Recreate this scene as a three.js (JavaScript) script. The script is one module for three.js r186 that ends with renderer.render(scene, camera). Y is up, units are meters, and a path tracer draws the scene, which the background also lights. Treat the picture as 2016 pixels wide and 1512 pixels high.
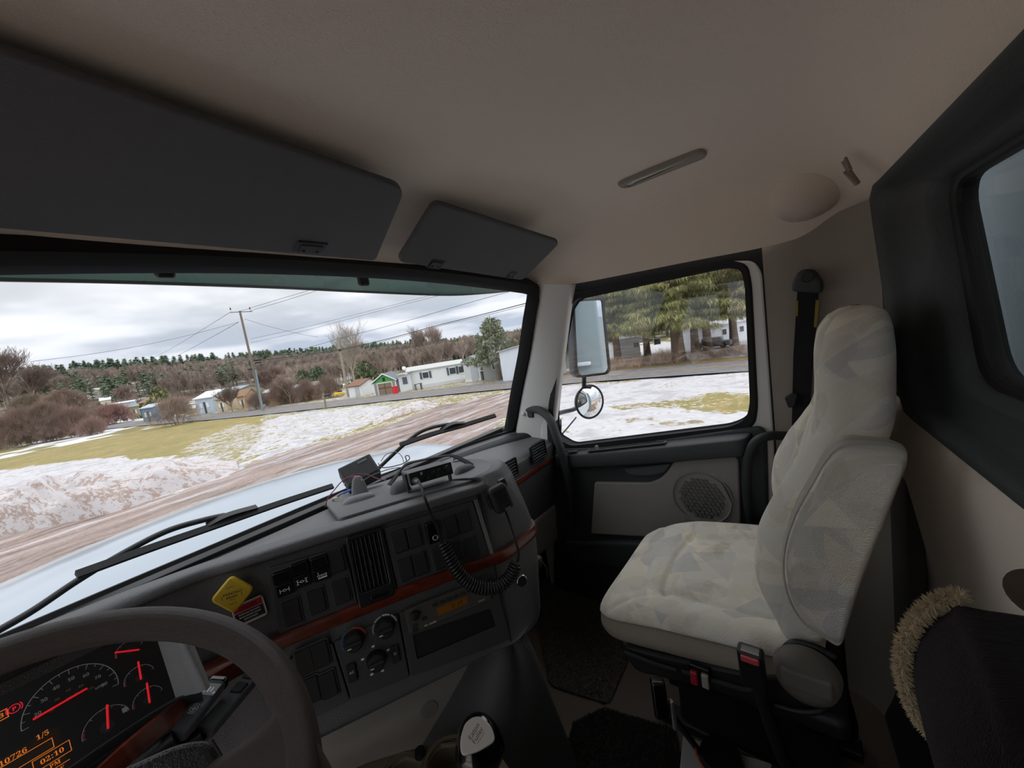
import * as THREE from 'three';
import { RoundedBoxGeometry } from 'three/addons/geometries/RoundedBoxGeometry.js';
import { mergeGeometries, mergeVertices } from 'three/addons/utils/BufferGeometryUtils.js';

// ---------------------------------------------------------------- camera, sky, light, exposure
const EYE = 2.4, FPX = 757;
const scene = new THREE.Scene();
const camera = new THREE.PerspectiveCamera(2 * Math.atan(756 / FPX) * 180 / Math.PI, 4 / 3, 0.02, 3000);
const camR = new THREE.Vector3(0.6055097, -0.14972223, 0.78162731), camU = new THREE.Vector3(0.18400034, 0.98187074, 0.04553819), camB = new THREE.Vector3(-0.77427507, 0.11624588, 0.6220812);
camera.position.set(0, EYE, 0);
camera.quaternion.setFromRotationMatrix(new THREE.Matrix4().makeBasis(camR, camU, camB));
scene.add(camera);
const renderer = new THREE.WebGLRenderer({ antialias: true });
renderer.toneMapping = THREE.LinearToneMapping;
renderer.toneMappingExposure = 1.62;
renderer.shadowMap.enabled = true;

// noise
function rng(seed) { let s = seed >>> 0; return () => { s = (s + 0x6D2B79F5) >>> 0; let t = s; t = Math.imul(t ^ (t >>> 15), t | 1); t ^= t + Math.imul(t ^ (t >>> 7), t | 61); return ((t ^ (t >>> 14)) >>> 0) / 4294967296; }; }
const LAT = (() => { const r = rng(77), a = new Float32Array(65536); for (let i = 0; i < 65536; i++) a[i] = r(); return a; })();
function vn(x, y) {
  const ix = Math.floor(x), iy = Math.floor(y); let fx = x - ix, fy = y - iy; fx = fx * fx * (3 - 2 * fx); fy = fy * fy * (3 - 2 * fy);
  const x0 = ix & 255, x1 = (ix + 1) & 255, y0 = (iy & 255) << 8, y1 = ((iy + 1) & 255) << 8;
  const a = LAT[y0 | x0], b = LAT[y0 | x1], c = LAT[y1 | x0], d = LAT[y1 | x1];
  return a + (b - a) * fx + (c - a) * fy + (a - b - c + d) * fx * fy;
}
function fbm(x, y, o = 4) { let s = 0, a = 0.5, n = 0; for (let i = 0; i < o; i++) { s += a * vn(x, y); n += a; a *= 0.5; x = x * 2.03 + 17.3; y = y * 2.03 + 9.1; } return s / n; }
const clamp = (x, a = 0, b = 1) => Math.min(b, Math.max(a, x)), lerp = (a, b, t) => a + (b - a) * t, sst = (a, b, x) => { const t = clamp((x - a) / (b - a)); return t * t * (3 - 2 * t); };

// overcast sky: brighter towards the zenith, streaked cloud deck, bluer low down
{
  const w = 2048, h = 1024, d = new Float32Array(w * h * 4);
  for (let j = 0; j < h; j++) {
    const el = ((j + 0.5) / h - 0.5) * Math.PI, s = Math.sin(el);
    for (let i = 0; i < w; i++) {
      const az = ((i + 0.5) / w - 0.5) * 2 * Math.PI, k = (j * w + i) * 4;
      const base = 0.585 * (1 + 2.4 * Math.max(0, s)) / 1.25;
      const pr = 1 / (Math.max(s, 0) + 0.07), px = Math.cos(az) * Math.cos(el) * pr, pz = Math.sin(az) * Math.cos(el) * pr;
      const c1 = fbm(px * 0.55 + 3, pz * 0.55 + 8, 6), c2 = fbm(px * 1.7 + 50, pz * 1.7 + 20, 5);
      const thick = sst(0.34, 0.66, c1 * 0.7 + c2 * 0.3);
      const lum = base * (0.72 + 0.42 * thick), low = sst(0.2, 0.0, s) * (1 - thick * 0.75);
      d[k] = lum * (0.985 - 0.24 * low - 0.05 * (1 - thick)); d[k + 1] = lum * (1.0 - 0.15 * low - 0.02 * (1 - thick)); d[k + 2] = lum * (1.04 + 0.02 * low); d[k + 3] = 1;
    }
  }
  const t = new THREE.DataTexture(d, w, h, THREE.RGBAFormat, THREE.FloatType);
  t.mapping = THREE.EquirectangularReflectionMapping; t.magFilter = THREE.LinearFilter; t.minFilter = THREE.LinearFilter; t.needsUpdate = true;
  scene.background = t; scene.environment = t;
}
// ---------------------------------------------------------------- helpers
// cab coordinates: x to the passenger side, y up from the driver's eye, z towards the bonnet (world: x, y + EYE, -z)
const W = (p) => new THREE.Vector3(p[0], p[1] + EYE, -p[2]);
const used = new Map();
function numbered(n) { const k = used.get(n) ?? 0; used.set(n, k + 1); return k ? n + '_' + String(k).padStart(3, '0') : n; }
const offs = new Map();
function prep(o) { o.traverse((m) => { if (m.isMesh) { m.castShadow = true; m.receiveShadow = true; } }); return o; }
// a Group at the thing's base
function thing(name, label, category, at = [0, 0, 0], group) {
  const o = new THREE.Group(); o.name = numbered(name); o.position.copy(W(at)); offs.set(o, o.position.clone());
  if (label) o.userData.label = label; if (category) o.userData.category = category; if (group) o.userData.group = group;
  scene.add(o); return o;
}
function struct(name, at = [0, 0, 0]) { const o = thing(name, null, null, at); o.userData.kind = 'structure'; return o; }
// geometry in world space -> a named Mesh under its parent
function add(name, geo, mat, parent, label) {
  const m = new THREE.Mesh(Array.isArray(geo) ? merge(geo) : geo, mat);
  if (parent) { m.name = name; const o = offs.get(parent); m.geometry.translate(-o.x, -o.y, -o.z); offs.set(m, o); parent.add(m); } else { m.name = numbered(name); scene.add(m); offs.set(m, new THREE.Vector3()); }
  if (label) m.userData.label = label;
  m.castShadow = m.receiveShadow = true;
  return m;
}
function tag(m, label, category, group, kind) { if (label) m.userData.label = label; if (category) m.userData.category = category; if (group) m.userData.group = group; if (kind) m.userData.kind = kind; return m; }
function merge(list) {
  return mergeGeometries(list.map((g) => { g = g.index ? g.toNonIndexed() : g; for (const k of Object.keys(g.attributes)) if (!['position', 'normal', 'uv'].includes(k)) g.deleteAttribute(k); if (!g.attributes.uv) g.setAttribute('uv', new THREE.BufferAttribute(new Float32Array(g.attributes.position.count * 2), 2)); return g; }));
}
// smooth surface from a function of (u, v) in 0..1; uv from the function's fourth and fifth numbers, else metres
function surf(fn, nu, nv, closedU = false) {
  const pos = [], uv = [], idx = [];
  for (let j = 0; j <= nv; j++) for (let i = 0; i <= nu; i++) { const c = fn(i / nu, j / nv), p = W(c); pos.push(p.x, p.y, p.z); uv.push(c[3] ?? i / nu, c[4] ?? j / nv); if (i < nu && j < nv) { const a = j * (nu + 1) + i, b = a + 1, d = a + nu + 1, e = d + 1; idx.push(a, b, d, b, e, d); } }
  const g = new THREE.BufferGeometry(); g.setAttribute('position', new THREE.Float32BufferAttribute(pos, 3)); g.setAttribute('uv', new THREE.Float32BufferAttribute(uv, 2)); g.setIndex(idx); g.computeVertexNormals();
  if (closedU) { const n = g.attributes.normal; for (let j = 0; j <= nv; j++) { const a = j * (nu + 1), b = a + nu, x = n.getX(a) + n.getX(b), y = n.getY(a) + n.getY(b), z = n.getZ(a) + n.getZ(b), l = Math.hypot(x, y, z) || 1; n.setXYZ(a, x / l, y / l, z / l); n.setXYZ(b, x / l, y / l, z / l); } }
  return g;
}
// photo pixel -> view ray in cab coordinates; at() meets it with a plane across one axis
function ray(px, py) { const v = camR.clone().multiplyScalar((px - 1008) / FPX).addScaledVector(camU, -(py - 756) / FPX).sub(camB); return [v.x, v.y, -v.z]; }
function at(px, py, axis, val) { const r = ray(px, py), i = 'xyz'.indexOf(axis), s = val / r[i]; return [r[0] * s, r[1] * s, r[2] * s]; }
const sgnp = (x, e) => Math.sign(x) * Math.pow(Math.abs(x), e);
const cr = (a, b, c, d, t) => 0.5 * (2 * b + (c - a) * t + (2 * a - 5 * b + 4 * c - d) * t * t + (3 * b - a - 3 * c + d) * t * t * t);
function spline(pts, t, closed) {
  const n = pts.length, m = closed ? n : n - 1, s = clamp(t, 0, 1) * m, i = Math.min(Math.floor(s), m - 1), f = s - i;
  const g = (k) => (closed ? pts[((k % n) + n) % n] : k < 0 ? pts[0].map((v, c) => 2 * v - pts[1][c]) : k >= n ? pts[n - 1].map((v, c) => 2 * v - pts[n - 2][c]) : pts[k]);
  const a = g(i - 1), b = g(i), c = g(i + 1), d = g(i + 2);
  return b.map((_, k) => cr(a[k], b[k], c[k], d[k], f));
}
// smooth surface through rows of cab points
function loft(rows, nu = 24, nv = 24, closedU = false, closedV = false, uvs = 1) {
  const pos = [], uv = [], idx = [], grid = [];
  for (let j = 0; j <= nv; j++) {
    const col = []; for (let i = 0; i < rows[0].length; i++) col.push(spline(rows.map((r) => r[i]), j / nv, closedV));
    const line = []; for (let i = 0; i <= nu; i++) line.push(spline(col, i / nu, closedU)); grid.push(line);
  }
  const D = (a, b) => Math.hypot(a[0] - b[0], a[1] - b[1], a[2] - b[2]);
  for (let j = 0; j <= nv; j++) for (let i = 0; i <= nu; i++) {
    const p = W(grid[j][i]); pos.push(p.x, p.y, p.z);
    const u = i ? uv[uv.length - 2] + D(grid[j][i], grid[j][i - 1]) * uvs : 0, v = j ? uv[((j - 1) * (nu + 1) + i) * 2 + 1] + D(grid[j][i], grid[j - 1][i]) * uvs : 0; uv.push(u, v);
    if (i < nu && j < nv) { const a = j * (nu + 1) + i, b = a + 1, c = a + nu + 1, d = c + 1; idx.push(a, b, c, b, d, c); }
  }
  const g = new THREE.BufferGeometry(); g.setAttribute('position', new THREE.Float32BufferAttribute(pos, 3)); g.setAttribute('uv', new THREE.Float32BufferAttribute(uv, 2)); g.setIndex(idx);
  g.computeVertexNormals();
  const n = g.attributes.normal, fix = (a, b) => { const x = n.getX(a) + n.getX(b), y = n.getY(a) + n.getY(b), z = n.getZ(a) + n.getZ(b), l = Math.hypot(x, y, z) || 1; n.setXYZ(a, x / l, y / l, z / l); n.setXYZ(b, x / l, y / l, z / l); };
  if (closedU) for (let j = 0; j <= nv; j++) fix(j * (nu + 1), j * (nu + 1) + nu);
  if (closedV) for (let i = 0; i <= nu; i++) fix(i, nv * (nu + 1) + i);
  return g;
}
// a local frame: x = u, y = v, z = towards the viewer; o, u, v in cab coordinates
class Frame {
  constructor(o, u, v) {
    this.o = W(o); this.u = new THREE.Vector3(u[0], u[1], -u[2]).normalize(); this.v = new THREE.Vector3(v[0], v[1], -v[2]); this.v.addScaledVector(this.u, -this.v.dot(this.u)).normalize();
    this.n = new THREE.Vector3().crossVectors(this.u, this.v); this.m = new THREE.Matrix4().makeBasis(this.u, this.v, this.n).setPosition(this.o);
  }
  px(x, y, off = 0) { // photo pixel -> [u, v] on the plane lifted by off
    const r = ray(x, y), d = new THREE.Vector3(r[0], r[1], -r[2]), e = new THREE.Vector3(0, EYE, 0), o = this.o.clone().addScaledVector(this.n, off);
    const s = o.clone().sub(e).dot(this.n) / d.dot(this.n), p = e.addScaledVector(d, s).sub(o); return [p.dot(this.u), p.dot(this.v)];
  }
  pts(list, off = 0) { return list.map((p) => this.px(p[0], p[1], off)); }
  g(geo) { return geo.applyMatrix4(this.m); }
  cab(u, v, n = 0) { const p = this.o.clone().addScaledVector(this.u, u).addScaledVector(this.v, v).addScaledVector(this.n, n); return [p.x, p.y - EYE, -p.z]; }
  sub(u, v, n = 0, turn = 0, tilt = 0) { // a frame lying on this one
    const f = Object.create(Frame.prototype); const m = this.m.clone().multiply(new THREE.Matrix4().makeTranslation(u, v, n)).multiply(new THREE.Matrix4().makeRotationZ(turn)).multiply(new THREE.Matrix4().makeRotationX(tilt));
    f.m = m; f.u = new THREE.Vector3(); f.v = new THREE.Vector3(); f.n = new THREE.Vector3(); m.extractBasis(f.u, f.v, f.n); f.o = new THREE.Vector3().setFromMatrixPosition(m); return f;
  }
}
function shapeOf(pts, smooth = 0) { // closed outline; smooth > 0 rounds the corners by that radius
  const s = new THREE.Shape(), n = pts.length;
  if (!smooth) { pts.forEach((p, i) => (i ? s.lineTo(p[0], p[1]) : s.moveTo(p[0], p[1]))); s.closePath(); return s; }
  for (let i = 0; i < n; i++) {
    const a = pts[(i + n - 1) % n], b = pts[i], c = pts[(i + 1) % n], la = Math.hypot(a[0] - b[0], a[1] - b[1]), lc = Math.hypot(c[0] - b[0], c[1] - b[1]), r = Math.min(b[2] ?? smooth, la * 0.45, lc * 0.45);
    const p = [b[0] + (a[0] - b[0]) / la * r, b[1] + (a[1] - b[1]) / la * r], q = [b[0] + (c[0] - b[0]) / lc * r, b[1] + (c[1] - b[1]) / lc * r];
    if (i) s.lineTo(p[0], p[1]); else s.moveTo(p[0], p[1]);
    s.quadraticCurveTo(b[0], b[1], q[0], q[1]);
  }
  s.closePath(); return s;
}
function holeOf(pts, smooth = 0) { return new THREE.Path(shapeOf(pts, smooth).getPoints(6)); }
function rect(w, h, cx = 0, cy = 0) { return [[cx - w / 2, cy - h / 2], [cx + w / 2, cy - h / 2], [cx + w / 2, cy + h / 2], [cx - w / 2, cy + h / 2]]; }
// a plate from z0 to z1 with a small bevel
function plate(shape, z0, z1, bev = 0.001, seg = 2, curve = 8) {
  const d = z1 - z0, b = Math.min(bev, d * 0.45), g = new THREE.ExtrudeGeometry(shape, { depth: Math.max(d - 2 * b, 1e-5), bevelEnabled: b > 0, bevelThickness: b, bevelSize: b, bevelOffset: -b, bevelSegments: seg, curveSegments: curve });
  g.translate(0, 0, z0 + b); return g;
}
function fbox(f, u, v, n, w, h, d, r = 0.002, seg = 2) { return new RoundedBoxGeometry(w, h, d, seg, Math.min(r, w * 0.49, h * 0.49, d * 0.49)).translate(u, v, n + d / 2).applyMatrix4(f.m); }
function box(c, s, r = 0.004, seg = 2) { const g = new RoundedBoxGeometry(s[0], s[1], s[2], seg, Math.min(r, s[0] * 0.49, s[1] * 0.49, s[2] * 0.49)), p = W(c); return g.translate(p.x, p.y, p.z); }
function tube(pts, r, seg = 48, rad = 10, closed = false) { // round bar along cab points, with rounded ends
  const c = new THREE.CatmullRomCurve3(pts.map(W), closed, 'centripetal'), g = new THREE.TubeGeometry(c, seg, r, rad, closed);
  if (closed) return g;
  const a = new THREE.SphereGeometry(r, rad, 6).translate(...c.getPoint(0).toArray()), b = new THREE.SphereGeometry(r, rad, 6).translate(...c.getPoint(1).toArray());
  return merge([g, a, b]);
}
function bar(a, b, r0, r1 = r0, rad = 8) { // tapered straight bar between two world points
  const d = b.clone().sub(a), l = d.length(), g = new THREE.CylinderGeometry(r1, r0, l, rad, 1); g.translate(0, l / 2, 0);
  g.applyQuaternion(new THREE.Quaternion().setFromUnitVectors(new THREE.Vector3(0, 1, 0), d.normalize())); return g.translate(a.x, a.y, a.z);
}
// sweep a flat section [[a, b] ...] along a path in cab points; a runs sideways (path x up), b runs up
function sweep(path, section, up = [0, 1, 0], closed = false, steps = 0) {
  const P = steps ? Array.from({ length: steps + (closed ? 0 : 1) }, (_, i) => W(spline(path, i / steps, closed))) : path.map(W), U = new THREE.Vector3(up[0], up[1], -up[2]), n = P.length, m = section.length, pos = [], idx = [], uv = [];
  let len = 0;
  for (let i = 0; i < n; i++) {
    const a = P[closed ? (i + n - 1) % n : Math.max(0, i - 1)], b = P[closed ? (i + 1) % n : Math.min(n - 1, i + 1)], t = b.clone().sub(a).normalize(), s = new THREE.Vector3().crossVectors(t, U).normalize(), v = new THREE.Vector3().crossVectors(s, t);
    if (i) len += P[i].distanceTo(P[i - 1]);
    section.forEach((q, k) => { const p = P[i].clone().addScaledVector(s, q[0]).addScaledVector(v, q[1]); pos.push(p.x, p.y, p.z); uv.push(len, k * 0.01); });
  }
  const N = closed ? n : n - 1;
  for (let i = 0; i < N; i++) for (let k = 0; k < m; k++) { const a = i * m + k, b = i * m + (k + 1) % m, c = ((i + 1) % n) * m + k, d = ((i + 1) % n) * m + (k + 1) % m; idx.push(a, c, b, b, c, d); }
  if (!closed) for (let k = 1; k < m - 1; k++) { idx.push(0, k, k + 1); const o = (n - 1) * m; idx.push(o, o + k + 1, o + k); }
  let g = new THREE.BufferGeometry(); g.setAttribute('position', new THREE.Float32BufferAttribute(pos, 3)); g.setAttribute('uv', new THREE.Float32BufferAttribute(uv, 2)); g.setIndex(idx);
  g.computeVertexNormals(); return creased(g, 0.7);
}
function creased(g, angle = 0.6) { // flat across sharp edges, smooth across shallow ones
  const p = g.index ? g.toNonIndexed() : g.clone(), n = p.attributes.position.count, P = p.attributes.position, fn = [], key = new Map(), a = new THREE.Vector3(), b = new THREE.Vector3(), c = new THREE.Vector3();
  for (let i = 0; i < n; i += 3) { a.fromBufferAttribute(P, i); b.fromBufferAttribute(P, i + 1); c.fromBufferAttribute(P, i + 2); const f = b.sub(a).cross(c.sub(a)); fn.push(f.clone()); }
  const kk = (i) => Math.round(P.getX(i) * 2e4) + '_' + Math.round(P.getY(i) * 2e4) + '_' + Math.round(P.getZ(i) * 2e4);
  for (let i = 0; i < n; i++) { const k = kk(i); if (!key.has(k)) key.set(k, []); key.get(k).push(i); }
  const N = new Float32Array(n * 3), ca = Math.cos(angle), un = fn.map((f) => f.clone().normalize());
  for (const l of key.values()) for (const i of l) { const f = un[Math.floor(i / 3)], s = new THREE.Vector3(); for (const j of l) { const h = Math.floor(j / 3); if (un[h].dot(f) > ca) s.add(fn[h]); } s.normalize(); N.set([s.x, s.y, s.z], i * 3); }
  p.setAttribute('normal', new THREE.BufferAttribute(N, 3)); return p;
}

// ---------------------------------------------------------------- materials
function dataTex(w, h, fn, srgb, rx = 1, ry = 1) {
  const d = new Uint8Array(w * h * 4); for (let j = 0; j < h; j++) for (let i = 0; i < w; i++) { const c = fn(i / w, j / h, i, j), k = (j * w + i) * 4; if (typeof c === 'number') { d[k] = d[k + 1] = d[k + 2] = clamp(c) * 255; } else { d[k] = clamp(c[0]) * 255; d[k + 1] = clamp(c[1]) * 255; d[k + 2] = clamp(c[2]) * 255; } d[k + 3] = 255; }
  const t = new THREE.DataTexture(d, w, h); t.wrapS = t.wrapT = THREE.RepeatWrapping; t.magFilter = THREE.LinearFilter; t.minFilter = THREE.LinearMipmapLinearFilter; t.generateMipmaps = true; t.repeat.set(rx, ry); if (srgb) t.colorSpace = THREE.SRGBColorSpace; t.needsUpdate = true; return t;
}
function canvasTex(w, h, draw) {
  const c = document.createElement('canvas'); c.width = w; c.height = h; const x = c.getContext('2d'); draw(x, w, h);
  const t = new THREE.CanvasTexture(c); t.colorSpace = THREE.SRGBColorSpace; t.magFilter = THREE.LinearFilter; t.anisotropy = 8; return t;
}
// wrap-around noise for tiles
const tvn = (u, v, n) => { const x = u * n, y = v * n, ix = Math.floor(x), iy = Math.floor(y); let fx = x - ix, fy = y - iy; fx = fx * fx * (3 - 2 * fx); fy = fy * fy * (3 - 2 * fy); const L = (a, b) => LAT[((((b % n) + n) % n) * 37 + n * 911 & 255) << 8 | (((a % n) + n) % n) & 255]; return lerp(lerp(L(ix, iy), L(ix + 1, iy), fx), lerp(L(ix, iy + 1), L(ix + 1, iy + 1), fx), fy); };
const grain = dataTex(256, 256, (u, v) => { const a = tvn(u, v, 96), b = tvn(u + 0.3, v, 48); return 0.5 + (a - 0.5) * 0.7 + (b - 0.5) * 0.5; }, false, 14, 14); // leather-like plastic grain, uv in metres
const cloudy = dataTex(256, 256, (u, v) => { const a = 0.5 * tvn(u, v, 4) + 0.3 * tvn(u, v, 9) + 0.2 * tvn(u, v, 40); return 0.86 + 0.28 * (a - 0.5); }, false, 1.2, 1.2);
const C = (h) => new THREE.Color(h), C_ = C;
function plastic(hex, rough = 0.6, bump = 0.0006, extra = {}) { return new THREE.MeshStandardMaterial({ color: C(hex), roughness: rough, bumpMap: bump ? grain : null, bumpScale: bump, side: THREE.DoubleSide, ...extra }); }
const M = {
  slat: plastic('#5f6264', 0.5, 0), dash: new THREE.MeshPhysicalMaterial({ color: C('#525254'), roughness: 0.42, bumpMap: grain, bumpScale: 0.0005, sheen: 0.55, sheenRoughness: 0.45, sheenColor: C('#c8c8c6'), side: THREE.DoubleSide }), panel: plastic('#3e3f42', 0.5, 0.0004), black: plastic('#161718', 0.5, 0), rubber: plastic('#101112', 0.7, 0), gloss: plastic('#0b0c0d', 0.18, 0), sw: plastic('#191a1c', 0.33, 0.0002),
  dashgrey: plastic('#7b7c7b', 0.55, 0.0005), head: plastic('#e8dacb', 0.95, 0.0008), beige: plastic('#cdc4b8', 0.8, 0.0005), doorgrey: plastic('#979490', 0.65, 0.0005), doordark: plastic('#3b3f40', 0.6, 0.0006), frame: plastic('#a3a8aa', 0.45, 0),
  visor: plastic('#58585a', 0.8, 0.0008), metal: new THREE.MeshStandardMaterial({ color: C('#b9bbbd'), metalness: 0.9, roughness: 0.3 }), chrome: new THREE.MeshStandardMaterial({ color: C('#e2e2e2'), metalness: 1, roughness: 0.08 }), mirror: new THREE.MeshStandardMaterial({ color: C('#eef2f2'), metalness: 1, roughness: 0.0 }),
  glass: new THREE.MeshPhysicalMaterial({ color: C('#ffffff'), roughness: 0, transmission: 1, thickness: 0, ior: 1.45, side: THREE.DoubleSide }),
  pale: plastic('#dddcd8', 0.5, 0), white: plastic('#e9edf2', 0.35, 0), print: plastic('#e8e8e4', 0.5, 0), red: plastic('#b3202a', 0.4, 0), redneedle: plastic('#e0303c', 0.45, 0),
};
// ---------------------------------------------------------------- the cab shell
const GY = -1.25; // cab floor
const wsBase = (x) => { const d = x - 0.5; return [x, -0.47 + 0.03 * sst(0.3, -0.6, x - 0.1) * 1 + 0.008 * d * d, 1.42 - 0.2 * d * d]; };
const wsTop = (x) => { const d = x - 0.5; return [x, 0.274 - 0.1 * d * d, 1.0 - 0.14 * d * d]; };
{ // headliner
  const xs = [-0.42, -0.36, -0.25, -0.02, 0.3, 0.5, 0.7, 1.02, 1.25, 1.36, 1.42], side = [1, 0.62, 0.2, 0.02, 0, 0, 0, 0.02, 0.2, 0.62, 1];
  const row = (z, y, low) => xs.map((x, i) => [x, lerp(y, low, side[i]), z]);
  const rows = [
    xs.map((x) => { const t = wsTop(lerp(0.5, x, 0.93)); return [lerp(0.5, x, 0.97), t[1] - 0.012, t[2]]; }),
    row(0.93, 0.295, 0.19), row(0.84, 0.335, 0.185), row(0.7, 0.385, 0.175), row(0.5, 0.41, 0.168), row(0.3, 0.415, 0.162), row(0.12, 0.405, 0.155), row(0.0, 0.375, 0.16), row(-0.08, 0.32, 0.178), row(-0.135, 0.245, 0.188), row(-0.16, 0.195, 0.19)];
  for (const r of rows) for (const p of r) p[2] -= 0.085 * (1.1 - p[0]) * sst(0.14, -0.12, p[2]);
  const s = struct('ceiling', [0.5, 0.4, 0.4]);
  add('headliner', loft(rows, 60, 60), M.head, s, 'warm grey moulded headliner');
  // swelling in the rear passenger corner
  const bp = at(1575, 345, 'x', 1.34), e = new THREE.SphereGeometry(1, 40, 28); e.scale(0.10, 0.17, 0.11); e.rotateZ(-0.5).rotateX(0.5); e.translate(...W([bp[0] + 0.08, bp[1] + 0.035, bp[2] - 0.04]).toArray()); add('corner_swelling', e, M.head, s);
  for (const [px, py] of [[1055, 403], [1425, 244]]) { const r = ray(px, py), p = [r[0] * 0.405 / r[1], 0.405, r[2] * 0.405 / r[1]]; const g = new THREE.SphereGeometry(0.014, 20, 12); g.scale(1, 0.45, 1); g.translate(...W([p[0], p[1] + 0.0, p[2]]).toArray()); add('trim_button', g, M.beige, s); }
  add('roof_shell', [box([0.5, 0.49, 0.4], [2.06, 0.05, 1.36], 0.02), box([0.5, 0.36, 1.0], [1.5, 0.06, 0.06], 0.02)], M.white, s);
}
// rear wall with its window
const RW = new Frame([0.5, 0, -0.15], [-1, 0, 0], [0, 1, 0]);
{
  const s = struct('wall_back', [0.5, GY, -0.15]);
  const ring = (ht, hb, y0, y1, z, r) => { const sh = shapeOf([[-hb, y0], [hb, y0], [ht, y1], [-ht, y1]], r).getSpacedPoints(80); return sh.slice(0, 80).map((p) => [0.5 - p.x, p.y, z]); };
  const rings = [ring(0.76, 0.55, -0.262, 0.215, -0.128, 0.03), ring(0.745, 0.54, -0.254, 0.205, -0.12, 0.04), ring(0.70, 0.50, -0.238, 0.192, -0.122, 0.05), ring(0.66, 0.47, -0.226, 0.182, -0.145, 0.05), ring(0.54, 0.42, -0.195, 0.165, -0.15, 0.05), ring(0.515, 0.395, -0.183, 0.156, -0.152, 0.05), ring(0.5, 0.38, -0.175, 0.15, -0.165, 0.05), ring(0.49, 0.37, -0.17, 0.147, -0.19, 0.05)];
  add('window_surround', loft(rings, 79, 32, true), M.doordark, s, 'dark moulded surround of the rear window');
  const lower = loft([[-0.5, 0, 0.5, 1.0, 1.3, 1.42].map((x) => [x, -0.245, -0.135]), [-0.5, 0, 0.5, 1.0, 1.3, 1.42].map((x) => [x, -0.31, -0.125]), [-0.5, 0, 0.5, 1.0, 1.3, 1.42].map((x) => [x, -0.5, -0.16]), [-0.5, 0, 0.5, 1.0, 1.3, 1.42].map((x) => [x, -0.68, -0.19]), [-0.5, 0, 0.5, 1.0, 1.3, 1.42].map((x) => [x, -0.76, -0.195]), [-0.5, 0, 0.5, 1.0, 1.3, 1.42].map((x) => [x, -0.78, -0.21])], 20, 30);
  add('painted_shade_panel', loft([[-0.74, -0.185], [-0.8, -0.165], [-1.1, -0.15], [GY, -0.13]].map(([y, z]) => [-0.5, 0.5, 1.0, 1.42].map((x) => [x, y, z])), 12, 12), plastic('#2a2624', 0.9, 0.001), s);  // dark sheet paints in the shade low behind the seat
  add('lower_panel', lower, M.head, s, 'beige lower panel');
  add('side_panel', [box([1.32, -0.5, -0.165], [0.3, 1.5, 0.03]), box([-0.32, -0.5, -0.165], [0.3, 1.5, 0.03]), box([0.5, -0.75, -0.205], [1.9, 1.0, 0.02])], plastic('#4a4642', 0.85, 0.0005), s);
  const outer = shapeOf(rect(2.06, 1.75, 0, -0.43), 0.05); outer.holes.push(holeOf([[-0.40, -0.19], [0.40, -0.19], [0.53, 0.165], [-0.53, 0.165]], 0.05)); add('steel_skin', RW.g(plate(outer, -0.062, -0.05)), M.white, s);
  const w = struct('window_2', [0.5, -0.01, -0.19]), tz = (ht, hb, y0, y1) => [[-hb, y0], [hb, y0], [ht, y1], [-ht, y1]];
  const gs = shapeOf(tz(0.51, 0.39, -0.182, 0.16), 0.05); gs.holes.push(holeOf(tz(0.474, 0.352, -0.158, 0.138), 0.05)); add('gasket', RW.g(plate(gs, -0.05, -0.022, 0.008)), M.rubber, w);
  add('glass', RW.g(plate(shapeOf(tz(0.49, 0.37, -0.17, 0.15), 0.05), -0.04, -0.035, 0)), M.glass, w);
}
{ // the rear wall stands slightly askew to the dash
  const sk = new THREE.Matrix4().set(1, 0, 0, 0, 0, 1, 0, 0, -0.085, 0, 1, 0.0935, 0, 0, 0, 1); for (const o of scene.children) if (/^(wall_back|window_2)/.test(o.name)) { const k = offs.get(o), a = new THREE.Matrix4().makeTranslation(k.x, k.y, k.z), b = a.clone().invert(); for (const m of o.children) m.geometry.applyMatrix4(b.clone().multiply(sk).multiply(a)); }
}
// windshield
{
  const w = struct('window_1', [0.5, -0.47, 1.42]);
  const xs = [-0.46, -0.3, 0, 0.25, 0.5, 0.75, 1.0, 1.3, 1.46], rows = [0, 0.25, 0.5, 0.75, 1].map((t) => xs.map((x) => { const b = wsBase(x), c = wsTop(lerp(0.5, x, 0.89)); return [lerp(b[0], c[0], t), lerp(b[1] - 0.02, c[1] + 0.02, t), lerp(b[2], c[2], t) + 0.02 * Math.sin(t * Math.PI)]; }));
  add('glass', loft(rows, 40, 20), M.glass, w);
  const edge = []; for (let i = 0; i <= 20; i++) { const x = lerp(-0.46, 1.44, i / 20), p = wsBase(x); edge.push([p[0], p[1] - 0.012, p[2] - 0.01]); }
  const side = [[1.462, -0.44, 1.225], [1.448, -0.38, 1.19], [1.432, -0.25, 1.125], [1.405, -0.08, 1.03], [1.378, 0.07, 0.955], [1.36, 0.15, 0.91], [1.34, 0.185, 0.895]];
  const top = []; for (let i = 0; i <= 20; i++) { const x = lerp(1.31, -0.31, i / 20), p = wsTop(x); top.push([p[0], p[1] - 0.008, p[2] - 0.002]); }
  const left = side.map((p) => [1 - p[0], p[1], p[2]]).reverse();
  add('defroster_strip', loft([-0.46, -0.2, 0.1, 0.5, 0.9, 1.2, 1.45].map((x) => { const b = wsBase(x); return [[x, b[1] - 0.01, b[2] + 0.02], [x, b[1] - 0.004, b[2] - 0.04], [x, b[1] + 0.002, b[2] - 0.13], [x, b[1] - 0.03, b[2] - 0.17]]; }), 12, 40), M.rubber, w);
  add('gasket', [sweep([...edge, ...side, ...top, ...left], [[-0.018, -0.026], [0.018, -0.026], [0.022, 0.0], [0.016, 0.026], [-0.016, 0.026], [-0.022, 0]], [0, 0.5, -1], true)], M.rubber, w, 'black rubber windscreen seal');
}
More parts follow.
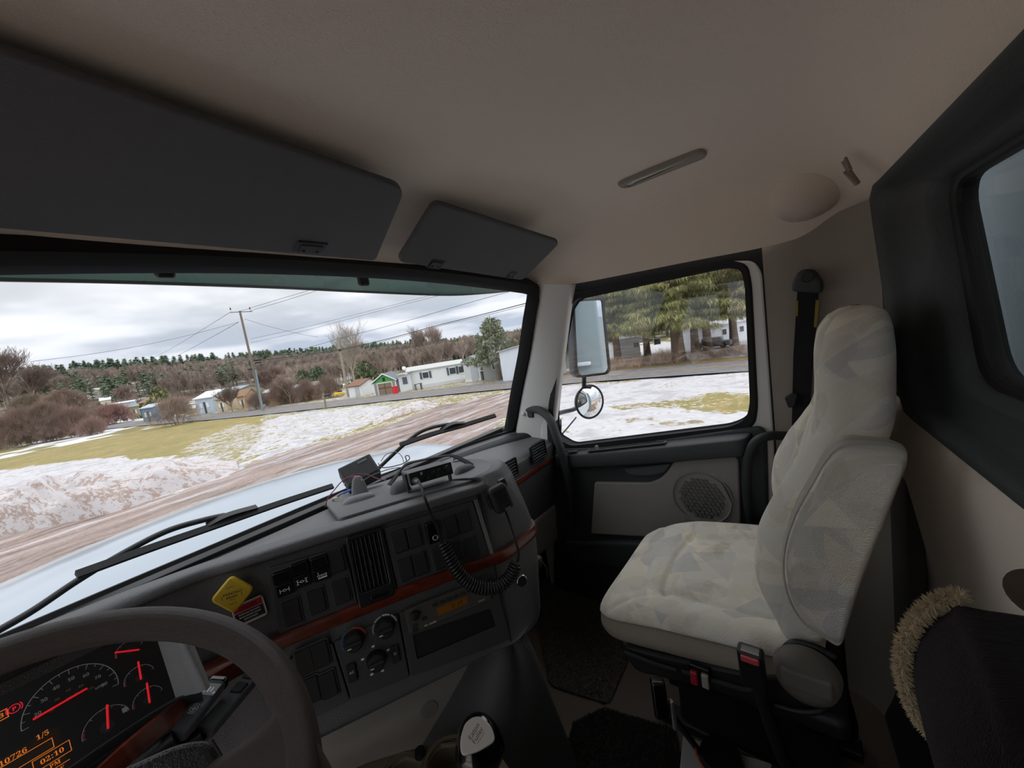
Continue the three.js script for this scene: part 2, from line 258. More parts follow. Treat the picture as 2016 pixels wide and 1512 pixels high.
// pillars beside the windshield
for (const k of [0, 1]) {
  const f = (p) => (k ? [1 - p[0], p[1], p[2]] : p);
  const rowsA = [[1.36, 0.2, 0.88, 1.40, 0.175, 0.74], [1.385, 0.08, 0.935, 1.425, 0.07, 0.79], [1.41, -0.08, 1.01, 1.44, -0.1, 0.85], [1.435, -0.25, 1.10, 1.455, -0.27, 0.91], [1.452, -0.4, 1.17, 1.465, -0.42, 0.96], [1.46, -0.5, 1.21, 1.468, -0.52, 0.98]];
  const rows = rowsA.map((r) => { const a = r.slice(0, 3), b = r.slice(3), mid = a.map((v, i) => (v + b[i]) / 2); return [[a[0] + 0.03, a[1], a[2] + 0.01], [a[0] - 0.008, a[1], a[2] - 0.015], [mid[0] - 0.022, mid[1], mid[2]], [b[0] - 0.014, b[1], b[2] + 0.01], [b[0] + 0.02, b[1], b[2]]].map(f); });
  const s = struct(k ? 'trim_2' : 'trim_1', f([1.45, -0.5, 1.0]));
  add('pillar_cover', loft(rows, 16, 24), M.pale, s, 'pale grey pillar cover beside the windscreen');
  if (!k) { const p = at(1030, 815, 'x', 1.428), g = new THREE.SphereGeometry(0.011, 16, 10); g.scale(0.5, 1, 1); g.translate(...W([p[0], p[1], p[2]]).toArray()); add('screw_cap', g, M.pale, s); }
}
// floor
{ const s = struct('floor', [0.5, GY, 0.55]); add('rubber_sheet', box([0.5, GY - 0.02, 0.55], [2.0, 0.04, 1.5], 0.005), plastic('#6e6358', 0.85, 0.001), s); add('firewall', box([0.5, -0.9, 1.32], [2.0, 0.9, 0.04]), M.black, s); }
// driver's side: door, its window and the pillar behind (the light comes in here too)
{
  const LD = new Frame([-0.47, 0, 0], [0, 0, 1], [0, 1, 0]);
  const OPEN = 1.15;
  // unseen driver's door set open to let daylight in, hinged at its front edge
  const c = Math.cos(OPEN), q = Math.sin(OPEN), OD = new Frame([-0.5 - 0.98 * q, 0, 0.98 - 0.98 * c], [q, 0, c], [0, 1, 0]);
  const d = struct('door_2', OD.cab(0.5, GY, 0));
  const sh = shapeOf([[0.1, GY + 0.02], [0.95, GY + 0.02], [1.0, -0.5], [0.74, 0.2], [0.1, 0.2]], 0.05); sh.holes.push(holeOf([[0.17, -0.4], [0.93, -0.53], [0.77, 0.12], [0.19, 0.12]], 0.05));
  add('panel', OD.g(plate(sh, -0.06, 0, 0.01)), M.doordark, d); add('glass', OD.g(plate(shapeOf([[0.16, -0.41], [0.94, -0.54], [0.78, 0.13], [0.18, 0.13]], 0.05), -0.035, -0.03, 0)), M.glass, d);
  const s = struct('wall_left', [-0.45, GY, 0]); add('pillar_panel', LD.g(plate(shapeOf(rect(0.3, 1.5, -0.05, -0.53), 0.01), -0.06, -0.01)), M.beige, s); add('kick_panel', LD.g(plate(shapeOf([[0.95, GY], [1.35, GY], [1.35, -0.45], [1.0, -0.5]], 0.01), -0.06, -0.01)), M.doordark, s);
}
// passenger side wall: pillar panel behind the door, footwell side
{
  const s = struct('wall_right', [1.43, GY, -0.02]);
  const rows = [[0.115, 1.445], [0.06, 1.425], [-0.02, 1.412], [-0.09, 1.38], [-0.14, 1.29], [-0.15, 1.2]].map(([z, x]) => [0.2, 0.1, -0.2, -0.5, -0.8, GY].map((y) => [x, y, z]));
  add('pillar_panel', loft(rows, 16, 16), plastic('#8f867b', 0.85, 0.0005), s, 'beige panel behind the door, darkened to paint in shade');  // beige made darker to put the pillar's shade into its colour
  add('outer_skin', box([1.5, -0.5, -0.04], [0.03, 1.5, 0.27]), M.white, s);
  add('kick_panel', box([1.5, -0.85, 1.15], [0.05, 0.8, 0.34]), M.doordark, s);
}
// passenger door
const PD = new Frame([1.46, 0, 0], [0, 0, -1], [0, 1, 0]);
{
  const d = struct('door_1', [1.46, GY, 0.5]);
  const sealO = [[1052, 1060], [1048, 860], [1066, 720], [1088, 590], [1112, 540], [1488, 468], [1518, 474], [1532, 530], [1547, 860], [1554, 1330], [1090, 1340]];
  const frameO = [[1070, 1060], [1064, 850], [1080, 720], [1100, 610], [1128, 577], [1440, 513], [1484, 513, 0.04], [1500, 535], [1524, 868], [1526, 1190], [1090, 1190]];
  const gasO = [[1080, 890], [1078, 830], [1089, 720], [1110, 605], [1128, 577, 0.03], [1440, 512, 0.05], [1474, 520, 0.05], [1482, 560], [1494, 800], [1488, 838, 0.04], [1450, 856], [1120, 892]];
  const glassO = [[1092, 860], [1088, 815], [1098, 720], [1116, 612], [1133, 585, 0.03], [1430, 521, 0.05], [1464, 526, 0.05], [1473, 560], [1483, 795], [1474, 828, 0.04], [1440, 843], [1125, 880, 0.03]];
  const sh1 = shapeOf(PD.pts(sealO), 0.03); sh1.holes.push(holeOf(PD.pts(gasO), 0.03)); add('door_seal', PD.g(plate(sh1, -0.005, 0.012, 0.006)), M.rubber, d);
  const sh2 = shapeOf(PD.pts(frameO, 0.02), 0.03); sh2.holes.push(holeOf(PD.pts(gasO, 0.02), 0.03)); add('door_frame', PD.g(plate(sh2, 0.0, 0.02, 0.006)), M.pale, d, 'pale grey painted door frame');
  const sh3 = shapeOf(PD.pts(gasO, 0.014).map((p) => p), 0.03); sh3.holes.push(holeOf(PD.pts(glassO, 0.014), 0.03)); add('window_gasket', PD.g(plate(sh3, -0.03, 0.026, 0.008)), M.rubber, d);
  add('glass', PD.g(plate(shapeOf(PD.pts(gasO), 0.03), -0.012, -0.008, 0)), M.glass, d);
  const skin = shapeOf(PD.pts(sealO, -0.03), 0.03); skin.holes.push(holeOf(PD.pts(gasO, -0.03), 0.03)); add('outer_skin', PD.g(plate(skin, -0.06, -0.03, 0.004)), M.white, d);
  // lower trim
  const dark = shapeOf(PD.pts([[1092, 884], [1200, 880], [1496, 838], [1510, 850], [1520, 1320], [1090, 1330]], 0.03), 0.02); add('dark_trim', PD.g(plate(dark, 0.018, 0.04, 0.012)), M.doordark, d, 'charcoal door trim');
  const grey = shapeOf(PD.pts([[1171, 949], [1280, 950], [1300, 942], [1313, 929], [1327, 908], [1442, 893], [1455, 905], [1459, 1034], [1272, 1056], [1164, 1050]], 0.05), 0.012); add('grey_insert', PD.g(plate(grey, 0.036, 0.056, 0.007, 3)), M.doorgrey, d, 'light grey door insert');
  const gp = shapeOf(PD.pts([[1228, 921], [1322, 911], [1311, 929], [1290, 936], [1246, 936], [1234, 930]], 0.05), 0.012); add('pull_handle', PD.g(plate(gp, 0.038, 0.062, 0.01, 3)), plastic('#53595a', 0.5), d);
  const low = shapeOf(PD.pts([[1110, 1062], [1270, 1066], [1470, 1050], [1500, 1130], [1260, 1125], [1130, 1105]], 0.06), 0.02); add('map_pocket', PD.g(plate(low, 0.03, 0.075, 0.015, 3)), M.doordark, d);
  // speaker: ring and honeycomb grille
  const [su, sv] = PD.px(1380, 981, 0.06), sf = PD.sub(su, sv, 0.055), ringS = new THREE.Shape(); ringS.absarc(0, 0, 0.104, 0, 7); const rh = new THREE.Path(); rh.absarc(0, 0, 0.093, 0, 7, true); ringS.holes.push(rh);
  const sp = add('speaker', sf.g(plate(ringS, 0, 0.009, 0.004, 3, 40)), M.doorgrey, d);
  const disc = new THREE.Shape(); disc.absarc(0, 0, 0.094, 0, 7); const hex = [];
  for (let i = -9; i <= 9; i++) for (let j = -9; j <= 9; j++) { const x = (i + (j & 1) * 0.5) * 0.0152, y = j * 0.0132; if (Math.hypot(x, y) > 0.072) continue; hex.push(sf.g(new THREE.CylinderGeometry(0.0068, 0.0068, 0.003, 6).rotateX(Math.PI / 2).translate(x, y, 0.0045))); }
  add('grille', [sf.g(plate(disc, -0.004, 0.003, 0.001, 1, 40)), ...hex], plastic('#6d6c69', 0.7, 0), sp);
  // armrest ledge under the window
  const A = (t, x, dy) => [x, lerp(-0.545, -0.418, t) + dy, lerp(0.95, 0.175, t)], ts = [0, 0.06, 0.3, 0.6, 0.86, 0.97, 1], dep = [0.055, 0.07, 0.09, 0.1, 0.1, 0.095, 0.04];
  add('armrest', loft(ts.map((t, i) => [A(t, 1.452, -0.004), A(t, 1.44, 0.002), A(t, 1.46 - dep[i] * 0.5, 0.0), A(t, 1.46 - dep[i] * 0.9, -0.004), A(t, 1.46 - dep[i], -0.016), A(t, 1.46 - dep[i], -0.05), A(t, 1.46 - dep[i] * 0.85, -0.066), A(t, 1.452, -0.07)]), 40, 30), M.doordark, d, 'charcoal armrest ledge');
  const AF = new Frame(A(0.5, 1.415, 0.002), [0, 0.127, -0.775], [1, 0, 0]);
  const tray = shapeOf(rect(0.33, 0.03, -0.045, -0.02), 0.008), trayIn = rect(0.315, 0.022, -0.045, -0.02); tray.holes.push(holeOf(trayIn, 0.006)); add('tray_rim', AF.g(plate(tray, 0, 0.005, 0.002)), M.doordark, d); add('tray_floor', AF.g(plate(shapeOf(trayIn, 0.006), 0, 0.0015, 0)), M.black, d);
  add('lock_knob', fbox(AF, -0.165, -0.02, 0, 0.012, 0.013, 0.02, 0.003), M.doorgrey, d); add('latch_plate', fbox(AF, -0.29, -0.012, 0, 0.045, 0.02, 0.006, 0.002), M.doordark, d);
  for (let i = 0; i < 5; i++) add('vent_slot', fbox(AF, -0.03 + i * 0.075, 0.012, 0, 0.056, 0.004, 0.004, 0.001), M.black, d);
}
// ---------------------------------------------------------------- dashboard
const TH = 28 * Math.PI / 180, LN = 12 * Math.PI / 180;
const P = new Frame([0.23, -0.382, 0.896], [Math.cos(TH), 0, -Math.sin(TH)], [Math.sin(TH) * Math.sin(LN), Math.cos(LN), Math.cos(TH) * Math.sin(LN)]);
const woodTex = dataTex(512, 128, (u, v) => { const a = fbm(u * 6 + 2 * tvn(u, v, 6), v * 26 + 3 * fbm(u * 5, v * 4, 3), 4), b = fbm(u * 60, v * 90, 2); const t = clamp(a * 1.5 - 0.25 + (b - 0.5) * 0.25); return [lerp(0.27, 0.47, t), lerp(0.095, 0.2, t), lerp(0.06, 0.12, t)]; }, true, 3, 3);
M.wood = new THREE.MeshPhysicalMaterial({ map: woodTex, roughness: 0.3, clearcoat: 0.6, clearcoatRoughness: 0.15, side: THREE.DoubleSide });
const woodPath = [];
const dashboard = thing('dashboard', 'wide dark grey dashboard curving from the steering wheel to the passenger door', 'dashboard', [0.5, -0.78, 0.9]);
{
  const face = (u) => [[-0.372, -0.12], [-0.364, -0.03], [-0.348, 0.009], [-0.333, -0.002], [-0.15, -0.005], [-0.005, -0.004], [0.016, 0.011], [0.033, 0.004], [0.04, -0.03]].map(([v, n]) => P.cab(u, v, n));
  const st = (lev) => { // corner stations: [x, z] low, wood, top
    const [lo, wo, to, y] = lev; return [[lo[0] - 0.1, -0.785, lo[1] + 0.04], [lo[0] - 0.02, -0.78, lo[1] + 0.01], [lo[0], -0.755, lo[1]], [lerp(lo[0], wo[0], 0.4), -0.71, lerp(lo[1], wo[1], 0.4)], [wo[0], -0.53, wo[1]], [lerp(wo[0], to[0], 0.7), -0.39 + y, lerp(wo[1], to[1], 0.7)], [to[0], -0.358 + y, to[1]], [to[0] - 0.012, -0.338 + y, to[1] + 0.01], [to[0] - 0.04, -0.333 + y, to[1] + 0.03]];
  };
  const left = (x, z) => [[-0.80, 0.12], [-0.79, 0.03], [-0.765, -0.01], [-0.71, 0], [-0.53, 0.01], [-0.39, 0.02], [-0.366, 0.01], [-0.350, 0.03], [-0.345, 0.06]].map(([y, d]) => [x, y, z + d]);
  const stations = [left(-0.46, 0.93), left(-0.25, 0.94), left(-0.05, 0.955), face(-0.12), face(-0.03), face(0.12), face(0.27), face(0.40), face(0.48),
    st([[0.72, 0.63], [0.735, 0.628], [0.70, 0.675], -0.003]), st([[0.755, 0.632], [0.785, 0.632], [0.765, 0.683], -0.008]), st([[0.78, 0.67], [0.812, 0.665], [0.825, 0.722], -0.014]), st([[0.81, 0.74], [0.84, 0.735], [0.87, 0.80], -0.025]), st([[0.86, 0.86], [0.88, 0.85], [0.92, 0.92], -0.05]), st([[0.95, 1.0], [0.95, 1.0], [0.97, 1.06], -0.09])];
  add('dash_body', loft(stations, 40, 120), M.dash, dashboard);
  const crest = stations.map((s) => s[8]), base = [-0.46, -0.3, -0.12, 0.06, 0.16, 0.32, 0.46, 0.58, 0.68, 0.76, 0.82, 0.88, 0.94, 1.0, 1.06].map((x) => { const b = wsBase(x); return [b[0], b[1] + 0.006, b[2] - 0.13]; });
  add('top_pad', loft(crest.map((c, i) => { const b = base[i], m = (t, up) => [lerp(c[0], b[0], t), lerp(c[1], b[1], t) + up, lerp(c[2], b[2], t)]; return [c, m(0.12, 0.001), m(0.35, -0.004), m(0.7, -0.002), b, [b[0], b[1] - 0.05, b[2] + 0.0]]; }), 24, 120), M.dash, dashboard);
  // passenger side
  const pass = [0.80, 0.9, 1.0, 1.1, 1.2, 1.32, 1.42, 1.455].map((x, i) => { const b = wsBase(x), e = i === 7 ? 0.02 : 0; return [[x, b[1], b[2] + 0.02], [x, b[1] + 0.004, b[2] - 0.02], [x, -0.475, 1.12], [x, -0.484 - e * 0.3, 1.01], [x, -0.496 - e * 0.5, 0.972 + e * 0.5], [x, -0.515 - e * 0.5, 0.962 + e], [x, -0.61, 0.968 + e], [x, -0.70, 0.985 + e], [x, -0.80, 1.0 + e]]; });
  add('passenger_fascia', loft(pass, 40, 40), M.dash, dashboard);
  add('glove_panel', loft([0.80, 1.0, 1.2, 1.4, 1.44].map((x, i) => [[x, -0.795, 1.005], [x, -0.81, 0.992], [x, -0.88, 1.0], [x, -0.955, 1.005], [x, -0.975, 1.02], [x, -0.98, 1.1]]), 24, 20), plastic('#8e8e8b', 0.6, 0.0005), dashboard, 'lighter grey lower panel');
  // wood strip: centre, round the corner, then the passenger side
  for (let i = 0; i <= 24; i++) woodPath.push(P.cab(lerp(-0.13, 0.5, i / 24), -0.151 + 0.006 * Math.sin(i / 24 * 3), 0.001));
  for (const s of stations.slice(9, 14)) woodPath.push([s[4][0], -0.527, s[4][2] - 0.001]);
  const sec = [[-0.004, -0.0155], [0.004, -0.0145], [0.0075, -0.007], [0.0075, 0.007], [0.004, 0.0145], [-0.004, 0.0155]];
  add('wood_trim', sweep(woodPath, sec, [0, 1, 0], false, 90), M.wood, dashboard, 'polished reddish wood-effect strip');
  const wp = []; for (let i = 0; i <= 12; i++) { const t = i / 12, a = at(1000, 962, 'z', 0.968), b = at(1096, 896, 'z', 0.968); wp.push([lerp(a[0], b[0], t) + (t - 0.5) * 0.06, lerp(a[1], b[1], t), 0.968]); }
  add('wood_trim', sweep(wp, sec.map(([a, b]) => [a, b * 0.9])), M.wood, dashboard, 'polished reddish wood-effect strip');
  // flat facias of the centre stack
  const pl = (name, px, mat = M.panel, lift = 0.004) => add(name, P.g(plate(shapeOf(P.pts(px, lift), 0.006), -0.004, lift, 0.0015)), mat, dashboard);
  pl('switch_panel', [[526, 1119], [678, 1075], [706, 1196], [551, 1254]]); pl('vent_panel', [[681, 1074], [753, 1041], [782, 1163], [709, 1196]]); pl('switch_panel', [[756, 1040], [930, 986], [965, 1095], [785, 1162]]);
  pl('switch_panel', [[565, 1300], [654, 1266], [689, 1379], [612, 1416]]); pl('climate_panel', [[657, 1265], [782, 1209], [806, 1334], [692, 1378]]);
  const rp = shapeOf(P.pts([[786, 1207], [974, 1136], [1006, 1260], [809, 1333]], 0.004), 0.006); rp.holes.push(holeOf(P.pts([[811, 1249], [966, 1196], [977, 1233], [820, 1300]], 0.004), 0.004)); const rpm = add('radio_panel', P.g(plate(rp, -0.004, 0.004, 0.0015)), M.panel, dashboard);
  // storage slot under the radio
  { const c = P.pts([[811, 1249], [966, 1196], [977, 1233], [820, 1300]], 0.004), cu = (c[0][0] + c[1][0] + c[2][0] + c[3][0]) / 4, cv = (c[0][1] + c[1][1] + c[2][1] + c[3][1]) / 4; add('slot_shade', [fbox(P, cu, cv - 0.033, -0.002, 0.2, 0.004, 0.004), fbox(P, cu, cv, -0.003, 0.205, 0.062, 0.004)], M.rubber, rpm);  }  // black plates paint the shade of a deep slot
  // blanking caps and rocker switches
  const tilt = 0.02; let k = 0;
  const cap = (x, y, lit) => {
    const [u, v] = P.px(x, y, 0.01), f = P.sub(u, v, 0.004, tilt, 0);
    const b = add(lit ? 'rocker_switch' : 'blank_cap', lit ? [fbox(f, 0, 0.012, 0, 0.033, 0.026, 0.012, 0.004, 3), fbox(f, 0, -0.013, 0, 0.033, 0.026, 0.009, 0.004, 3)] : fbox(f, 0, 0, -0.002, 0.032, 0.050, 0.0085, 0.005, 3), lit ? M.gloss : M.sw, dashboard);
    add('bezel', (() => { const s = shapeOf(rect(0.0365, 0.0555), 0.005); s.holes.push(holeOf(rect(0.0325, 0.0505), 0.004)); return f.g(plate(s, 0, 0.003, 0.0012)); })(), M.panel, b);
    if (lit) { const t = canvasTex(128, 128, (c) => { c.fillStyle = '#0b0c0d'; c.fillRect(0, 0, 128, 128); c.strokeStyle = c.fillStyle = '#f4f4f0'; c.lineWidth = 6; lit(c); }); const q = new THREE.PlaneGeometry(0.026, 0.02); q.translate(0, -0.014, 0.0094); add('symbol', f.g(q), new THREE.MeshStandardMaterial({ map: t, roughness: 0.2 }), b); }
  };
  const axle = (c) => { for (const x of [24, 104]) { c.beginPath(); c.moveTo(x, 40); c.lineTo(x, 92); c.stroke(); } c.beginPath(); c.moveTo(24, 66); c.lineTo(104, 66); c.stroke(); c.beginPath(); c.arc(64, 66, 13, 0, 7); c.fillStyle = '#0b0c0d'; c.fill(); c.stroke(); };
  cap(558, 1147, (c) => { axle(c); }); cap(592, 1130, (c) => { axle(c); c.beginPath(); for (const x of [24, 104]) { c.moveTo(x - 12, 40); c.lineTo(x + 12, 40); c.moveTo(x - 12, 92); c.lineTo(x + 12, 92); } c.stroke(); });
  cap(631, 1118, (c) => { for (const x of [34, 66, 98]) { c.beginPath(); c.arc(x, 66, 11, 0, 7); c.stroke(); } c.fillRect(26, 88, 84, 16); c.beginPath(); c.moveTo(34, 20); c.lineTo(34, 44); c.stroke(); });
  for (const [x, y] of [[662, 1105], [575, 1206], [624, 1184], [672, 1165], [788, 1066], [816, 1057], [889, 1036], [915, 1028], [800, 1121], [828, 1111], [866, 1099], [897, 1088], [929, 1079], [600, 1304], [631, 1290], [612, 1361], [646, 1350]]) cap(x, y);
  { // keyed switch
    const [u, v] = P.px(853, 1048, 0.01), f = P.sub(u, v, 0.004); const b = add('keyed_switch', [fbox(f, 0, 0.013, 0, 0.033, 0.026, 0.016, 0.005, 3), fbox(f, 0, -0.012, 0, 0.033, 0.026, 0.007, 0.004)], M.gloss, dashboard);
    add('lock', f.g(new THREE.TorusGeometry(0.0055, 0.0016, 8, 24).translate(0.002, -0.013, 0.008)), M.metal, b);
  }
  // tall air vent
  {
    const q = P.pts([[691, 1064], [746, 1046], [770, 1167], [711, 1187]], 0.008), cu = q.reduce((s, p) => s + p[0], 0) / 4, cv = q.reduce((s, p) => s + p[1], 0) / 4, f = P.sub(cu, cv, 0.004, 0.0), w = 0.076, h = 0.152;
    const fr = shapeOf(rect(w, h), 0.008); fr.holes.push(holeOf(rect(w - 0.016, h - 0.04, 0, 0.011), 0.004));
    const v = add('tall_vent', f.g(plate(fr, 0, 0.008, 0.003)), M.sw, dashboard);
    add('backing', fbox(f, 0, 0.011, 0.0002, w - 0.016, h - 0.04, 0.001), M.rubber, v);
    for (let i = 0; i < 7; i++) add('slat', fbox(f, -0.027 + i * 0.009, 0.011, 0.001, 0.001, h - 0.042, 0.007, 0.0004, 1), M.slat, v);
    for (let i = 0; i < 5; i++) add('cross_slat', fbox(f, 0, -0.03 + i * 0.02, 0.0008, w - 0.018, 0.003, 0.003, 0.0005, 1), M.rubber, v);
    add('thumb_wheel', fbox(f, 0.006, -0.063, 0.003, 0.038, 0.008, 0.007, 0.003), M.gloss, v); add('tab', fbox(f, 0.002, 0.01, 0.006, 0.004, 0.016, 0.006, 0.001), M.sw, v);
  }
  // passenger vents
  for (const [x, y, w] of [[1001, 925, 0.105], [1059, 888, 0.115]]) {
    const p = at(x, y, 'z', 0.958), f = new Frame(p, [1, 0, 0.0], [0, 1, 0.03]), s = shapeOf(rect(w, 0.078), 0.012); s.holes.push(holeOf(rect(w - 0.016, 0.062), 0.008));
    const v = add('side_vent', f.g(plate(s, -0.004, 0.008, 0.003)), M.sw, dashboard); add('backing', fbox(f, 0, 0, -0.0035, w - 0.016, 0.062, 0.001), M.rubber, v);
    for (let i = 0; i < 5; i++) add('slat', fbox(f, 0, -0.024 + i * 0.012, -0.002, w - 0.018, 0.0026, 0.008, 0.0008, 1), M.slat, v); add('tab', fbox(f, 0, 0, 0.004, 0.006, 0.006, 0.006, 0.001), M.sw, v);
  }
  // heater knobs
  const knob = (x, y, deco) => {
    const [u, v] = P.px(x, y, 0.014), f = P.sub(u, v, 0.004); const pr = [[0, 0.02], [0.013, 0.02], [0.0165, 0.0185], [0.018, 0.014], [0.0195, 0.003], [0.0205, 0]].map((p) => new THREE.Vector2(p[0], p[1]));
    const kn = add('heater_knob', [f.g(new THREE.LatheGeometry(pr, 40).rotateX(Math.PI / 2)), fbox(f, 0, 0, 0.014, 0.034, 0.009, 0.011, 0.004, 3).applyMatrix4(new THREE.Matrix4())], M.sw, dashboard);
    add('pointer', fbox(f, -0.0095, -0.004, 0.0205, 0.0075, 0.0022, 0.005, 0.0005), M.print, kn); deco(f, kn);
  };
  const arc = (f, par, a0, a1, hex, r = 0.0275) => { const s = new THREE.Shape(); s.absarc(0, 0, r, a0, a1, false); s.absarc(0, 0, r - 0.003, a1, a0, true); add('scale_mark', f.g(plate(s, 0, 0.0008, 0, 1, 16)), plastic(hex, 0.6, 0), par); };
  knob(697, 1265, (f, k2) => { arc(f, k2, 0.2, 1.5, '#c8452c', 0.026); arc(f, k2, 1.5, 2.2, '#5a4550', 0.026); arc(f, k2, 2.2, 3.6, '#3c5f8c', 0.026); });
  knob(758, 1239, (f, k2) => { arc(f, k2, 0.15, 0.85, '#d8d8d4'); arc(f, k2, 0.95, 1.6, '#d8d8d4', 0.027); arc(f, k2, 1.7, 2.4, '#b8b8b4', 0.0265); arc(f, k2, 2.5, 3.3, '#98989a', 0.026); });
  knob(741, 1303, (f, k2) => { for (const a of [0.3, 1.6, 2.7, 4.2, 5.0]) { const g = fbox(f, 0.028 * Math.cos(a), 0.028 * Math.sin(a), 0, 0.006, 0.004, 0.0008, 0.0003); add('scale_mark', g, M.print, k2); } });
  for (const [x, y, txt] of [[693, 1325, 'AC'], [778, 1288, 'O']]) { const [u, v] = P.px(x, y, 0.008), f = P.sub(u, v, 0.004), b = add('heater_button', fbox(f, 0, 0, 0, 0.018, 0.036, 0.006, 0.003), M.sw, dashboard); const t = canvasTex(64, 64, (c) => { c.fillStyle = '#1c1e20'; c.fillRect(0, 0, 64, 64); c.fillStyle = '#c9c9c4'; c.font = 'bold 34px sans-serif'; c.textAlign = 'center'; c.fillText(txt, 32, 44); }); add('symbol', f.g(new THREE.PlaneGeometry(0.014, 0.014).translate(0, 0.002, 0.0063)), new THREE.MeshStandardMaterial({ map: t, roughness: 0.5 }), b); }
  // stickers left of the switches
  const sticker = (name, px, w, h, draw, lab) => { const q = P.pts(px, 0.0015), u = [q[1][0] - q[0][0], q[1][1] - q[0][1]], f = P.sub((q[0][0] + q[2][0]) / 2, (q[0][1] + q[2][1]) / 2, -0.002, Math.atan2(u[1], u[0])); const W2 = Math.hypot(u[0], u[1]), H2 = Math.hypot(q[3][0] - q[0][0], q[3][1] - q[0][1]); const t = canvasTex(w, h, draw); const g = new THREE.ShapeGeometry(shapeOf(rect(W2, H2), 0.006), 6), uv = g.attributes.uv; for (let i = 0; i < uv.count; i++) uv.setXY(i, uv.getX(i) / W2 + 0.5, uv.getY(i) / H2 + 0.5); add(name, f.g(g.translate(0, 0, 0.003)), new THREE.MeshStandardMaterial({ map: t, roughness: 0.4, side: THREE.DoubleSide }), dashboard, lab); };
  sticker('warning_sticker', [[455, 1199], [517, 1172], [526, 1207], [470, 1237]], 512, 300, (c) => { c.fillStyle = '#e8e8e6'; c.fillRect(0, 0, 512, 300); c.fillStyle = '#151515'; c.fillRect(14, 14, 484, 272); c.fillStyle = '#e8e8e6'; c.fillRect(22, 22, 468, 256); c.fillStyle = '#b01020'; c.fillRect(26, 26, 460, 92); c.fillStyle = '#3c0308'; c.font = 'bold 74px sans-serif'; c.textAlign = 'center'; c.fillText('DANGER', 256, 98); c.fillStyle = '#151515'; c.fillRect(26, 122, 460, 150); c.fillStyle = '#e8e8e6'; c.font = 'bold 27px sans-serif'; ['SYSTEM FAULT MAY AFFECT', 'VEHICLE MOTION CAUSING', 'DEATH OR INJURY'].forEach((s, i) => c.fillText(s, 256, 164 + i * 40)); }, 'red, black and white danger sticker');
  sticker('label_plate', [[402, 1250], [432, 1238], [440, 1258], [413, 1272]], 256, 160, (c) => { c.fillStyle = '#e8e8e6'; c.fillRect(0, 0, 256, 160); c.fillStyle = '#151515'; c.fillRect(12, 12, 232, 136); c.strokeStyle = '#e8e8e6'; c.lineWidth = 6; c.strokeRect(24, 24, 208, 112); c.fillStyle = '#e8e8e6'; c.font = 'bold 40px sans-serif'; c.fillText('AIR', 60, 96); });
  // parking brake button
  {
    const [u, v] = P.px(457, 1171, 0.03), f = P.sub(u, v, -0.004, 0.72), pr = new THREE.Vector2();
    const b = add('brake_button', [f.g(plate(shapeOf(rect(0.05, 0.05), 0.01), 0.022, 0.036, 0.004, 3)), f.g(new THREE.CylinderGeometry(0.012, 0.012, 0.03, 20).rotateX(Math.PI / 2).translate(0, 0, 0.012))], plastic('#d8b628', 0.4, 0), dashboard, 'yellow square parking brake button set on its corner');
    const t = canvasTex(256, 256, (c) => { c.fillStyle = '#c4a220'; c.fillRect(0, 0, 256, 256); c.fillStyle = '#1a1708'; c.textAlign = 'center'; c.translate(128, 128); c.rotate(0.72); c.font = 'bold 38px sans-serif'; c.fillText('PARKING', 0, -8); c.fillText('BRAKE', 0, 32); c.font = 'bold 18px sans-serif'; c.fillText('TO APPLY', 0, -88); c.fillText('VALVE', 0, 56); c.fillText('PUSH TO', 0, 104); c.rotate(-Math.PI / 2); c.fillText('PULL', 0, -92); c.rotate(Math.PI); c.fillText('RELEASE', 0, -92); });
    add('button_print', f.g(new THREE.PlaneGeometry(0.041, 0.041).translate(0, 0, 0.0363)), new THREE.MeshStandardMaterial({ map: t, roughness: 0.45 }), b);
  }
  // seams and trim of the rounded end
  add('end_seam', tube([[936, 962], [950, 1010], [975, 1120], [995, 1210], [1011, 1290]].map(([x, y]) => { const [u, v] = P.px(x, y, 0.002); return P.cab(u, v, 0.003); }), 0.0022, 40, 6), M.rubber, dashboard);
  add('edge_trim', sweep([[932, 985], [950, 1045], [966, 1098]].map(([x, y]) => { const [u, v] = P.px(x, y, 0.006); return P.cab(u + 0.006, v, 0.004); }), [[-0.004, -0.003], [0.004, -0.003], [0.004, 0.003], [-0.004, 0.003]], [0, 1, 0]), M.dashgrey, dashboard);
  { const p = at(1020, 1141, 'z', 0.628), f = new Frame([p[0], p[1], p[2] - 0.012], [0.9, 0, -0.35], [0, 1, 0.1]); const l = add('lighter_socket', f.g(new THREE.TorusGeometry(0.0125, 0.0028, 10, 30)), M.chrome, dashboard); add('socket_well', f.g(new THREE.CylinderGeometry(0.0125, 0.0125, 0.006, 24).rotateX(Math.PI / 2)), M.rubber, l); }
  { const p = at(1051, 1105, 'z', 0.66); const e = add('end_lever', [box([p[0] + 0.0, p[1], p[2] - 0.01], [0.03, 0.035, 0.03], 0.01), tube([[p[0], p[1] + 0.01, p[2] - 0.02], [p[0] + 0.012, p[1] - 0.02, p[2] - 0.03], [p[0] + 0.012, p[1] - 0.05, p[2] - 0.03]], 0.004, 12, 8)], M.black, dashboard); }
  // panel under the dash
  const B = new Frame(P.cab(0, 0, -0.05), [Math.cos(TH), 0, -Math.sin(TH)], [Math.sin(TH) * 0.05, 1, 0.02]);
  const bp = add('under_panel', B.g(plate(shapeOf([[-0.6, -1.0], [0.46, -1.0], [0.46, -0.34], [-0.6, -0.34]], 0.02), -0.02, 0, 0.004)), plastic('#8b867d', 0.75, 0.0004), dashboard, 'beige panel under the dash');
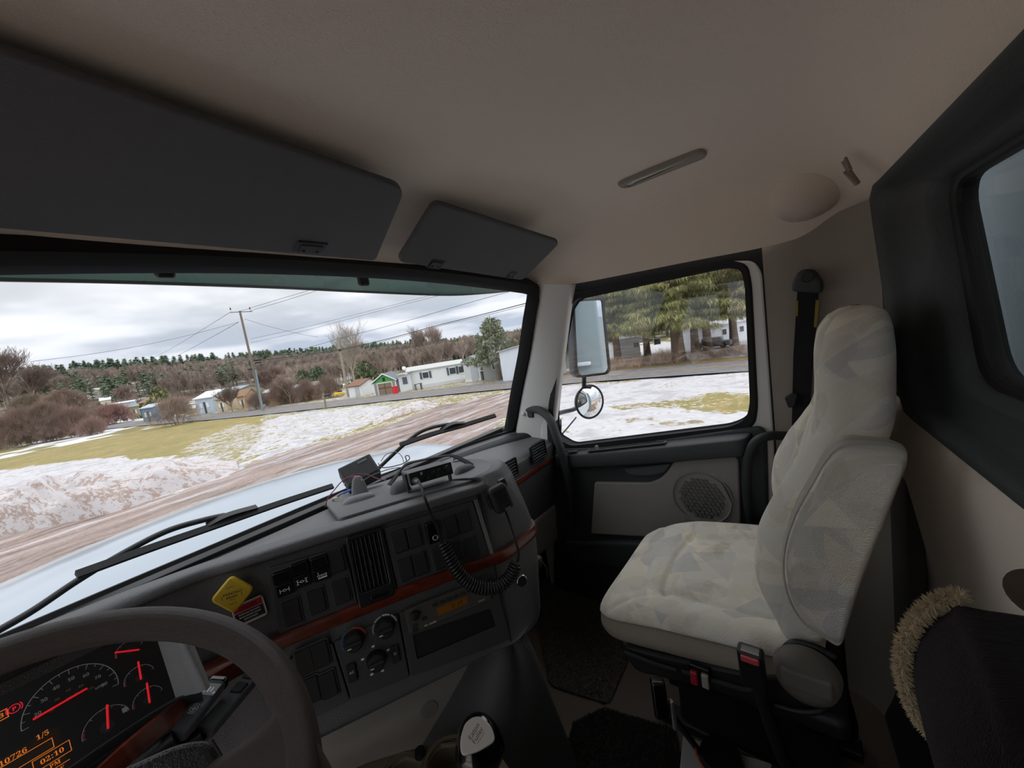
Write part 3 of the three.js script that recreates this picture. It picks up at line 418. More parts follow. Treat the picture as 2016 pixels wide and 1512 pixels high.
  { const [u, v] = B.px(845, 1396), f = B.sub(u, v); add('plug', f.g(new THREE.CylinderGeometry(0.021, 0.022, 0.003, 32).rotateX(Math.PI / 2).translate(0, 0, 0.001)), plastic('#8b867d', 0.75, 0.0004), bp); }
}
// ---------------------------------------------------------------- instrument cluster, wheel, stalks
{
  const C = new Frame([0, -0.375, 0.80], [1, 0, 0], [0, 0.83, 0.56]);
  const q = thing('instrument_cluster', 'black instrument cluster with red needles and an orange display behind the steering wheel', 'gauges', [-0.1, -0.45, 0.8]);
  const u0 = -0.34, u1 = C.px(322, 1300)[0], v0 = C.px(100, 1560)[1], v1 = C.px(290, 1228)[1], CW = 2048, CH = Math.round(CW * (v1 - v0) / (u1 - u0)), ppm = CW / (u1 - u0);
  const K = (x, y) => { const [u, v] = C.px(x, y); return [(u - u0) * ppm, (v1 - v) * ppm]; };
  const draw = (c, glow) => {
    c.fillStyle = glow ? '#000' : '#0c0d0e'; c.fillRect(0, 0, CW, CH); c.textAlign = 'center'; c.textBaseline = 'middle';
    if (!glow) {
      const dial = (x, y, rm, a0, a1, n, w) => { const [cx, cy] = K(x, y), r = rm * ppm; c.strokeStyle = '#9a9ea2'; c.lineWidth = w; c.beginPath(); c.arc(cx, cy, r, a0, a1); c.stroke(); for (let i = 0; i <= n; i++) { const a = lerp(a0, a1, i / n), l = i % 2 ? 0.92 : 0.86; c.lineWidth = w * 0.8; c.beginPath(); c.moveTo(cx + r * Math.cos(a), cy + r * Math.sin(a)); c.lineTo(cx + r * l * Math.cos(a), cy + r * l * Math.sin(a)); c.stroke(); } return [cx, cy, r]; };
      let [cx, cy, r] = dial(143, 1384, 0.0425, Math.PI * 1.0, Math.PI * 2.06, 16, 5);
      c.fillStyle = '#8d9296'; c.font = 'bold 30px sans-serif'; ['', '20', '30', '40', '50', '60', '70', '80'].forEach((s, i) => { const a = lerp(Math.PI * 1.0, Math.PI * 2.0, (i * 2 - 0.6) / 13.6); c.fillText(s, cx + r * 0.7 * Math.cos(a), cy + r * 0.7 * Math.sin(a)); });
      c.fillStyle = '#6d6238'; c.font = 'bold 22px sans-serif'; ['20', '40', '60', '80', '100'].forEach((s, i) => { const a = lerp(Math.PI * 1.08, Math.PI * 1.9, i / 4); c.fillText(s, cx + r * 0.42 * Math.cos(a), cy + r * 0.42 * Math.sin(a)); }); c.fillText('km/h', cx + 6, cy - r * 0.2); c.fillStyle = '#8d9296'; c.fillText('MPH', cx + r * 0.6, cy - 8);
      for (const [x, y, rm] of [[255, 1282, 0.0145], [275, 1335, 0.016], [292, 1378, 0.016], [211, 1430, 0.0225]]) { [cx, cy, r] = dial(x, y, rm, Math.PI, Math.PI * 1.95, 6, 4); c.strokeStyle = '#8e2330'; c.lineWidth = 9; c.beginPath(); c.arc(cx, cy, r * 0.93, Math.PI, Math.PI * 1.12); c.stroke(); c.fillStyle = '#26282a'; c.beginPath(); c.arc(cx, cy, r * 0.3, 0, 7); c.fill(); }
      { const [x, y] = K(246, 1397); c.fillStyle = '#9a9ea2'; c.fillRect(x - 14, y - 16, 22, 32); c.fillRect(x + 8, y - 10, 6, 22); }
    }
    // orange display
    const amb = glow ? '#ff8a2a' : '#a85a18', [dx, dy] = K(106, 1436), [ex] = K(136, 1508);
    c.fillStyle = glow ? '#120700' : '#1a0f08'; c.fillRect(0, dy - 6, ex - 4, CH);
    c.strokeStyle = c.fillStyle = amb; c.lineWidth = 4; c.font = 'bold 40px serif'; let p = K(84, 1447); c.fillText('1/5', p[0], p[1]);
    p = K(104, 1460); c.beginPath(); c.moveTo(0, p[1] - 24); c.lineTo(p[0], p[1] - 24); c.lineTo(p[0], p[1] + 34); c.lineTo(0, p[1] + 34); c.stroke();
    c.font = 'bold 40px serif'; p = K(20, 1494); c.fillText('310726', p[0], p[1]); p = K(103, 1488); c.strokeRect(p[0] - 78, p[1] - 32, 156, 66); c.fillText('02:10', p[0], p[1]); c.font = 'bold 30px serif'; p = K(108, 1502); c.fillText('PM', p[0], p[1] + 6); c.beginPath(); c.moveTo(0, p[1] + 30); c.lineTo(p[0] + 60, p[1] + 30); c.stroke(); c.fillText('39°F', p[0], p[1] + 52);
    p = K(1, 1410); c.lineWidth = 5; c.strokeRect(p[0] - 34, p[1] - 26, 62, 52); c.font = 'bold 36px sans-serif'; c.fillText('3', p[0] + 4, p[1]);
    p = K(28, 1395); c.strokeStyle = c.fillStyle = glow ? '#ff2438' : '#8a1420'; c.beginPath(); c.arc(p[0], p[1], 24, 0, 7); c.stroke(); c.font = 'bold 34px sans-serif'; c.fillText('P', p[0], p[1]); c.beginPath(); c.arc(p[0], p[1], 34, -0.7, 0.7); c.stroke(); c.beginPath(); c.arc(p[0], p[1], 34, 2.44, 3.84); c.stroke();
  };
  const fg = new THREE.PlaneGeometry(u1 - u0, v1 - v0).translate((u0 + u1) / 2, (v0 + v1) / 2, 0);
  const face = add('gauge_face', C.g(fg), new THREE.MeshStandardMaterial({ map: canvasTex(CW, CH, (c) => draw(c, false)), emissiveMap: canvasTex(CW, CH, (c) => draw(c, true)), emissive: 0xffffff, emissiveIntensity: 0.3, roughness: 0.4, side: THREE.DoubleSide }), q, 'black gauge face with white dials');
  add('face_backing', fbox(C, (u0 + u1) / 2, (v0 + v1) / 2, -0.02, u1 - u0, v1 - v0, 0.018), M.black, q);
  const nm = new THREE.MeshStandardMaterial({ color: C_('#e82a3c'), roughness: 0.4, emissive: C_('#ff1828'), emissiveIntensity: 0.22, side: THREE.DoubleSide });
  for (const [a, b, w] of [[[65, 1417], [172, 1355], 0.0024], [[226, 1285], [275, 1279], 0.0022], [[272, 1302], [278, 1338], 0.0022], [[289, 1344], [295, 1384], 0.0022], [[211, 1387], [213, 1435], 0.0024]]) {
    const p = C.px(a[0], a[1], 0.004), r = C.px(b[0], b[1], 0.004), d = [r[0] - p[0], r[1] - p[1]], l = Math.hypot(...d), f = C.sub((p[0] + r[0]) / 2, (p[1] + r[1]) / 2, 0.004, Math.atan2(d[1], d[0])); add('needle', fbox(f, 0, 0, 0, l, w, 0.0014, 0.0006, 1), nm, q, 'red needle');
  }
  // bezel to the right, hood above
  const e = (x, y, n) => { const p = C.px(x, y, n); return C.cab(p[0], p[1], n); };
  const a = e(303, 1238, 0.001), b = e(346, 1375, 0.001), c2 = e(343, 1236, 0.045), d2 = e(396, 1362, 0.045);
  add('side_bezel', loft([[a, [lerp(a[0], c2[0], 0.5), lerp(a[1], c2[1], 0.5), lerp(a[2], c2[2], 0.5)], c2, [c2[0] + 0.012, c2[1] - 0.001, c2[2] + 0.01], [c2[0] + 0.02, c2[1] - 0.01, c2[2] + 0.08]], [b, [lerp(b[0], d2[0], 0.5), lerp(b[1], d2[1], 0.5), lerp(b[2], d2[2], 0.5)], d2, [d2[0] + 0.012, d2[1] - 0.001, d2[2] + 0.01], [d2[0] + 0.02, d2[1] - 0.01, d2[2] + 0.14]]], 20, 8), M.dashgrey, q);
  add('hood', loft([-0.36, -0.25, -0.1, 0.0, 0.052].map((x, i) => { const d = i === 4 ? 0.03 : i === 3 ? 0.004 : 0; return [[x, -0.352 - d, 0.955], [x, -0.328 - d, 0.88], [x, -0.308 - d, 0.82], [x, -0.313 - d, 0.806], [x, -0.322 - d, 0.812], [x, -0.338 - d * 0.5, 0.84]]; }), 24, 24), plastic('#1b1c1d', 0.85, 0.0006), q);
  { const wp = [[505, 1298], [440, 1332], [360, 1392], [270, 1465], [200, 1530]].map(([x, y], i) => { const r = ray(x, y), s = [0.755, 0.67, 0.56, 0.495, 0.465][i]; return [r[0] * s, r[1] * s, r[2] * s]; }); add('wood_trim', sweep(wp, [[-0.004, -0.012], [0.004, -0.012], [0.008, 0], [0.004, 0.012], [-0.004, 0.012]], [0, 1, 0.2], false, 30), M.wood, q); }
  add('lower_shroud', loft([[396, 1362], [346, 1375], [240, 1440], [130, 1515]].map(([x, y]) => { const p = e(x, y, 0.012), r = e(x, y, 0.0); return [r, p, [p[0], p[1] - 0.01, p[2] + 0.0], [p[0], p[1] - 0.12, p[2] + 0.06]]; }), 14, 24), M.panel, q);
}

{
  const o = [-0.098, -0.341, 0.482], tl = 0.493, r = 0.213, S = new Frame(o, [1, 0, 0], [0, Math.sin(tl), Math.cos(tl)]);
  const wl = thing('steering_wheel', 'large dark brown leather steering wheel with black centre pad', 'steering wheel', o);
  const lea = plastic('#4b403a', 0.4, 0.0005);
  const rim = new THREE.TorusGeometry(r, 0.0175, 24, 120); add('rim', S.g(rim), lea, wl, 'worn dark brown rim');
  // spokes: broad lower pair and the pad between them
  const spoke = (side) => surf((u, v) => { const t = v, a = u * Math.PI * 2, w = lerp(0.042, 0.036, t) * (1 + 0.75 * Math.pow(t, 6)), h = lerp(0.017, 0.013, t), x = side * lerp(0.1, r - 0.001, t), y = lerp(-0.046, -0.07, t) + w * sgnp(Math.cos(a), 0.7), z = lerp(-0.022, 0.0, t) + h * sgnp(Math.sin(a), 0.7); return S.cab(x, y, z); }, 36, 16, true);
  add('spoke', spoke(1), lea, wl); add('spoke', spoke(-1), lea, wl);
  const pad = shapeOf([[-0.12, -0.12], [0.12, -0.12], [0.149, -0.08], [0.152, 0.002], [0.128, 0.022], [0.07, 0.04], [-0.07, 0.04], [-0.128, 0.022], [-0.152, 0.002], [-0.149, -0.08]], 0.025); const padm = add('centre_pad', S.g(plate(pad, -0.05, -0.004, 0.012, 5)), plastic('#2b2c2d', 0.42, 0.0006), wl);
  for (const k of [-1, 1]) add('pad_seam', tube([S.cab(k * 0.148, 0.0, -0.006), S.cab(k * 0.15, -0.03, -0.006), S.cab(k * 0.147, -0.08, -0.006)], 0.0013, 16, 6), M.rubber, padm);
  add('column', bar(W(S.cab(0, -0.03, -0.03)), W([-0.098, -0.56, 0.78]), 0.055, 0.07, 24), M.panel, wl);
  // two stalks
  const stalk = (lab, tip, base, w, parts) => {
    const R = ([x, y, s]) => { const q = ray(x, y); return [q[0] * s, q[1] * s, q[2] * s]; }, A = R(tip), B = R(base), d = [A[0] - B[0], A[1] - B[1], A[2] - B[2]], l = Math.hypot(...d), m = [(A[0] + B[0]) / 2, (A[1] + B[1]) / 2, (A[2] + B[2]) / 2];
    const vv = [-(A[1] + B[1]) * 0 - 0.5, 0.2, 0.45], f = new Frame(m, d, vv); // n faces the driver
    const t = thing('column_stalk', lab, 'stalk', B); add('lever', fbox(f, 0, 0, -0.009, l, w, 0.018, 0.006, 3), plastic('#565a5f', 0.4, 0.0003), t); add('root', bar(W(B), W([lerp(B[0], -0.098, 0.7), B[1] - 0.02, B[2] + 0.02]), 0.011, 0.011, 16), M.black, t); parts(f, l, t);
  };
  const sym = (draw2, w = 256, h = 64) => new THREE.MeshStandardMaterial({ map: canvasTex(w, h, (c) => { c.fillStyle = '#565a5f'; c.fillRect(0, 0, w, h); c.fillStyle = c.strokeStyle = '#f0f0ec'; c.lineWidth = 5; draw2(c); }), roughness: 0.4 });
  stalk('dark grey column stalk with white wiper marks, the shorter of the two', [434, 1338, 0.62], [345, 1452, 0.53], 0.027, (f, l, t) => { add('end_cap', fbox(f, l / 2 - 0.006, 0, -0.0095, 0.014, 0.028, 0.019, 0.005), M.gloss, t); add('marks', f.g(new THREE.PlaneGeometry(0.02, 0.024).translate(l / 2 - 0.026, 0, 0.0093)), sym((c) => { for (let i = 0; i < 4; i++) c.fillRect(20 + i * 6, 10 + i * 24, 70 - i * 6, 10); c.beginPath(); c.arc(30, 118, 8, 0, 7); c.stroke(); }, 128, 128), t); add('symbol', f.g(new THREE.PlaneGeometry(0.018, 0.018).translate(-0.012, 0, 0.0093)), sym((c) => { c.beginPath(); c.arc(64, 64, 34, 0, 7); c.stroke(); c.fillRect(60, 40, 8, 48); c.fillRect(40, 60, 48, 8); c.beginPath(); c.arc(64, 64, 52, -0.7, 0.7); c.stroke(); c.beginPath(); c.arc(64, 64, 52, 2.44, 3.84); c.stroke(); }, 128, 128), t); });
  stalk('longer dark grey column stalk with two rocker buttons', [520, 1306, 0.70], [398, 1446, 0.56], 0.028, (f, l, t) => { for (const x of [l / 2 - 0.037, l / 2 - 0.066]) { add('rocker_button', fbox(f, x, 0, 0.004, 0.021, 0.019, 0.008, 0.003), M.sw, t); } add('marks', f.g(new THREE.PlaneGeometry(0.014, 0.02).translate(l / 2 - 0.014, 0, 0.0093)), sym((c) => { c.beginPath(); c.moveTo(40, 20); c.lineTo(80, 36); c.lineTo(40, 52); c.fill(); c.beginPath(); c.moveTo(40, 80); c.lineTo(80, 96); c.lineTo(40, 112); c.fill(); }, 128, 128), t); });
}
// ---------------------------------------------------------------- car radio in the dash
{
  const c = P.pts([[795, 1192], [957, 1152], [968, 1188], [806, 1243]], 0.008), cu = c.reduce((s, p) => s + p[0], 0) / 4 + 0.001, cv = c.reduce((s, p) => s + p[1], 0) / 4 + 0.002, f = P.sub(cu, cv, 0.003, -0.012), w = 0.196, h = 0.052;
  const t = thing('car_radio', 'slim grey car radio with a brown display above the storage slot', 'radio', P.cab(cu, cv, 0));
  const body = plastic('#4a4740', 0.5, 0.0002), mk = (dr, W3, H3) => canvasTex(W3, H3, dr);
  add('face', fbox(f, 0, 0, -0.006, w, h, 0.014, 0.003), body, t);
  const kn = [[0, 0.012], [0.007, 0.012], [0.009, 0.01], [0.0095, 0]].map((p) => new THREE.Vector2(...p)); add('volume_knob', f.g(new THREE.LatheGeometry(kn, 28).rotateX(Math.PI / 2).translate(-0.079, 0.010, 0.008)), M.black, t);
  add('display', f.g(new THREE.PlaneGeometry(0.072, 0.017).translate(0.005, -0.003, 0.0084)), new THREE.MeshStandardMaterial({ map: mk((x) => { x.fillStyle = '#8a5a1c'; x.fillRect(0, 0, 256, 64); x.fillStyle = '#3a2408'; x.font = 'bold 40px monospace'; x.fillText('2:20', 120, 46); }, 256, 64), roughness: 0.25 }), t);
  for (let i = 0; i < 6; i++) add('button', fbox(f, -0.032 + i * 0.0165, 0.014, 0.006, 0.012, 0.0065, 0.004, 0.0015), M.sw, t);
  for (const [x, y] of [[-0.082, -0.012], [-0.06, -0.006], [-0.084, -0.021], [0.079, 0.014], [0.079, 0.002]]) add('button', fbox(f, x, y, 0.006, 0.012, 0.007, 0.004, 0.0015), M.sw, t);
  for (const [s, x, y, pw] of [['VOLVO', 0.074, -0.0175, 0.03], ['CD · 4x40W', -0.05, -0.021, 0.03]]) add('badge', f.g(new THREE.PlaneGeometry(pw, 0.006).translate(x, y, 0.0084)), new THREE.MeshStandardMaterial({ map: mk((k) => { k.fillStyle = '#4a4740'; k.fillRect(0, 0, 256, 52); k.fillStyle = '#d8d4c8'; k.font = 'bold 44px sans-serif'; k.textAlign = 'center'; k.fillText(s, 128, 42); }, 256, 52), roughness: 0.5 }), t);
}
// ---------------------------------------------------------------- things on top of the dash
const T = new Frame([0.50, -0.352, 0.80], [Math.cos(TH), 0, -Math.sin(TH)], [Math.sin(TH), -0.2, Math.cos(TH)]);
{
  const t = thing('dash_tray', 'grey moulded tray with raised pods on top of the dashboard', 'tray', T.cab(0, 0.1, 0)), gr = plastic('#5f5f5f', 0.6, 0.0006);
  const out = T.pts([[640, 992], [669, 1027], [800, 987], [925, 953], [962, 938], [964, 915], [930, 898], [880, 893], [760, 918], [690, 962]]);
  add('tray_base', T.g(plate(shapeOf(out, 0.015), -0.006, 0.008, 0.004, 3)), gr, t);
  const pod = (x, y, w, d, h, top, pw) => { const [u, v] = T.px(x, y, 0.0); return surf((a, b) => { const A = a * Math.PI * 2, k = Math.min(1, b * 1.15), prof = Math.pow(Math.max(0, 1 - Math.pow(k, 3)), 1 / 3), sx = lerp(1, top, k) * prof, e = 0.6, cx = Math.sign(Math.cos(A)) * Math.pow(Math.abs(Math.cos(A)), e), sy = Math.sign(Math.sin(A)) * Math.pow(Math.abs(Math.sin(A)), e); return T.cab(u + w * cx * sx, v + d * sy * sx, 0.002 + h * k); }, 48, 20, true); };
  add('sensor_dome', [pod(708, 990, 0.046, 0.03, 0.022, 0.92), pod(712, 985, 0.026, 0.019, 0.072, 0.7)], plastic('#85868a', 0.5, 0.0004), t, 'light grey domed sensor cover');
  add('cradle', [pod(790, 972, 0.03, 0.05, 0.035, 0.8), pod(918, 935, 0.034, 0.04, 0.03, 0.8)], gr, t);
}
{ // two-way radio
  const [u, v] = T.px(852, 944, 0.03), f0 = T.sub(u, v + 0.004, 0.03, 0.06), t = thing('two_way_radio', 'small black two-way radio with knobs on the dash tray', 'radio', T.cab(u, v, 0.02));
  // f0: x along the dash, y away from the driver, z up
  add('case', fbox(f0, 0, 0.06, 0, 0.114, 0.12, 0.031, 0.004, 3), plastic('#2e3032', 0.4, 0.0002), t);
  const F = new Frame([0, 0, 0], [1, 0, 0], [0, 1, 0]); F.m = f0.m.clone().multiply(new THREE.Matrix4().makeRotationX(Math.PI / 2)); // x along, y up, z to the driver
  add('front', fbox(F, 0, 0.0155, -0.002, 0.115, 0.032, 0.006, 0.002), M.black, t);
  const kn = (x, y, r, l) => add('knob', F.g(new THREE.CylinderGeometry(r * 0.9, r, l, 24).rotateX(Math.PI / 2).translate(x, y, 0.004 + l / 2)), M.sw, t);
  kn(0.043, 0.018, 0.0085, 0.011); kn(0.014, 0.0075, 0.005, 0.009); kn(-0.010, 0.0075, 0.005, 0.009);
  add('display', F.g(new THREE.PlaneGeometry(0.034, 0.012).translate(0.012, 0.022, 0.0044)), new THREE.MeshStandardMaterial({ map: canvasTex(256, 96, (c) => { c.fillStyle = '#141618'; c.fillRect(0, 0, 256, 96); c.fillStyle = '#4a4e50'; for (let i = 0; i < 6; i++) c.fillRect(14 + i * 18, 70 - i * 8, 10, 20 + i * 8); c.font = 'bold 78px monospace'; c.fillText('88', 148, 78); }), roughness: 0.2 }), t);
  add('switch', fbox(F, -0.026, 0.023, 0.004, 0.005, 0.007, 0.006, 0.001), M.metal, t);
  add('socket', F.g(new THREE.CylinderGeometry(0.0085, 0.0085, 0.012, 20).rotateX(Math.PI / 2).translate(-0.044, 0.010, 0.008)), M.metal, t);
  add('bracket', [fbox(f0, -0.0595, 0.05, -0.022, 0.003, 0.03, 0.05, 0.001), fbox(f0, 0.0595, 0.05, -0.022, 0.003, 0.03, 0.05, 0.001), fbox(f0, 0, 0.05, -0.024, 0.122, 0.03, 0.003, 0.001)], M.black, t);
  // its flat strap of wires across the top
  const R = ([x, y, s]) => { const q = ray(x, y); return [q[0] * s, q[1] * s, q[2] * s]; };
  const strap = thing('black_strap', 'flat black strap lying over the two-way radio and down the tray', 'strap', R([840, 905, 1.2])); add('webbing', sweep([[766, 955, 1.14], [782, 935, 1.16], [800, 914, 1.17], [830, 906, 1.2], [860, 900, 1.22], [890, 897, 1.24], [915, 908, 1.22], [930, 917, 1.2]].map(R), [[-0.009, -0.0015], [0.009, -0.0015], [0.009, 0.0015], [-0.009, 0.0015]], [0, 1, 0], false, 60), plastic('#1b1b1c', 0.8, 0.0004), strap);
  // microphone and cord
  const mic = thing('hand_microphone', 'black hand microphone clipped to the rounded end of the dash', 'microphone', R([985, 985, 0.98])), mf = new Frame(R([984, 980, 0.965]), [0.86, 0.2, -0.5], [-0.12, 0.97, 0.22]);
  add('shell', fbox(mf, 0, 0, -0.012, 0.05, 0.068, 0.03, 0.011, 4), plastic('#1d1e20', 0.45, 0.0002), mic);
  for (let i = 0; i < 9; i++) add('rib', fbox(mf, 0.002, 0.024 - i * 0.0055, 0.0165, 0.034, 0.0026, 0.003, 0.001, 1), M.black, mic);
  add('talk_key', fbox(mf, -0.028, 0.006, -0.006, 0.01, 0.042, 0.014, 0.003), M.black, mic); add('clip', fbox(mf, 0.024, 0.026, -0.028, 0.02, 0.02, 0.02, 0.004), M.black, mic);
  add('badge', mf.g(new THREE.PlaneGeometry(0.016, 0.005).translate(0.006, -0.027, 0.0183)), new THREE.MeshStandardMaterial({ color: C_('#6a6c6e'), roughness: 0.4 }), mic);
  const off = (x, y, n) => { const [a, b] = P.px(x, y, n); return P.cab(a, b, n); };
  const cord = thing('coiled_cord', 'black coiled microphone cord hanging across the switches and wood strip', 'cord', off(950, 1155, 0.04));
  const jk = (z) => { const q = new THREE.Vector3(-0.044, 0.010, z).applyMatrix4(F.m); return [q.x, q.y - EYE, -q.z]; }, a0 = jk(0.012), a1 = jk(0.045), lead = [a0, a1, off(838, 985, 0.07), off(850, 1015, 0.05), off(864, 1048, 0.035), off(870, 1070, 0.03)]; add('plug', bar(W(a0), W(a1), 0.0055, 0.0045, 16), M.metal, cord);
  add('lead', tube(lead, 0.0032, 40, 8), M.rubber, cord);
  const cp = [[872, 1070, 0.03], [884, 1096, 0.036], [900, 1124, 0.04], [924, 1148, 0.042], [952, 1158, 0.044], [980, 1154, 0.046], [1003, 1136, 0.05], [1018, 1108, 0.055]].map((q) => off(...q)), curve = new THREE.CatmullRomCurve3(cp.map(W), false, 'centripetal');
  class Helix extends THREE.Curve { getPoint(t, o = new THREE.Vector3()) { const p = curve.getPointAt(clamp(t)), g = curve.getTangentAt(clamp(t)), n = P.n.clone().addScaledVector(g, -P.n.dot(g)).normalize(), b = new THREE.Vector3().crossVectors(g, n), a = t * Math.PI * 2 * 34; return o.copy(p).addScaledVector(n, 0.0125 * Math.cos(a)).addScaledVector(b, 0.0125 * Math.sin(a)); } }
  add('coil', new THREE.TubeGeometry(new Helix(), 1100, 0.0033, 7), plastic('#242526', 0.35, 0), cord);
  add('lead', tube([off(1018, 1108, 0.055), off(1021, 1094, 0.055), off(1015, 1062, 0.05), R([1004, 1030, 0.97]), R([996, 1008, 0.965])], 0.003, 40, 8), M.rubber, cord);
}
{ // boxy speaker by the windscreen, wires
  const R = ([x, y, s]) => { const q = ray(x, y); return [q[0] * s, q[1] * s, q[2] * s]; };
  const s = 1.28, bl = R([692, 957, s]), br = R([744, 930, s * 1.04]), tl = R([664, 920, s * 0.99]), f = new Frame([(bl[0] + br[0]) / 2, (bl[1] + br[1]) / 2, (bl[2] + br[2]) / 2], [br[0] - bl[0], br[1] - bl[1], br[2] - bl[2]], [tl[0] - bl[0] + 0.03, 0.06, tl[2] - bl[2] + 0.05]);
  const t = thing('speaker_box', 'square black speaker box leaning against the windscreen edge', 'speaker', bl);
  add('case', fbox(f, 0, 0.042, -0.05, 0.115, 0.085, 0.055, 0.005, 3), plastic('#33363a', 0.5, 0.0006), t); add('grille_face', fbox(f, 0, 0.042, 0.004, 0.102, 0.073, 0.003, 0.002), plastic('#222427', 0.6, 0.0008), t); add('badge', fbox(f, 0.022, 0.066, 0.006, 0.032, 0.009, 0.002, 0.001), plastic('#5a5c5e', 0.4), t); add('screw', f.g(new THREE.SphereGeometry(0.004, 12, 8).translate(-0.0585, 0.03, -0.02)), M.metal, t);
  const wire = (lab, hex, pts, r = 0.0016) => { const w = thing('wire', lab, 'wire', R(pts[0])); add('strand', tube(pts.map(R), r, 50, 6), plastic(hex, 0.5, 0), w); return w; };
  wire('thin red wire looping from the dash edge past the grey dome', '#9a2c36', [[640, 998, 1.2], [645, 982, 1.2], [658, 965, 1.2], [675, 946, 1.2], [692, 938, 1.2], [708, 940, 1.16], [713, 947, 1.13]]);
  wire('dark red wire running behind the grey dome to the radio', '#6a2430', [[676, 948, 1.21], [695, 935, 1.22], [720, 934, 1.22], [745, 943, 1.2], [760, 945, 1.18]]);
  const bw = wire('black wire with a blue connector beside the speaker box', '#151515', [[650, 992, 1.22], [664, 978, 1.2], [680, 969, 1.18], [695, 966, 1.16]], 0.0018); add('connector', bar(W(R([676, 971, 1.185])), W(R([692, 964, 1.165])), 0.0035, 0.0035, 12), plastic('#2d56b8', 0.4, 0), bw); add('splice', bar(W(R([657, 982, 1.2])), W(R([667, 979, 1.2])), 0.004, 0.004, 12), plastic('#d8cbb4', 0.5, 0), bw);
  const b2 = wire('grey wire curving from the speaker box to the two-way radio', '#7a7a7a', [[715, 946, 1.2], [735, 935, 1.22], [765, 924, 1.24], [790, 920, 1.22], [806, 918, 1.2]]);
  const b3 = wire('black wire looped up against the windscreen behind the radio', '#17181a', [[745, 912, 1.3], [750, 920, 1.28], [775, 918, 1.27], [800, 908, 1.26], [798, 898, 1.26], [804, 897, 1.26], [806, 904, 1.25], [795, 912, 1.24]]);
  wire('thin pinkish wire arching over the black loop', '#8a5a5a', [[750, 908, 1.3], [760, 895, 1.3], [778, 890, 1.3], [790, 897, 1.28], [795, 910, 1.26]], 0.0012);
}
// ---------------------------------------------------------------- overhead: visors, lamp, hook
{
  const hinge = (V, x, y, w, par) => { const [u, v] = V.px(x, y, 0.02), h = add('hinge_recess', fbox(V, u, v + 0.004, 0.012, w, 0.04, 0.007, 0.003), M.black, par); add('hinge_plate', fbox(V, u, v, 0.016, w * 0.72, 0.028, 0.005, 0.002), M.visor, h); for (const k of [-1, 1]) add('screw', V.g(new THREE.SphereGeometry(0.003, 10, 8).translate(u + k * w * 0.22, v - 0.004, 0.0212)), M.rubber, h); };
  const V1 = new Frame([0.1, 0.262, 0.948], [1, -0.005, -0.03], [0, 0.098, -0.27]), o1 = V1.pts([[740, 515], [800, 372], [0, 90]], 0.016), b0 = V1.px(0, 452, 0.016);
  const t1 = thing('sun_visor', 'long dark grey sun visor folded up over the driver side of the windscreen', 'sun visor', [0.1, 0.3, 0.85]);
  add('visor_board', V1.g(plate(shapeOf([[-0.6, b0[1]], b0, [o1[0][0], o1[0][1], 0.02], [o1[1][0], o1[1][1], 0.035], [-0.1, o1[2][1]], [-0.6, o1[2][1]]], 0.02), 0, 0.016, 0.005, 3)), M.visor, t1); hinge(V1, 612, 492, 0.066, t1); hinge(V1, -150, 440, 0.066, t1);
  const V2 = new Frame([0.97, 0.235, 0.892], [0.518, -0.05, -0.06], [-0.01, 0.092, -0.2]), t2 = thing('sun_visor', 'short dark grey sun visor folded up over the passenger side of the windscreen', 'sun visor', [0.95, 0.28, 0.8]);
  add('visor_board', V2.g(plate(shapeOf(V2.pts([[782, 517], [1030, 553], [1104, 478], [856, 399]], 0.018), 0.025), 0, 0.018, 0.006, 3)), M.visor, t2); hinge(V2, 858, 523, 0.05, t2); hinge(V2, 1007, 543, 0.036, t2);
}
{
  const a = ray(1228, 352), b = ray(1378, 290), y = 0.405, A = a.map((v) => v * y / a[1]), B = b.map((v) => v * y / b[1]), f = new Frame([(A[0] + B[0]) / 2, y - 0.004, (A[2] + B[2]) / 2], [B[0] - A[0], 0, B[2] - A[2]], [-1, 0, 0]), l = Math.hypot(B[0] - A[0], B[2] - A[2]) + 0.03;
  const t = thing('dome_lamp', 'narrow grey dome lamp with a clear lens set in the headliner', 'lamp', [A[0], y, 0.3]);
  const sh = shapeOf(rect(l, 0.054), 0.025), ho = holeOf(rect(l - 0.04, 0.026, 0.004, -0.004), 0.008); sh.holes.push(ho); add('housing', f.g(plate(sh, -0.01, 0.018, 0.009, 4)), plastic('#8d857a', 0.5, 0.0002), t);
  const c = fbox(f, 0.004, -0.004, 0.002, l - 0.042, 0.025, 0.012, 0.005, 3); add('lens', c, new THREE.MeshPhysicalMaterial({ color: C_('#c9c5bd'), roughness: 0.12, clearcoat: 1, clearcoatRoughness: 0.05 }), t); add('lens_highlight', f.g(new THREE.CylinderGeometry(0.0028, 0.0028, l - 0.06, 12).rotateZ(Math.PI / 2).translate(0.004, 0.002, 0.0135)), new THREE.MeshPhysicalMaterial({ color: C_('#f2f2f0'), roughness: 0.15, clearcoat: 1 }), t);  // near-white bar paints the window reflection along the lens
  add('switch', fbox(f, -l / 2 + 0.032, -0.004, 0.01, 0.022, 0.02, 0.006, 0.003), plastic('#b5b2b4', 0.4, 0), t);
}
{
  const p = at(1676, 338, 'x', 1.2), t = thing('coat_hook', 'small brown coat hook on the headliner near the rear wall', 'hook', p), m = plastic('#8a7c6e', 0.55, 0);
  const R = (x, y, s) => { const q = at(x, y, 'x', s); return q; };
  add('base', bar(W(R(1660, 318, 1.215)), W(R(1688, 362, 1.2)), 0.004, 0.006, 10), m, t); add('prong', bar(W(R(1688, 362, 1.195)), W(R(1662, 338, 1.18)), 0.005, 0.003, 10), m, t); add('prong', bar(W(R(1674, 334, 1.2)), W(R(1664, 310, 1.185)), 0.004, 0.003, 10), m, t);
}
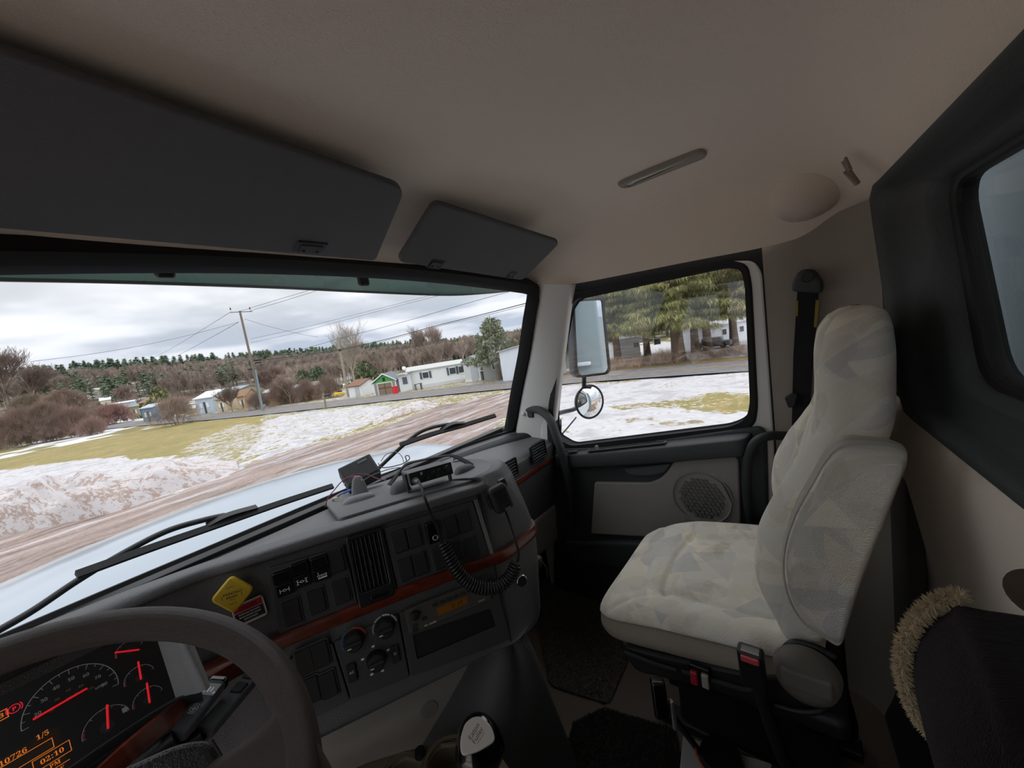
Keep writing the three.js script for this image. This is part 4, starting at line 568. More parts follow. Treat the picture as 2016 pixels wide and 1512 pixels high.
// ---------------------------------------------------------------- grab handles, seat belt
{
  const dk = plastic('#34383a', 0.5, 0.0005), Q = (l) => l.map(([x, y, X]) => at(x, y, 'x', X));
  const t = thing('grab_handle', 'curved dark grab handle on the pillar left of the door window', 'handle', at(1120, 950, 'x', 1.38)); add('bar', tube(Q([[1040, 806, 1.45], [1062, 808, 1.42], [1082, 825, 1.39], [1096, 862, 1.37], [1110, 905, 1.37], [1120, 955, 1.38], [1124, 1010, 1.40], [1122, 1060, 1.45]]), 0.0185, 60, 16), dk, t); add('foot', box(at(1046, 812, 'x', 1.44), [0.03, 0.05, 0.04], 0.012), dk, t);
  const t2 = thing('grab_handle', 'dark grab handle at the rear edge of the door behind the seat', 'handle', at(1470, 960, 'x', 1.37)); add('bar', tube(Q([[1552, 858, 1.41], [1510, 859, 1.37], [1488, 870, 1.355], [1474, 900, 1.355], [1470, 950, 1.36], [1474, 1000, 1.38], [1484, 1040, 1.43]]), 0.014, 60, 14), dk, t2);
}
{
  const wb = plastic('#141517', 0.85, 0.0004), B = new Frame([1.392, 0, 0], [0, 0, -1], [0, 1, 0]), t = thing('seat_belt', 'black seat belt hanging from its pillar anchor behind the passenger seat', 'seat belt', at(1570, 780, 'x', 1.39));
  add('anchor_cover', B.g(plate(shapeOf(B.pts([[1573, 532], [1604, 528], [1622, 556], [1620, 578], [1558, 574], [1560, 556]], 0.01), 0.016), 0, 0.028, 0.012, 4)), M.doordark, t); add('anchor_bolt', B.g(new THREE.CylinderGeometry(0.013, 0.015, 0.012, 20).rotateX(Math.PI / 2).translate(...B.px(1590, 545, 0.03), 0.03)), M.black, t);
  add('webbing', B.g(plate(shapeOf(B.pts([[1570, 572], [1612, 574], [1602, 700], [1585, 960], [1556, 960], [1562, 700]]), 0), 0.006, 0.0085, 0.0005)), wb, t);
  for (const q of [[[1567, 592], [1572, 592], [1571, 622], [1566, 622]], [[1606, 590], [1613, 592], [1608, 645], [1602, 643]]]) add('yellow_tag', B.g(plate(shapeOf(B.pts(q), 0), 0.009, 0.0105, 0.0004)), plastic('#8c7a24', 0.6, 0), t);
  add('buckle_tongue', B.g(plate(shapeOf(B.pts([[1544, 782], [1562, 772], [1572, 776], [1566, 800], [1552, 803]], 0.02), 0.006), 0.012, 0.026, 0.004)), M.black, t);
}
// ---------------------------------------------------------------- seat fabric
const fabric = canvasTex(2048, 2048, (c) => {
  const r = rng(5), cols = ['#e2dfd7', '#d0cfcb', '#efe9da', '#d8d3c8', '#c4c4c4', '#e6e0d2', '#e9e4d8']; c.fillStyle = '#dcd9d2'; c.fillRect(0, 0, 2048, 2048);
  for (let i = 0; i < 130; i++) {
    const x = r() * 2048, y = r() * 2048, s = 150 + r() * 300, a = r() * 6.28; c.fillStyle = cols[Math.floor(r() * cols.length)]; c.globalAlpha = 0.78;
    for (const ox of [-2048, 0, 2048]) for (const oy of [-2048, 0, 2048]) { c.save(); c.translate(x + ox, y + oy); c.rotate(a); c.beginPath(); const k = i % 4; if (k === 0) { c.moveTo(0, 0); c.lineTo(s, 0); c.lineTo(s * 0.2, s * 0.8); } else if (k === 1) { c.moveTo(0, 0); c.arc(0, 0, s * 0.9, 0, 1.4); } else if (k === 2) { c.rect(0, 0, s, s * 0.55); } else { c.moveTo(0, 0); c.quadraticCurveTo(s * 0.5, s * 0.9, s * 1.2, s * 0.3); } c.closePath(); c.fill(); c.restore(); }
  }
  c.globalAlpha = 0.06; c.fillStyle = '#6a5230'; for (let i = 0; i < 60; i++) { c.beginPath(); c.ellipse(r() * 2048, r() * 2048, 40 + r() * 160, 30 + r() * 90, r() * 3, 0, 7); c.fill(); }
  c.globalAlpha = 1;
});
fabric.wrapS = fabric.wrapT = THREE.RepeatWrapping; fabric.repeat.set(1.6, 1.6);
const weave = dataTex(256, 256, (u, v) => 0.5 + 0.35 * Math.sin(u * 402) * 0.6 + 0.25 * Math.sin((u + v) * 201) + (tvn(u, v, 64) - 0.5) * 0.5, false, 9, 9);
const M_fab = new THREE.MeshPhysicalMaterial({ map: fabric, color: C_('#fffdf8'), roughness: 0.95, bumpMap: weave, bumpScale: 0.0008, sheen: 0.25, sheenRoughness: 0.6, sheenColor: C_('#d8d0c0'), side: THREE.DoubleSide });
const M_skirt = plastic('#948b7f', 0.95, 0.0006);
const tab = (rows, y) => { let i = 0; while (i < rows.length - 2 && rows[i + 1][0] < y) i++; const a = rows[i], b = rows[i + 1], p = rows[Math.max(0, i - 1)], q = rows[Math.min(rows.length - 1, i + 2)], t = clamp((y - a[0]) / (b[0] - a[0])); return a.map((_, k) => cr(p[k], a[k], b[k], q[k], t)); };
const gauss = (x, s) => Math.exp(-x * x / (s * s));
function seatCushion(cx, m, parent) {
  // rows: z, half width, top, bottom
  const rows = [[-0.06, 0.2, -0.63, -0.72], [0.05, 0.232, -0.628, -0.735], [0.18, 0.238, -0.638, -0.745], [0.3, 0.238, -0.652, -0.76], [0.38, 0.234, -0.664, -0.775], [0.43, 0.222, -0.676, -0.785], [0.465, 0.195, -0.695, -0.785], [0.482, 0.15, -0.725, -0.775], [0.484, 0.06, -0.745, -0.76]];
  const piece = (u0, u1) => surf((uu, v) => { const u = lerp(u0, u1, uu);
    const z = lerp(0.015, 0.484, 1 - Math.pow(1 - v, 1.6)), r = tab(rows, z), a = u * Math.PI * 2, w = r[1], hm = (r[2] + r[3]) / 2, hh = (r[2] - r[3]) / 2, e = 0.42, x = w * sgnp(Math.cos(a), e), sy = sgnp(Math.sin(a), 0.5); let y = hm + hh * sy; const k = x / w;
    if (sy > 0) { const lift = 0.022 * sst(0.55, 0.9, Math.abs(k)) * sst(0.45, 0.3, z) - 0.006 * (1 - k * k); const sm = 0.62 - 0.55 * sst(0.18, 0.36, z) * sst(0.3, 0.36, z); y += lift * sy; y -= sy * 0.009 * (gauss(Math.abs(k) - 0.6 - 0.06 * Math.sin(z * 14), 0.035) * sst(0.36, 0.3, z) + gauss(z - 0.33 + 0.05 * k * k, 0.01) * sst(0.66, 0.6, Math.abs(k)) + gauss(z - 0.33 - 0.3 * (Math.abs(k) - 0.62), 0.012) * sst(0.6, 0.66, Math.abs(k)) * 0.5); }
    y -= 0; const xx = x * (1 + 0.012 * Math.sin(a)); const side = 0.006 * gauss(sy - 0.25, 0.12) * Math.abs(k); return [cx + xx - side * Math.sign(k), y, z, x + y * 0.6, z - y * 0.5];
  }, 90, 110);
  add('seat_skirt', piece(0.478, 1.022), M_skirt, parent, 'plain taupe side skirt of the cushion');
  return add('seat_cushion', piece(0.022, 0.478), m, parent, 'beige patterned seat cushion');
}
function seatBack(cx, m, parent, top) {
  // rows: y, half width, front z, bolster, back z
  const rows = [[-0.70, 0.15, 0.04, 0.0, 0.02], [-0.68, 0.205, 0.05, 0.01, 0.012], [-0.62, 0.225, 0.06, 0.03, 0.004], [-0.52, 0.235, 0.075, 0.055, -0.018], [-0.42, 0.232, 0.062, 0.062, -0.045], [-0.34, 0.215, 0.04, 0.045, -0.068], [-0.28, 0.19, 0.022, 0.02, -0.085], [-0.23, 0.158, 0.01, 0.006, -0.102], [-0.18, 0.14, 0.006, 0.004, -0.106], [-0.12, 0.132, 0.004, 0.004, -0.108], [-0.075, 0.12, -0.004, 0, -0.106], [-0.05, 0.098, -0.02, 0, -0.1], [-0.038, 0.062, -0.04, 0, -0.085], [-0.035, 0.02, -0.055, 0, -0.07]];
  const g = surf((u, v) => {
    const y = lerp(-0.70, top, 1 - Math.pow(1 - v, 1.3)), r = tab(rows, y), a = u * Math.PI * 2, w = r[1], zm = (r[2] + r[4]) / 2, zh = (r[2] - r[4]) / 2, x = w * sgnp(Math.cos(a), 0.45), s = sgnp(Math.sin(a), 0.55), k = x / w; let z = zm + zh * s;
    if (s > 0) z += s * (r[3] * sst(0.5, 0.92, Math.abs(k)) - 0.009 * gauss(Math.abs(k) - 0.58, 0.04) * sst(-0.22, -0.28, y) - 0.010 * gauss(Math.abs(k) - 0.80, 0.035) * sst(-0.27, -0.21, y) - 0.008 * gauss(y + 0.235 - 0.03 * Math.cos(k * 5), 0.009) - 0.007 * gauss(y + 0.36 + 0.05 * k * k, 0.01) * sst(0.6, 0.5, Math.abs(k)));
    return [cx + x, y, z, x + z * 0.8, y + z * 0.3];
  }, 140, 150, true);
  return add('backrest', g, m, parent, 'tall beige patterned backrest with built-in headrest');
}
function seatWing(cx, side, m, parent, shapePts, x0, x1) {
  // padded side wing: outline in (z, y), thick in x
  const c = shapePts.map(([z, y]) => [z, y]), n = c.length, mz = c.reduce((s, p) => s + p[0], 0) / n, my = c.reduce((s, p) => s + p[1], 0) / n;
  const g = surf((u, v) => { const p = spline(c, u, true), a = (v - 0.5) * Math.PI, k = Math.pow(Math.max(0, Math.cos(a)), 0.22), s = sgnp(Math.sin(a), 0.7), q = lerp(0.0, 1, k); const pz = mz + (p[0] - mz) * q, py = my + (p[1] - my) * q; const groove = 0.004 * gauss(q - 0.93, 0.02); return [lerp(x0, x1, (s + 1) / 2) + (s > 0 ? -groove : groove), py, pz, pz * 1.0 + 0.3 * s, py]; }, 120, 50, true);
  return add('side_wing', g, m, parent);
}
const wingPts = [[1662, 872], [1720, 874], [1770, 884], [1792, 905], [1770, 970], [1735, 1060], [1700, 1150], [1672, 1235], [1655, 1282], [1625, 1270], [1580, 1238], [1552, 1195], [1538, 1140], [1541, 1080], [1562, 1015], [1600, 945], [1630, 895]].map(([x, y]) => { const p = at(x, y, 'x', 0.735); return [p[2], p[1]]; });
// ---------------------------------------------------------------- passenger seat
{
  const cx = 0.99, t = thing('passenger_seat', 'beige patterned fabric truck seat with tall backrest beside the passenger door', 'seat', [cx, GY, 0.2]);
  seatCushion(cx, M_fab, t); seatBack(cx, M_fab, t, -0.035); seatWing(cx, -1, M_fab, t, wingPts, 0.728, 0.80); seatWing(cx, 1, M_fab, t, wingPts.map(([z, y]) => [z + 0.012, y * 0.97 - 0.01]), 1.19, 1.25);
  add('seat_pan', box([cx, -0.79, 0.2], [0.42, 0.05, 0.44], 0.02), M.black, t);
  add('suspension', loft([[-0.82, 0.0], [-0.95, 0.02], [-1.1, 0.03], [-1.25, 0.03]].map(([y, d]) => { const x0 = cx - 0.19 + d * 8, x1 = cx + 0.22 - d, z0 = -0.02 + d, z1 = 0.4 - d; return [[x0, y, z0], [x1, y, z0], [x1, y, z1], [x0, y, z1]].flatMap((p, i, a) => { const q = a[(i + 1) % 4]; return [0, 0.33, 0.66].map((k) => p.map((v, c) => lerp(v, q[c], k))); }); }), 60, 12, true), M.rubber, t);
  for (const k of [0.06, 0.2]) add('base_rail', box([cx + k, -1.235, 0.2], [0.05, 0.03, 0.5], 0.006), M.black, t);
  const SF = new Frame([0.752, 0, 0], [0, 0, -1], [0, 1, 0]); SF.u = new THREE.Vector3(0, 0, 1); // outer side seen from the driver
  add('side_cover', SF.g(plate(shapeOf(SF.pts([[1225, 1268], [1330, 1296], [1500, 1330], [1600, 1330], [1630, 1400], [1560, 1395], [1480, 1375], [1250, 1320]]), 0.02), -0.02, 0.004, 0.006)), M.black, t);
  add('slide_rail', tube([[1232, 1284], [1300, 1310], [1330, 1318]].map(([x, y]) => at(x, y, 'x', 0.742)), 0.004, 12, 8), M.doordark, t); add('slide_rail', tube([[1345, 1322], [1420, 1344], [1475, 1358], [1485, 1350]].map(([x, y]) => at(x, y, 'x', 0.742)), 0.004, 16, 8), M.doordark, t);
  const kp = at(1588, 1322, 'x', 0.735), prof = [[0, 0.03], [0.03, 0.029], [0.043, 0.024], [0.047, 0.012], [0.049, 0]].map((p) => new THREE.Vector2(...p)), kg = new THREE.LatheGeometry(prof, 40); kg.rotateZ(Math.PI / 2); const KP = W(kp); kg.translate(KP.x, KP.y, KP.z);
  const kn = add('recline_cover', kg, plastic('#6a655c', 0.5, 0.0003), t, 'round grey recline cover'); add('cover_flat', box([kp[0] - 0.026, kp[1] + 0.002, kp[2]], [0.014, 0.034, 0.07], 0.006, 3), plastic('#77726a', 0.5, 0.0003), kn);
  add('cover_trim', [tube([[1535, 1290], [1560, 1266], [1600, 1272], [1640, 1292]].map(([x, y]) => at(x, y, 'x', 0.745)), 0.006, 20, 8), tube([[1530, 1390], [1580, 1402], [1620, 1398], [1640, 1370]].map(([x, y]) => at(x, y, 'x', 0.74)), 0.005, 20, 8)], M.black, t);
  const tg = (x, y, hex) => { const p = at(x, y, 'x', 0.735); add('air_switch', [box(p, [0.012, 0.03, 0.014], 0.003)], plastic(hex, 0.45, 0), t); }; tg(1367, 1333, '#a32430'); tg(1389, 1340, '#9a9690'); add('switch_housing', box(at(1378, 1322, 'x', 0.742), [0.012, 0.03, 0.04], 0.003), M.gloss, t);
}
{ // buckle on its stalk
  const t = thing('belt_buckle', 'black seat belt buckle with a red release button beside the passenger seat', 'buckle', at(1520, 1500, 'x', 0.70)), a = at(1478, 1290, 'x', 0.69), b = at(1492, 1340, 'x', 0.70), f = new Frame(a, [0, 0, -1], [a[0] - b[0], a[1] - b[1], a[2] - b[2]]);
  add('housing', fbox(f, 0, -0.028, -0.012, 0.04, 0.085, 0.024, 0.006, 3), M.black, t); add('release_button', fbox(f, 0, 0.003, 0.008, 0.028, 0.014, 0.007, 0.003), plastic('#c9505a', 0.45, 0), t); add('slot', fbox(f, 0, 0.0135, -0.006, 0.028, 0.002, 0.014, 0.0005), M.metal, t); add('stalk', tube([[1492, 1335, 0.70], [1505, 1390, 0.71], [1525, 1450, 0.72], [1545, 1500, 0.73]].map(([x, y, X]) => at(x, y, 'x', X)), 0.012, 24, 10), M.black, t);
}
// ---------------------------------------------------------------- driver's seat with a plush cover, at the lower right
{
  const t = thing('driver_seat', 'driver seat under a dark plush cover with a cream fleece edge', 'seat', [0.0, GY, 0.1]), plush = new THREE.MeshPhysicalMaterial({ color: C_('#1d1719'), roughness: 1, sheen: 0.5, sheenRoughness: 0.7, sheenColor: C_('#4a3a38'), bumpMap: grain, bumpScale: 0.003, side: THREE.DoubleSide }), fl = new THREE.MeshPhysicalMaterial({ color: C_('#b8a688'), roughness: 1, sheen: 0.4, sheenColor: C_('#fff0d0'), side: THREE.DoubleSide });
  const edge = [[1905, 1162], [1850, 1178], [1812, 1215], [1790, 1265], [1790, 1320], [1812, 1385], [1850, 1435], [1900, 1475], [1960, 1520], [2040, 1590]].map(([x, y]) => at(x, y, 'x', 0.36));
  const c = [...edge, [0.36, -0.62, -0.02], [0.36, -0.6, -0.12], [0.36, -0.4, -0.15], [0.36, -0.23, -0.135]].map((p) => [p[2], p[1]]);
  const n = c.length, mz = c.reduce((s, p) => s + p[0], 0) / n, my = c.reduce((s, p) => s + p[1], 0) / n;
  add('side_wing', surf((u, v) => { const p = spline(c, u, true), a = (v - 0.5) * Math.PI, q = Math.pow(Math.max(0, Math.cos(a)), 0.3), s = sgnp(Math.sin(a), 0.7); return [lerp(0.26, 0.37, (s + 1) / 2), my + (p[1] - my) * q, mz + (p[0] - mz) * q, p[0] + s * 0.2, p[1]]; }, 100, 40, true), plush, t, 'dark plush side of the backrest');
  add('backrest', surf((u, v) => { const y = lerp(-0.66, -0.2, v), a = u * Math.PI * 2, w = 0.27 * Math.pow(Math.sin(Math.PI * clamp(v * 0.5 + 0.48)), 0.4); return [w * sgnp(Math.cos(a), 0.5), y, -0.105 + 0.04 * sgnp(Math.sin(a), 0.6), u, v]; }, 60, 24, true), plush, t);
  add('seat_cushion', box([0, -0.7, 0.17], [0.48, 0.12, 0.5], 0.05, 5), plush, t); add('pedestal', box([0, -1.0, 0.15], [0.36, 0.5, 0.38], 0.03), M.black, t);
  const ep = edge.map((p) => [p[0] - 0.008, p[1], p[2] + 0.004]); add('fleece_edge', tube(ep, 0.0032, 80, 10), fl, t, 'cream fleece edge');
  // loose pile of the fleece and of the plush nap along the edge
  const r = rng(9), cv = new THREE.CatmullRomCurve3(ep.map(W), false, 'centripetal'), hair = new THREE.ConeGeometry(0.0006, 0.0045, 4).translate(0, 0.00225, 0), im = new THREE.InstancedMesh(hair, fl, 9000), d = new THREE.Object3D(), up = new THREE.Vector3(0, 1, 0), o = offs.get(t);
  for (let i = 0; i < 9000; i++) { const p = cv.getPoint(r()), g = new THREE.Vector3(r() - 0.5, r() - 0.5, r() - 0.5).normalize(); d.position.copy(p).addScaledVector(g, 0.003).sub(o); d.quaternion.setFromUnitVectors(up, g); d.scale.setScalar(0.5 + r() * 0.6); d.updateMatrix(); im.setMatrixAt(i, d.matrix); }
  im.name = 'fleece_pile'; im.userData.kind = 'stuff'; im.castShadow = im.receiveShadow = true; t.add(im);
  const brown = new THREE.MeshPhysicalMaterial({ color: C_('#7a6450'), roughness: 1, sheen: 0.3, bumpMap: grain, bumpScale: 0.003, side: THREE.DoubleSide }), pb = at(2052, 1172, 'x', 0.30), sg = new THREE.SphereGeometry(0.0125, 28, 20); sg.scale(1.4, 0.8, 1); sg.translate(...W([pb[0], pb[1], pb[2] - 0.0]).toArray()); add('fleece_roll', sg, brown, t, 'brown fleece roll on top');
}
// ---------------------------------------------------------------- floor, console, gear lever
{
  const carpet = (lab, px, y, hex, sd) => { const q = px.map(([a, b]) => at(a, b, 'y', y)), f = new Frame([q[0][0], y, q[0][2]], [1, 0, 0], [0, 0, 1]), t = thing('floor_mat', lab, 'floor mat', [q[0][0], y, q[0][2]]); const mt = plastic(hex, 1, 0.0015); add('mat', f.g(plate(shapeOf(q.map((p) => [p[0] - q[0][0], p[2] - q[0][2]]), 0.03), -0.004, 0.008, 0.004)), mt, t);
    const r = rng(sd), xs = q.map((p) => p[0]), zs = q.map((p) => p[2]), x0 = Math.min(...xs), x1 = Math.max(...xs), z0 = Math.min(...zs), z1 = Math.max(...zs), inside = (x, z) => { let k = false; for (let i = 0, j = q.length - 1; i < q.length; j = i++) if ((q[i][2] > z) !== (q[j][2] > z) && x < (q[j][0] - q[i][0]) * (z - q[i][2]) / (q[j][2] - q[i][2]) + q[i][0]) k = !k; return k; };
    const N = 16000, im = new THREE.InstancedMesh(new THREE.ConeGeometry(0.0016, 0.009, 3).translate(0, 0.0045, 0), plastic(hex, 1, 0), N), d = new THREE.Object3D(), o = offs.get(t); let k = 0; for (let i = 0; i < N * 3 && k < N; i++) { const x = lerp(x0, x1, r()), z = lerp(z0, z1, r()); if (!inside(x, z)) continue; d.position.copy(W([x, y + 0.007, z])).sub(o); d.rotation.set((r() - 0.5) * 1.6, r() * 6, (r() - 0.5) * 1.6); d.updateMatrix(); im.setMatrixAt(k++, d.matrix); } im.count = k; im.name = 'carpet_pile'; im.userData.kind = 'stuff'; im.receiveShadow = true; t.add(im); };
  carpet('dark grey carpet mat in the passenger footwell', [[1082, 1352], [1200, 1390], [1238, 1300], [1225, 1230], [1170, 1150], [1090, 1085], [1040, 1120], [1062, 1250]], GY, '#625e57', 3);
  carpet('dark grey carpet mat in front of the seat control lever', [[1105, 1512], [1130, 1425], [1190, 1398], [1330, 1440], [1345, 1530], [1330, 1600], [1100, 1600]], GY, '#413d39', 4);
}
{
  const t = thing('gear_console', 'dark moulded console sloping down from the dash to the floor', 'console', [0.6, GY, 0.7]), m = plastic('#4b4b4b', 0.5, 0.0004);
  // horizontal sections: y, nose z, half width, centre x
  const rows = [[-0.70, 0.665, 0.615, 0.70], [-0.77, 0.64, 0.61, 0.71], [-0.82, 0.622, 0.585, 0.716], [-0.88, 0.61, 0.54, 0.722], [-0.95, 0.597, 0.485, 0.728], [-1.03, 0.582, 0.43, 0.735], [-1.12, 0.566, 0.4, 0.742], [GY, 0.55, 0.38, 0.748]];
  add('cover', loft(rows.map(([y, z, l, r]) => { const w = r - l, k = clamp((-0.75 - y) / 0.3) * 0.05; return [[l - 0.02 - k, y, z + 0.42], [l - k * 0.6, y, z + 0.2], [l, y, z + 0.08], [l + w * 0.22, y, z + 0.026], [l + w * 0.5, y, z + 0.02], [r - 0.045, y, z - 0.004], [r - 0.016, y, z + 0.006], [r, y, z + 0.05], [r + 0.002, y, z + 0.2], [r + 0.002, y, z + 0.42]]; }), 60, 40), m, t);
  const B = plastic('#6e6553', 0.7, 0.0004), tr = thing('cup_holder_tray', 'tan cup holder tray on the floor beside the gear lever', 'tray', at(800, 1500, 'y', -0.87)), y = -0.87, q = [[560, 1580], [720, 1500], [850, 1462], [960, 1452], [1010, 1520], [1000, 1640], [600, 1700]].map(([a, b]) => at(a, b, 'y', y)), f = new Frame([q[1][0], y, q[1][2]], [1, 0, 0], [0, 0, 1]);
  const sh = shapeOf(q.map((p) => [p[0] - q[1][0], p[2] - q[1][2]]), 0.02), cups = [[880, 1500, 0.05], [790, 1530, 0.045]].map(([a, b, r]) => { const p = at(a, b, 'y', y); return [p[0] - q[1][0], p[2] - q[1][2], r]; });
  for (const [u, v, r] of cups) { const h = new THREE.Path(); h.absarc(u, v, r, 0, 7, true); sh.holes.push(h); } add('tray_top', f.g(plate(sh, -0.012, 0, 0.004, 3, 30)), B, tr);
  for (const [u, v, r] of cups) { const pr = [[0, -0.07], [r * 0.85, -0.07], [r * 0.9, -0.06], [r, -0.004], [r + 0.004, 0.002], [r + 0.008, 0]].map((p) => new THREE.Vector2(...p)); add('cup_well', f.g(new THREE.LatheGeometry(pr, 40).rotateX(Math.PI / 2).translate(u, v, 0)), B, tr); }
  { const p = at(828, 1486, 'y', y), g = new THREE.CylinderGeometry(0.011, 0.013, 0.012, 20); g.translate(...W([p[0], y + 0.006, p[2]]).toArray()); add('plug', g, M.black, tr); }
  add('tray_side', box([(q[1][0] + q[3][0]) / 2 - 0.02, -1.075, q[2][2] - 0.12], [0.16, 0.32, 0.14], 0.02), B, tr);
}
{ // gear lever
  const R = ([x, y, s]) => { const q = ray(x, y); return [q[0] * s, q[1] * s, q[2] * s]; }, c = R([943, 1466, 0.74]), f = new Frame(c, [0.80, 0.05, -0.6], [-0.28, 0.75, 0.45]);
  const t = thing('gear_lever', 'gear lever with a glossy black knob and a silver plate on its face', 'gear lever', [c[0] + 0.02, GY, c[2] + 0.1]);
  const body = surf((u, v) => { const a = u * Math.PI * 2, k = v * Math.PI, sy = -Math.cos(k), rr = Math.pow(Math.sin(k), 0.7), w = 0.047 * lerp(1.05, 0.8, clamp((sy + 0.2) / 1.2)) * (1 - 0.35 * sst(-0.2, -1, sy)); return f.cab(w * rr * Math.cos(a), -0.004 + sy * 0.056, 0.036 * rr * Math.sin(a) * lerp(1.1, 0.9, (sy + 1) / 2)); }, 60, 44, true);
  add('knob', body, new THREE.MeshPhysicalMaterial({ color: C_('#0c0d10'), roughness: 0.15, clearcoat: 1, clearcoatRoughness: 0.06, side: THREE.DoubleSide }), t);
  const pf = f.sub(0.0, 0.033, 0.0245, 0, -0.72), ps = shapeOf([[-0.037, -0.022], [0.0, -0.026], [0.037, -0.022], [0.034, 0.004], [0.018, 0.026], [0, 0.031], [-0.018, 0.026], [-0.034, 0.004]], 0.012), pg = plate(ps, 0, 0.006, 0.0025, 4, 10).scale(0.9, 0.9, 1), uv = pg.attributes.uv, pp = pg.attributes.position; for (let i = 0; i < uv.count; i++) uv.setXY(i, pp.getX(i) / 0.064 + 0.5, pp.getY(i) / 0.064 + 0.5);
  add('name_plate', pf.g(pg), new THREE.MeshStandardMaterial({ map: canvasTex(512, 512, (x) => { x.fillStyle = '#d6d3cc'; x.fillRect(0, 0, 512, 512); x.fillStyle = '#14110e'; x.textAlign = 'center'; x.translate(256, 250); x.rotate(-0.95 + 0.35); x.font = '84px sans-serif'; x.fillText('Eaton', 12, -18); x.fillText('Fuller', 12, 58); x.font = '26px sans-serif'; x.fillText('Transmissions', 14, 92); }), metalness: 0.35, roughness: 0.32, side: THREE.DoubleSide }), t, 'silver plate with black lettering');
  add('skirt', bar(W(f.cab(0, -0.045, 0)), W(f.cab(0.0, -0.085, 0.0)), 0.018, 0.016, 20), M.black, t); add('rod', bar(W(f.cab(0, -0.07, 0)), W([c[0] + 0.05, GY + 0.1, c[2] + 0.12]), 0.011, 0.012, 14), M.metal, t);
}
{ // hand lever on its control box
  const y = -0.98, q = [[1345, 1448], [1520, 1503], [1500, 1590], [1330, 1590]].map(([a, b]) => at(a, b, 'y', y)), f = new Frame([q[0][0], y, q[0][2]], [1, 0, 0], [0, 0, 1]), t = thing('control_lever', 'hand lever with black grip on a grey plate beside the passenger seat', 'lever', [q[0][0], GY, q[0][2]]);
  add('plate', f.g(plate(shapeOf(q.map((p) => [p[0] - q[0][0], p[2] - q[0][2]]), 0.004), -0.006, 0, 0.002)), plastic('#a3a3a0', 0.5, 0.0004), t);
  add('box', box([(q[0][0] + q[1][0] + q[2][0] + q[3][0]) / 4, -1.115, (q[0][2] + q[1][2] + q[2][2] + q[3][2]) / 4], [0.1, 0.26, 0.1], 0.01), M.black, t);
  { const p = at(1420, 1500, 'y', y), g = new THREE.CylinderGeometry(0.04, 0.045, 0.02, 40); g.translate(...W([p[0], y + 0.011, p[2]]).toArray()); add('hub', g, M.black, t); }
  const a = at(1298, 1372, 'x', 0.66), b = at(1378, 1482, 'y', y + 0.01); add('shaft', bar(W(b), W(a), 0.007, 0.006, 12), M.black, t);
  const g2 = new Frame(a, [0.45, 0, -0.88], [0.02, 0.88, 0.4]); add('grip', [fbox(g2, 0, 0.0, -0.01, 0.028, 0.07, 0.026, 0.007, 4)], M.gloss, t, 'glossy black grip'); add('trigger', fbox(g2, 0.022, -0.03, -0.004, 0.01, 0.055, 0.012, 0.004), M.metal, t);
  add('cable', tube([[1370, 1475, 0.76], [1372, 1490, 0.74], [1385, 1512, 0.73]].map(([x, yy, s]) => { const r = ray(x, yy); return [r[0] * s, r[1] * s, r[2] * s]; }), 0.002, 14, 6), plastic('#b0602c', 0.4, 0), t);
}
// ---------------------------------------------------------------- the truck outside the glass
const Rs = ([x, y, s]) => { const q = ray(x, y); return [q[0] * s, q[1] * s, q[2] * s]; };
function onGlass(px, py, off) { const r = ray(px, py); let s = 1.4; for (let i = 0; i < 30; i++) { const p = r.map((v) => v * s), d = p[0] - 0.5, t = clamp((p[1] + 0.47) / 0.744), z = lerp(1.42 - 0.2 * d * d, 1.0 - 0.14 * d * d, t) + 0.02 * Math.sin(t * Math.PI) + off; s = lerp(s, z / r[2], 0.6); } return r.map((v) => v * s); }
const hoodMat = new THREE.MeshPhysicalMaterial({ color: C('#9aa4ae'), roughness: 0.35, clearcoat: 0.7, clearcoatRoughness: 0.12, side: THREE.DoubleSide });
{
  const t = thing('truck_bonnet', 'white truck bonnet sloping away below the windscreen', 'bonnet', [0.5, -1.2, 2.4]);
  const cl = [[1.30, -0.56], [1.5, -0.525], [1.75, -0.50], [2.0, -0.5], [2.2, -0.521], [2.45, -0.575], [2.75, -0.68], [3.0, -0.8], [3.2, -1.0], [3.28, -1.4]];
  add('hood_top', loft(cl.map(([z, y]) => [-1.25, -1.22, -1.1, -0.8, -0.45, 0, 0.45, 0.8, 1.1, 1.22, 1.25].map((d) => [0.5 + d, y - 0.10 * d * d - (Math.abs(d) > 1.15 ? (Math.abs(d) - 1.15) * 3.5 : 0), z])), 50, 50), hoodMat, t);
  add('cowl', loft([-0.55, -0.3, 0, 0.5, 1.0, 1.3, 1.55].map((x) => { const b = wsBase(x); return [[x, b[1] - 0.035, b[2] + 0.005], [x, b[1] - 0.04, b[2] + 0.07], [x, b[1] - 0.055, b[2] + 0.16], [x, b[1] - 0.12, b[2] + 0.22]]; }), 12, 40), hoodMat, t, 'white cowl strip below the windscreen');
  add('fender', [box([-0.62, -1.3, 2.3], [0.2, 0.9, 1.7], 0.08, 4), box([1.62, -1.3, 2.3], [0.2, 0.9, 1.7], 0.08, 4)], hoodMat, t);
}
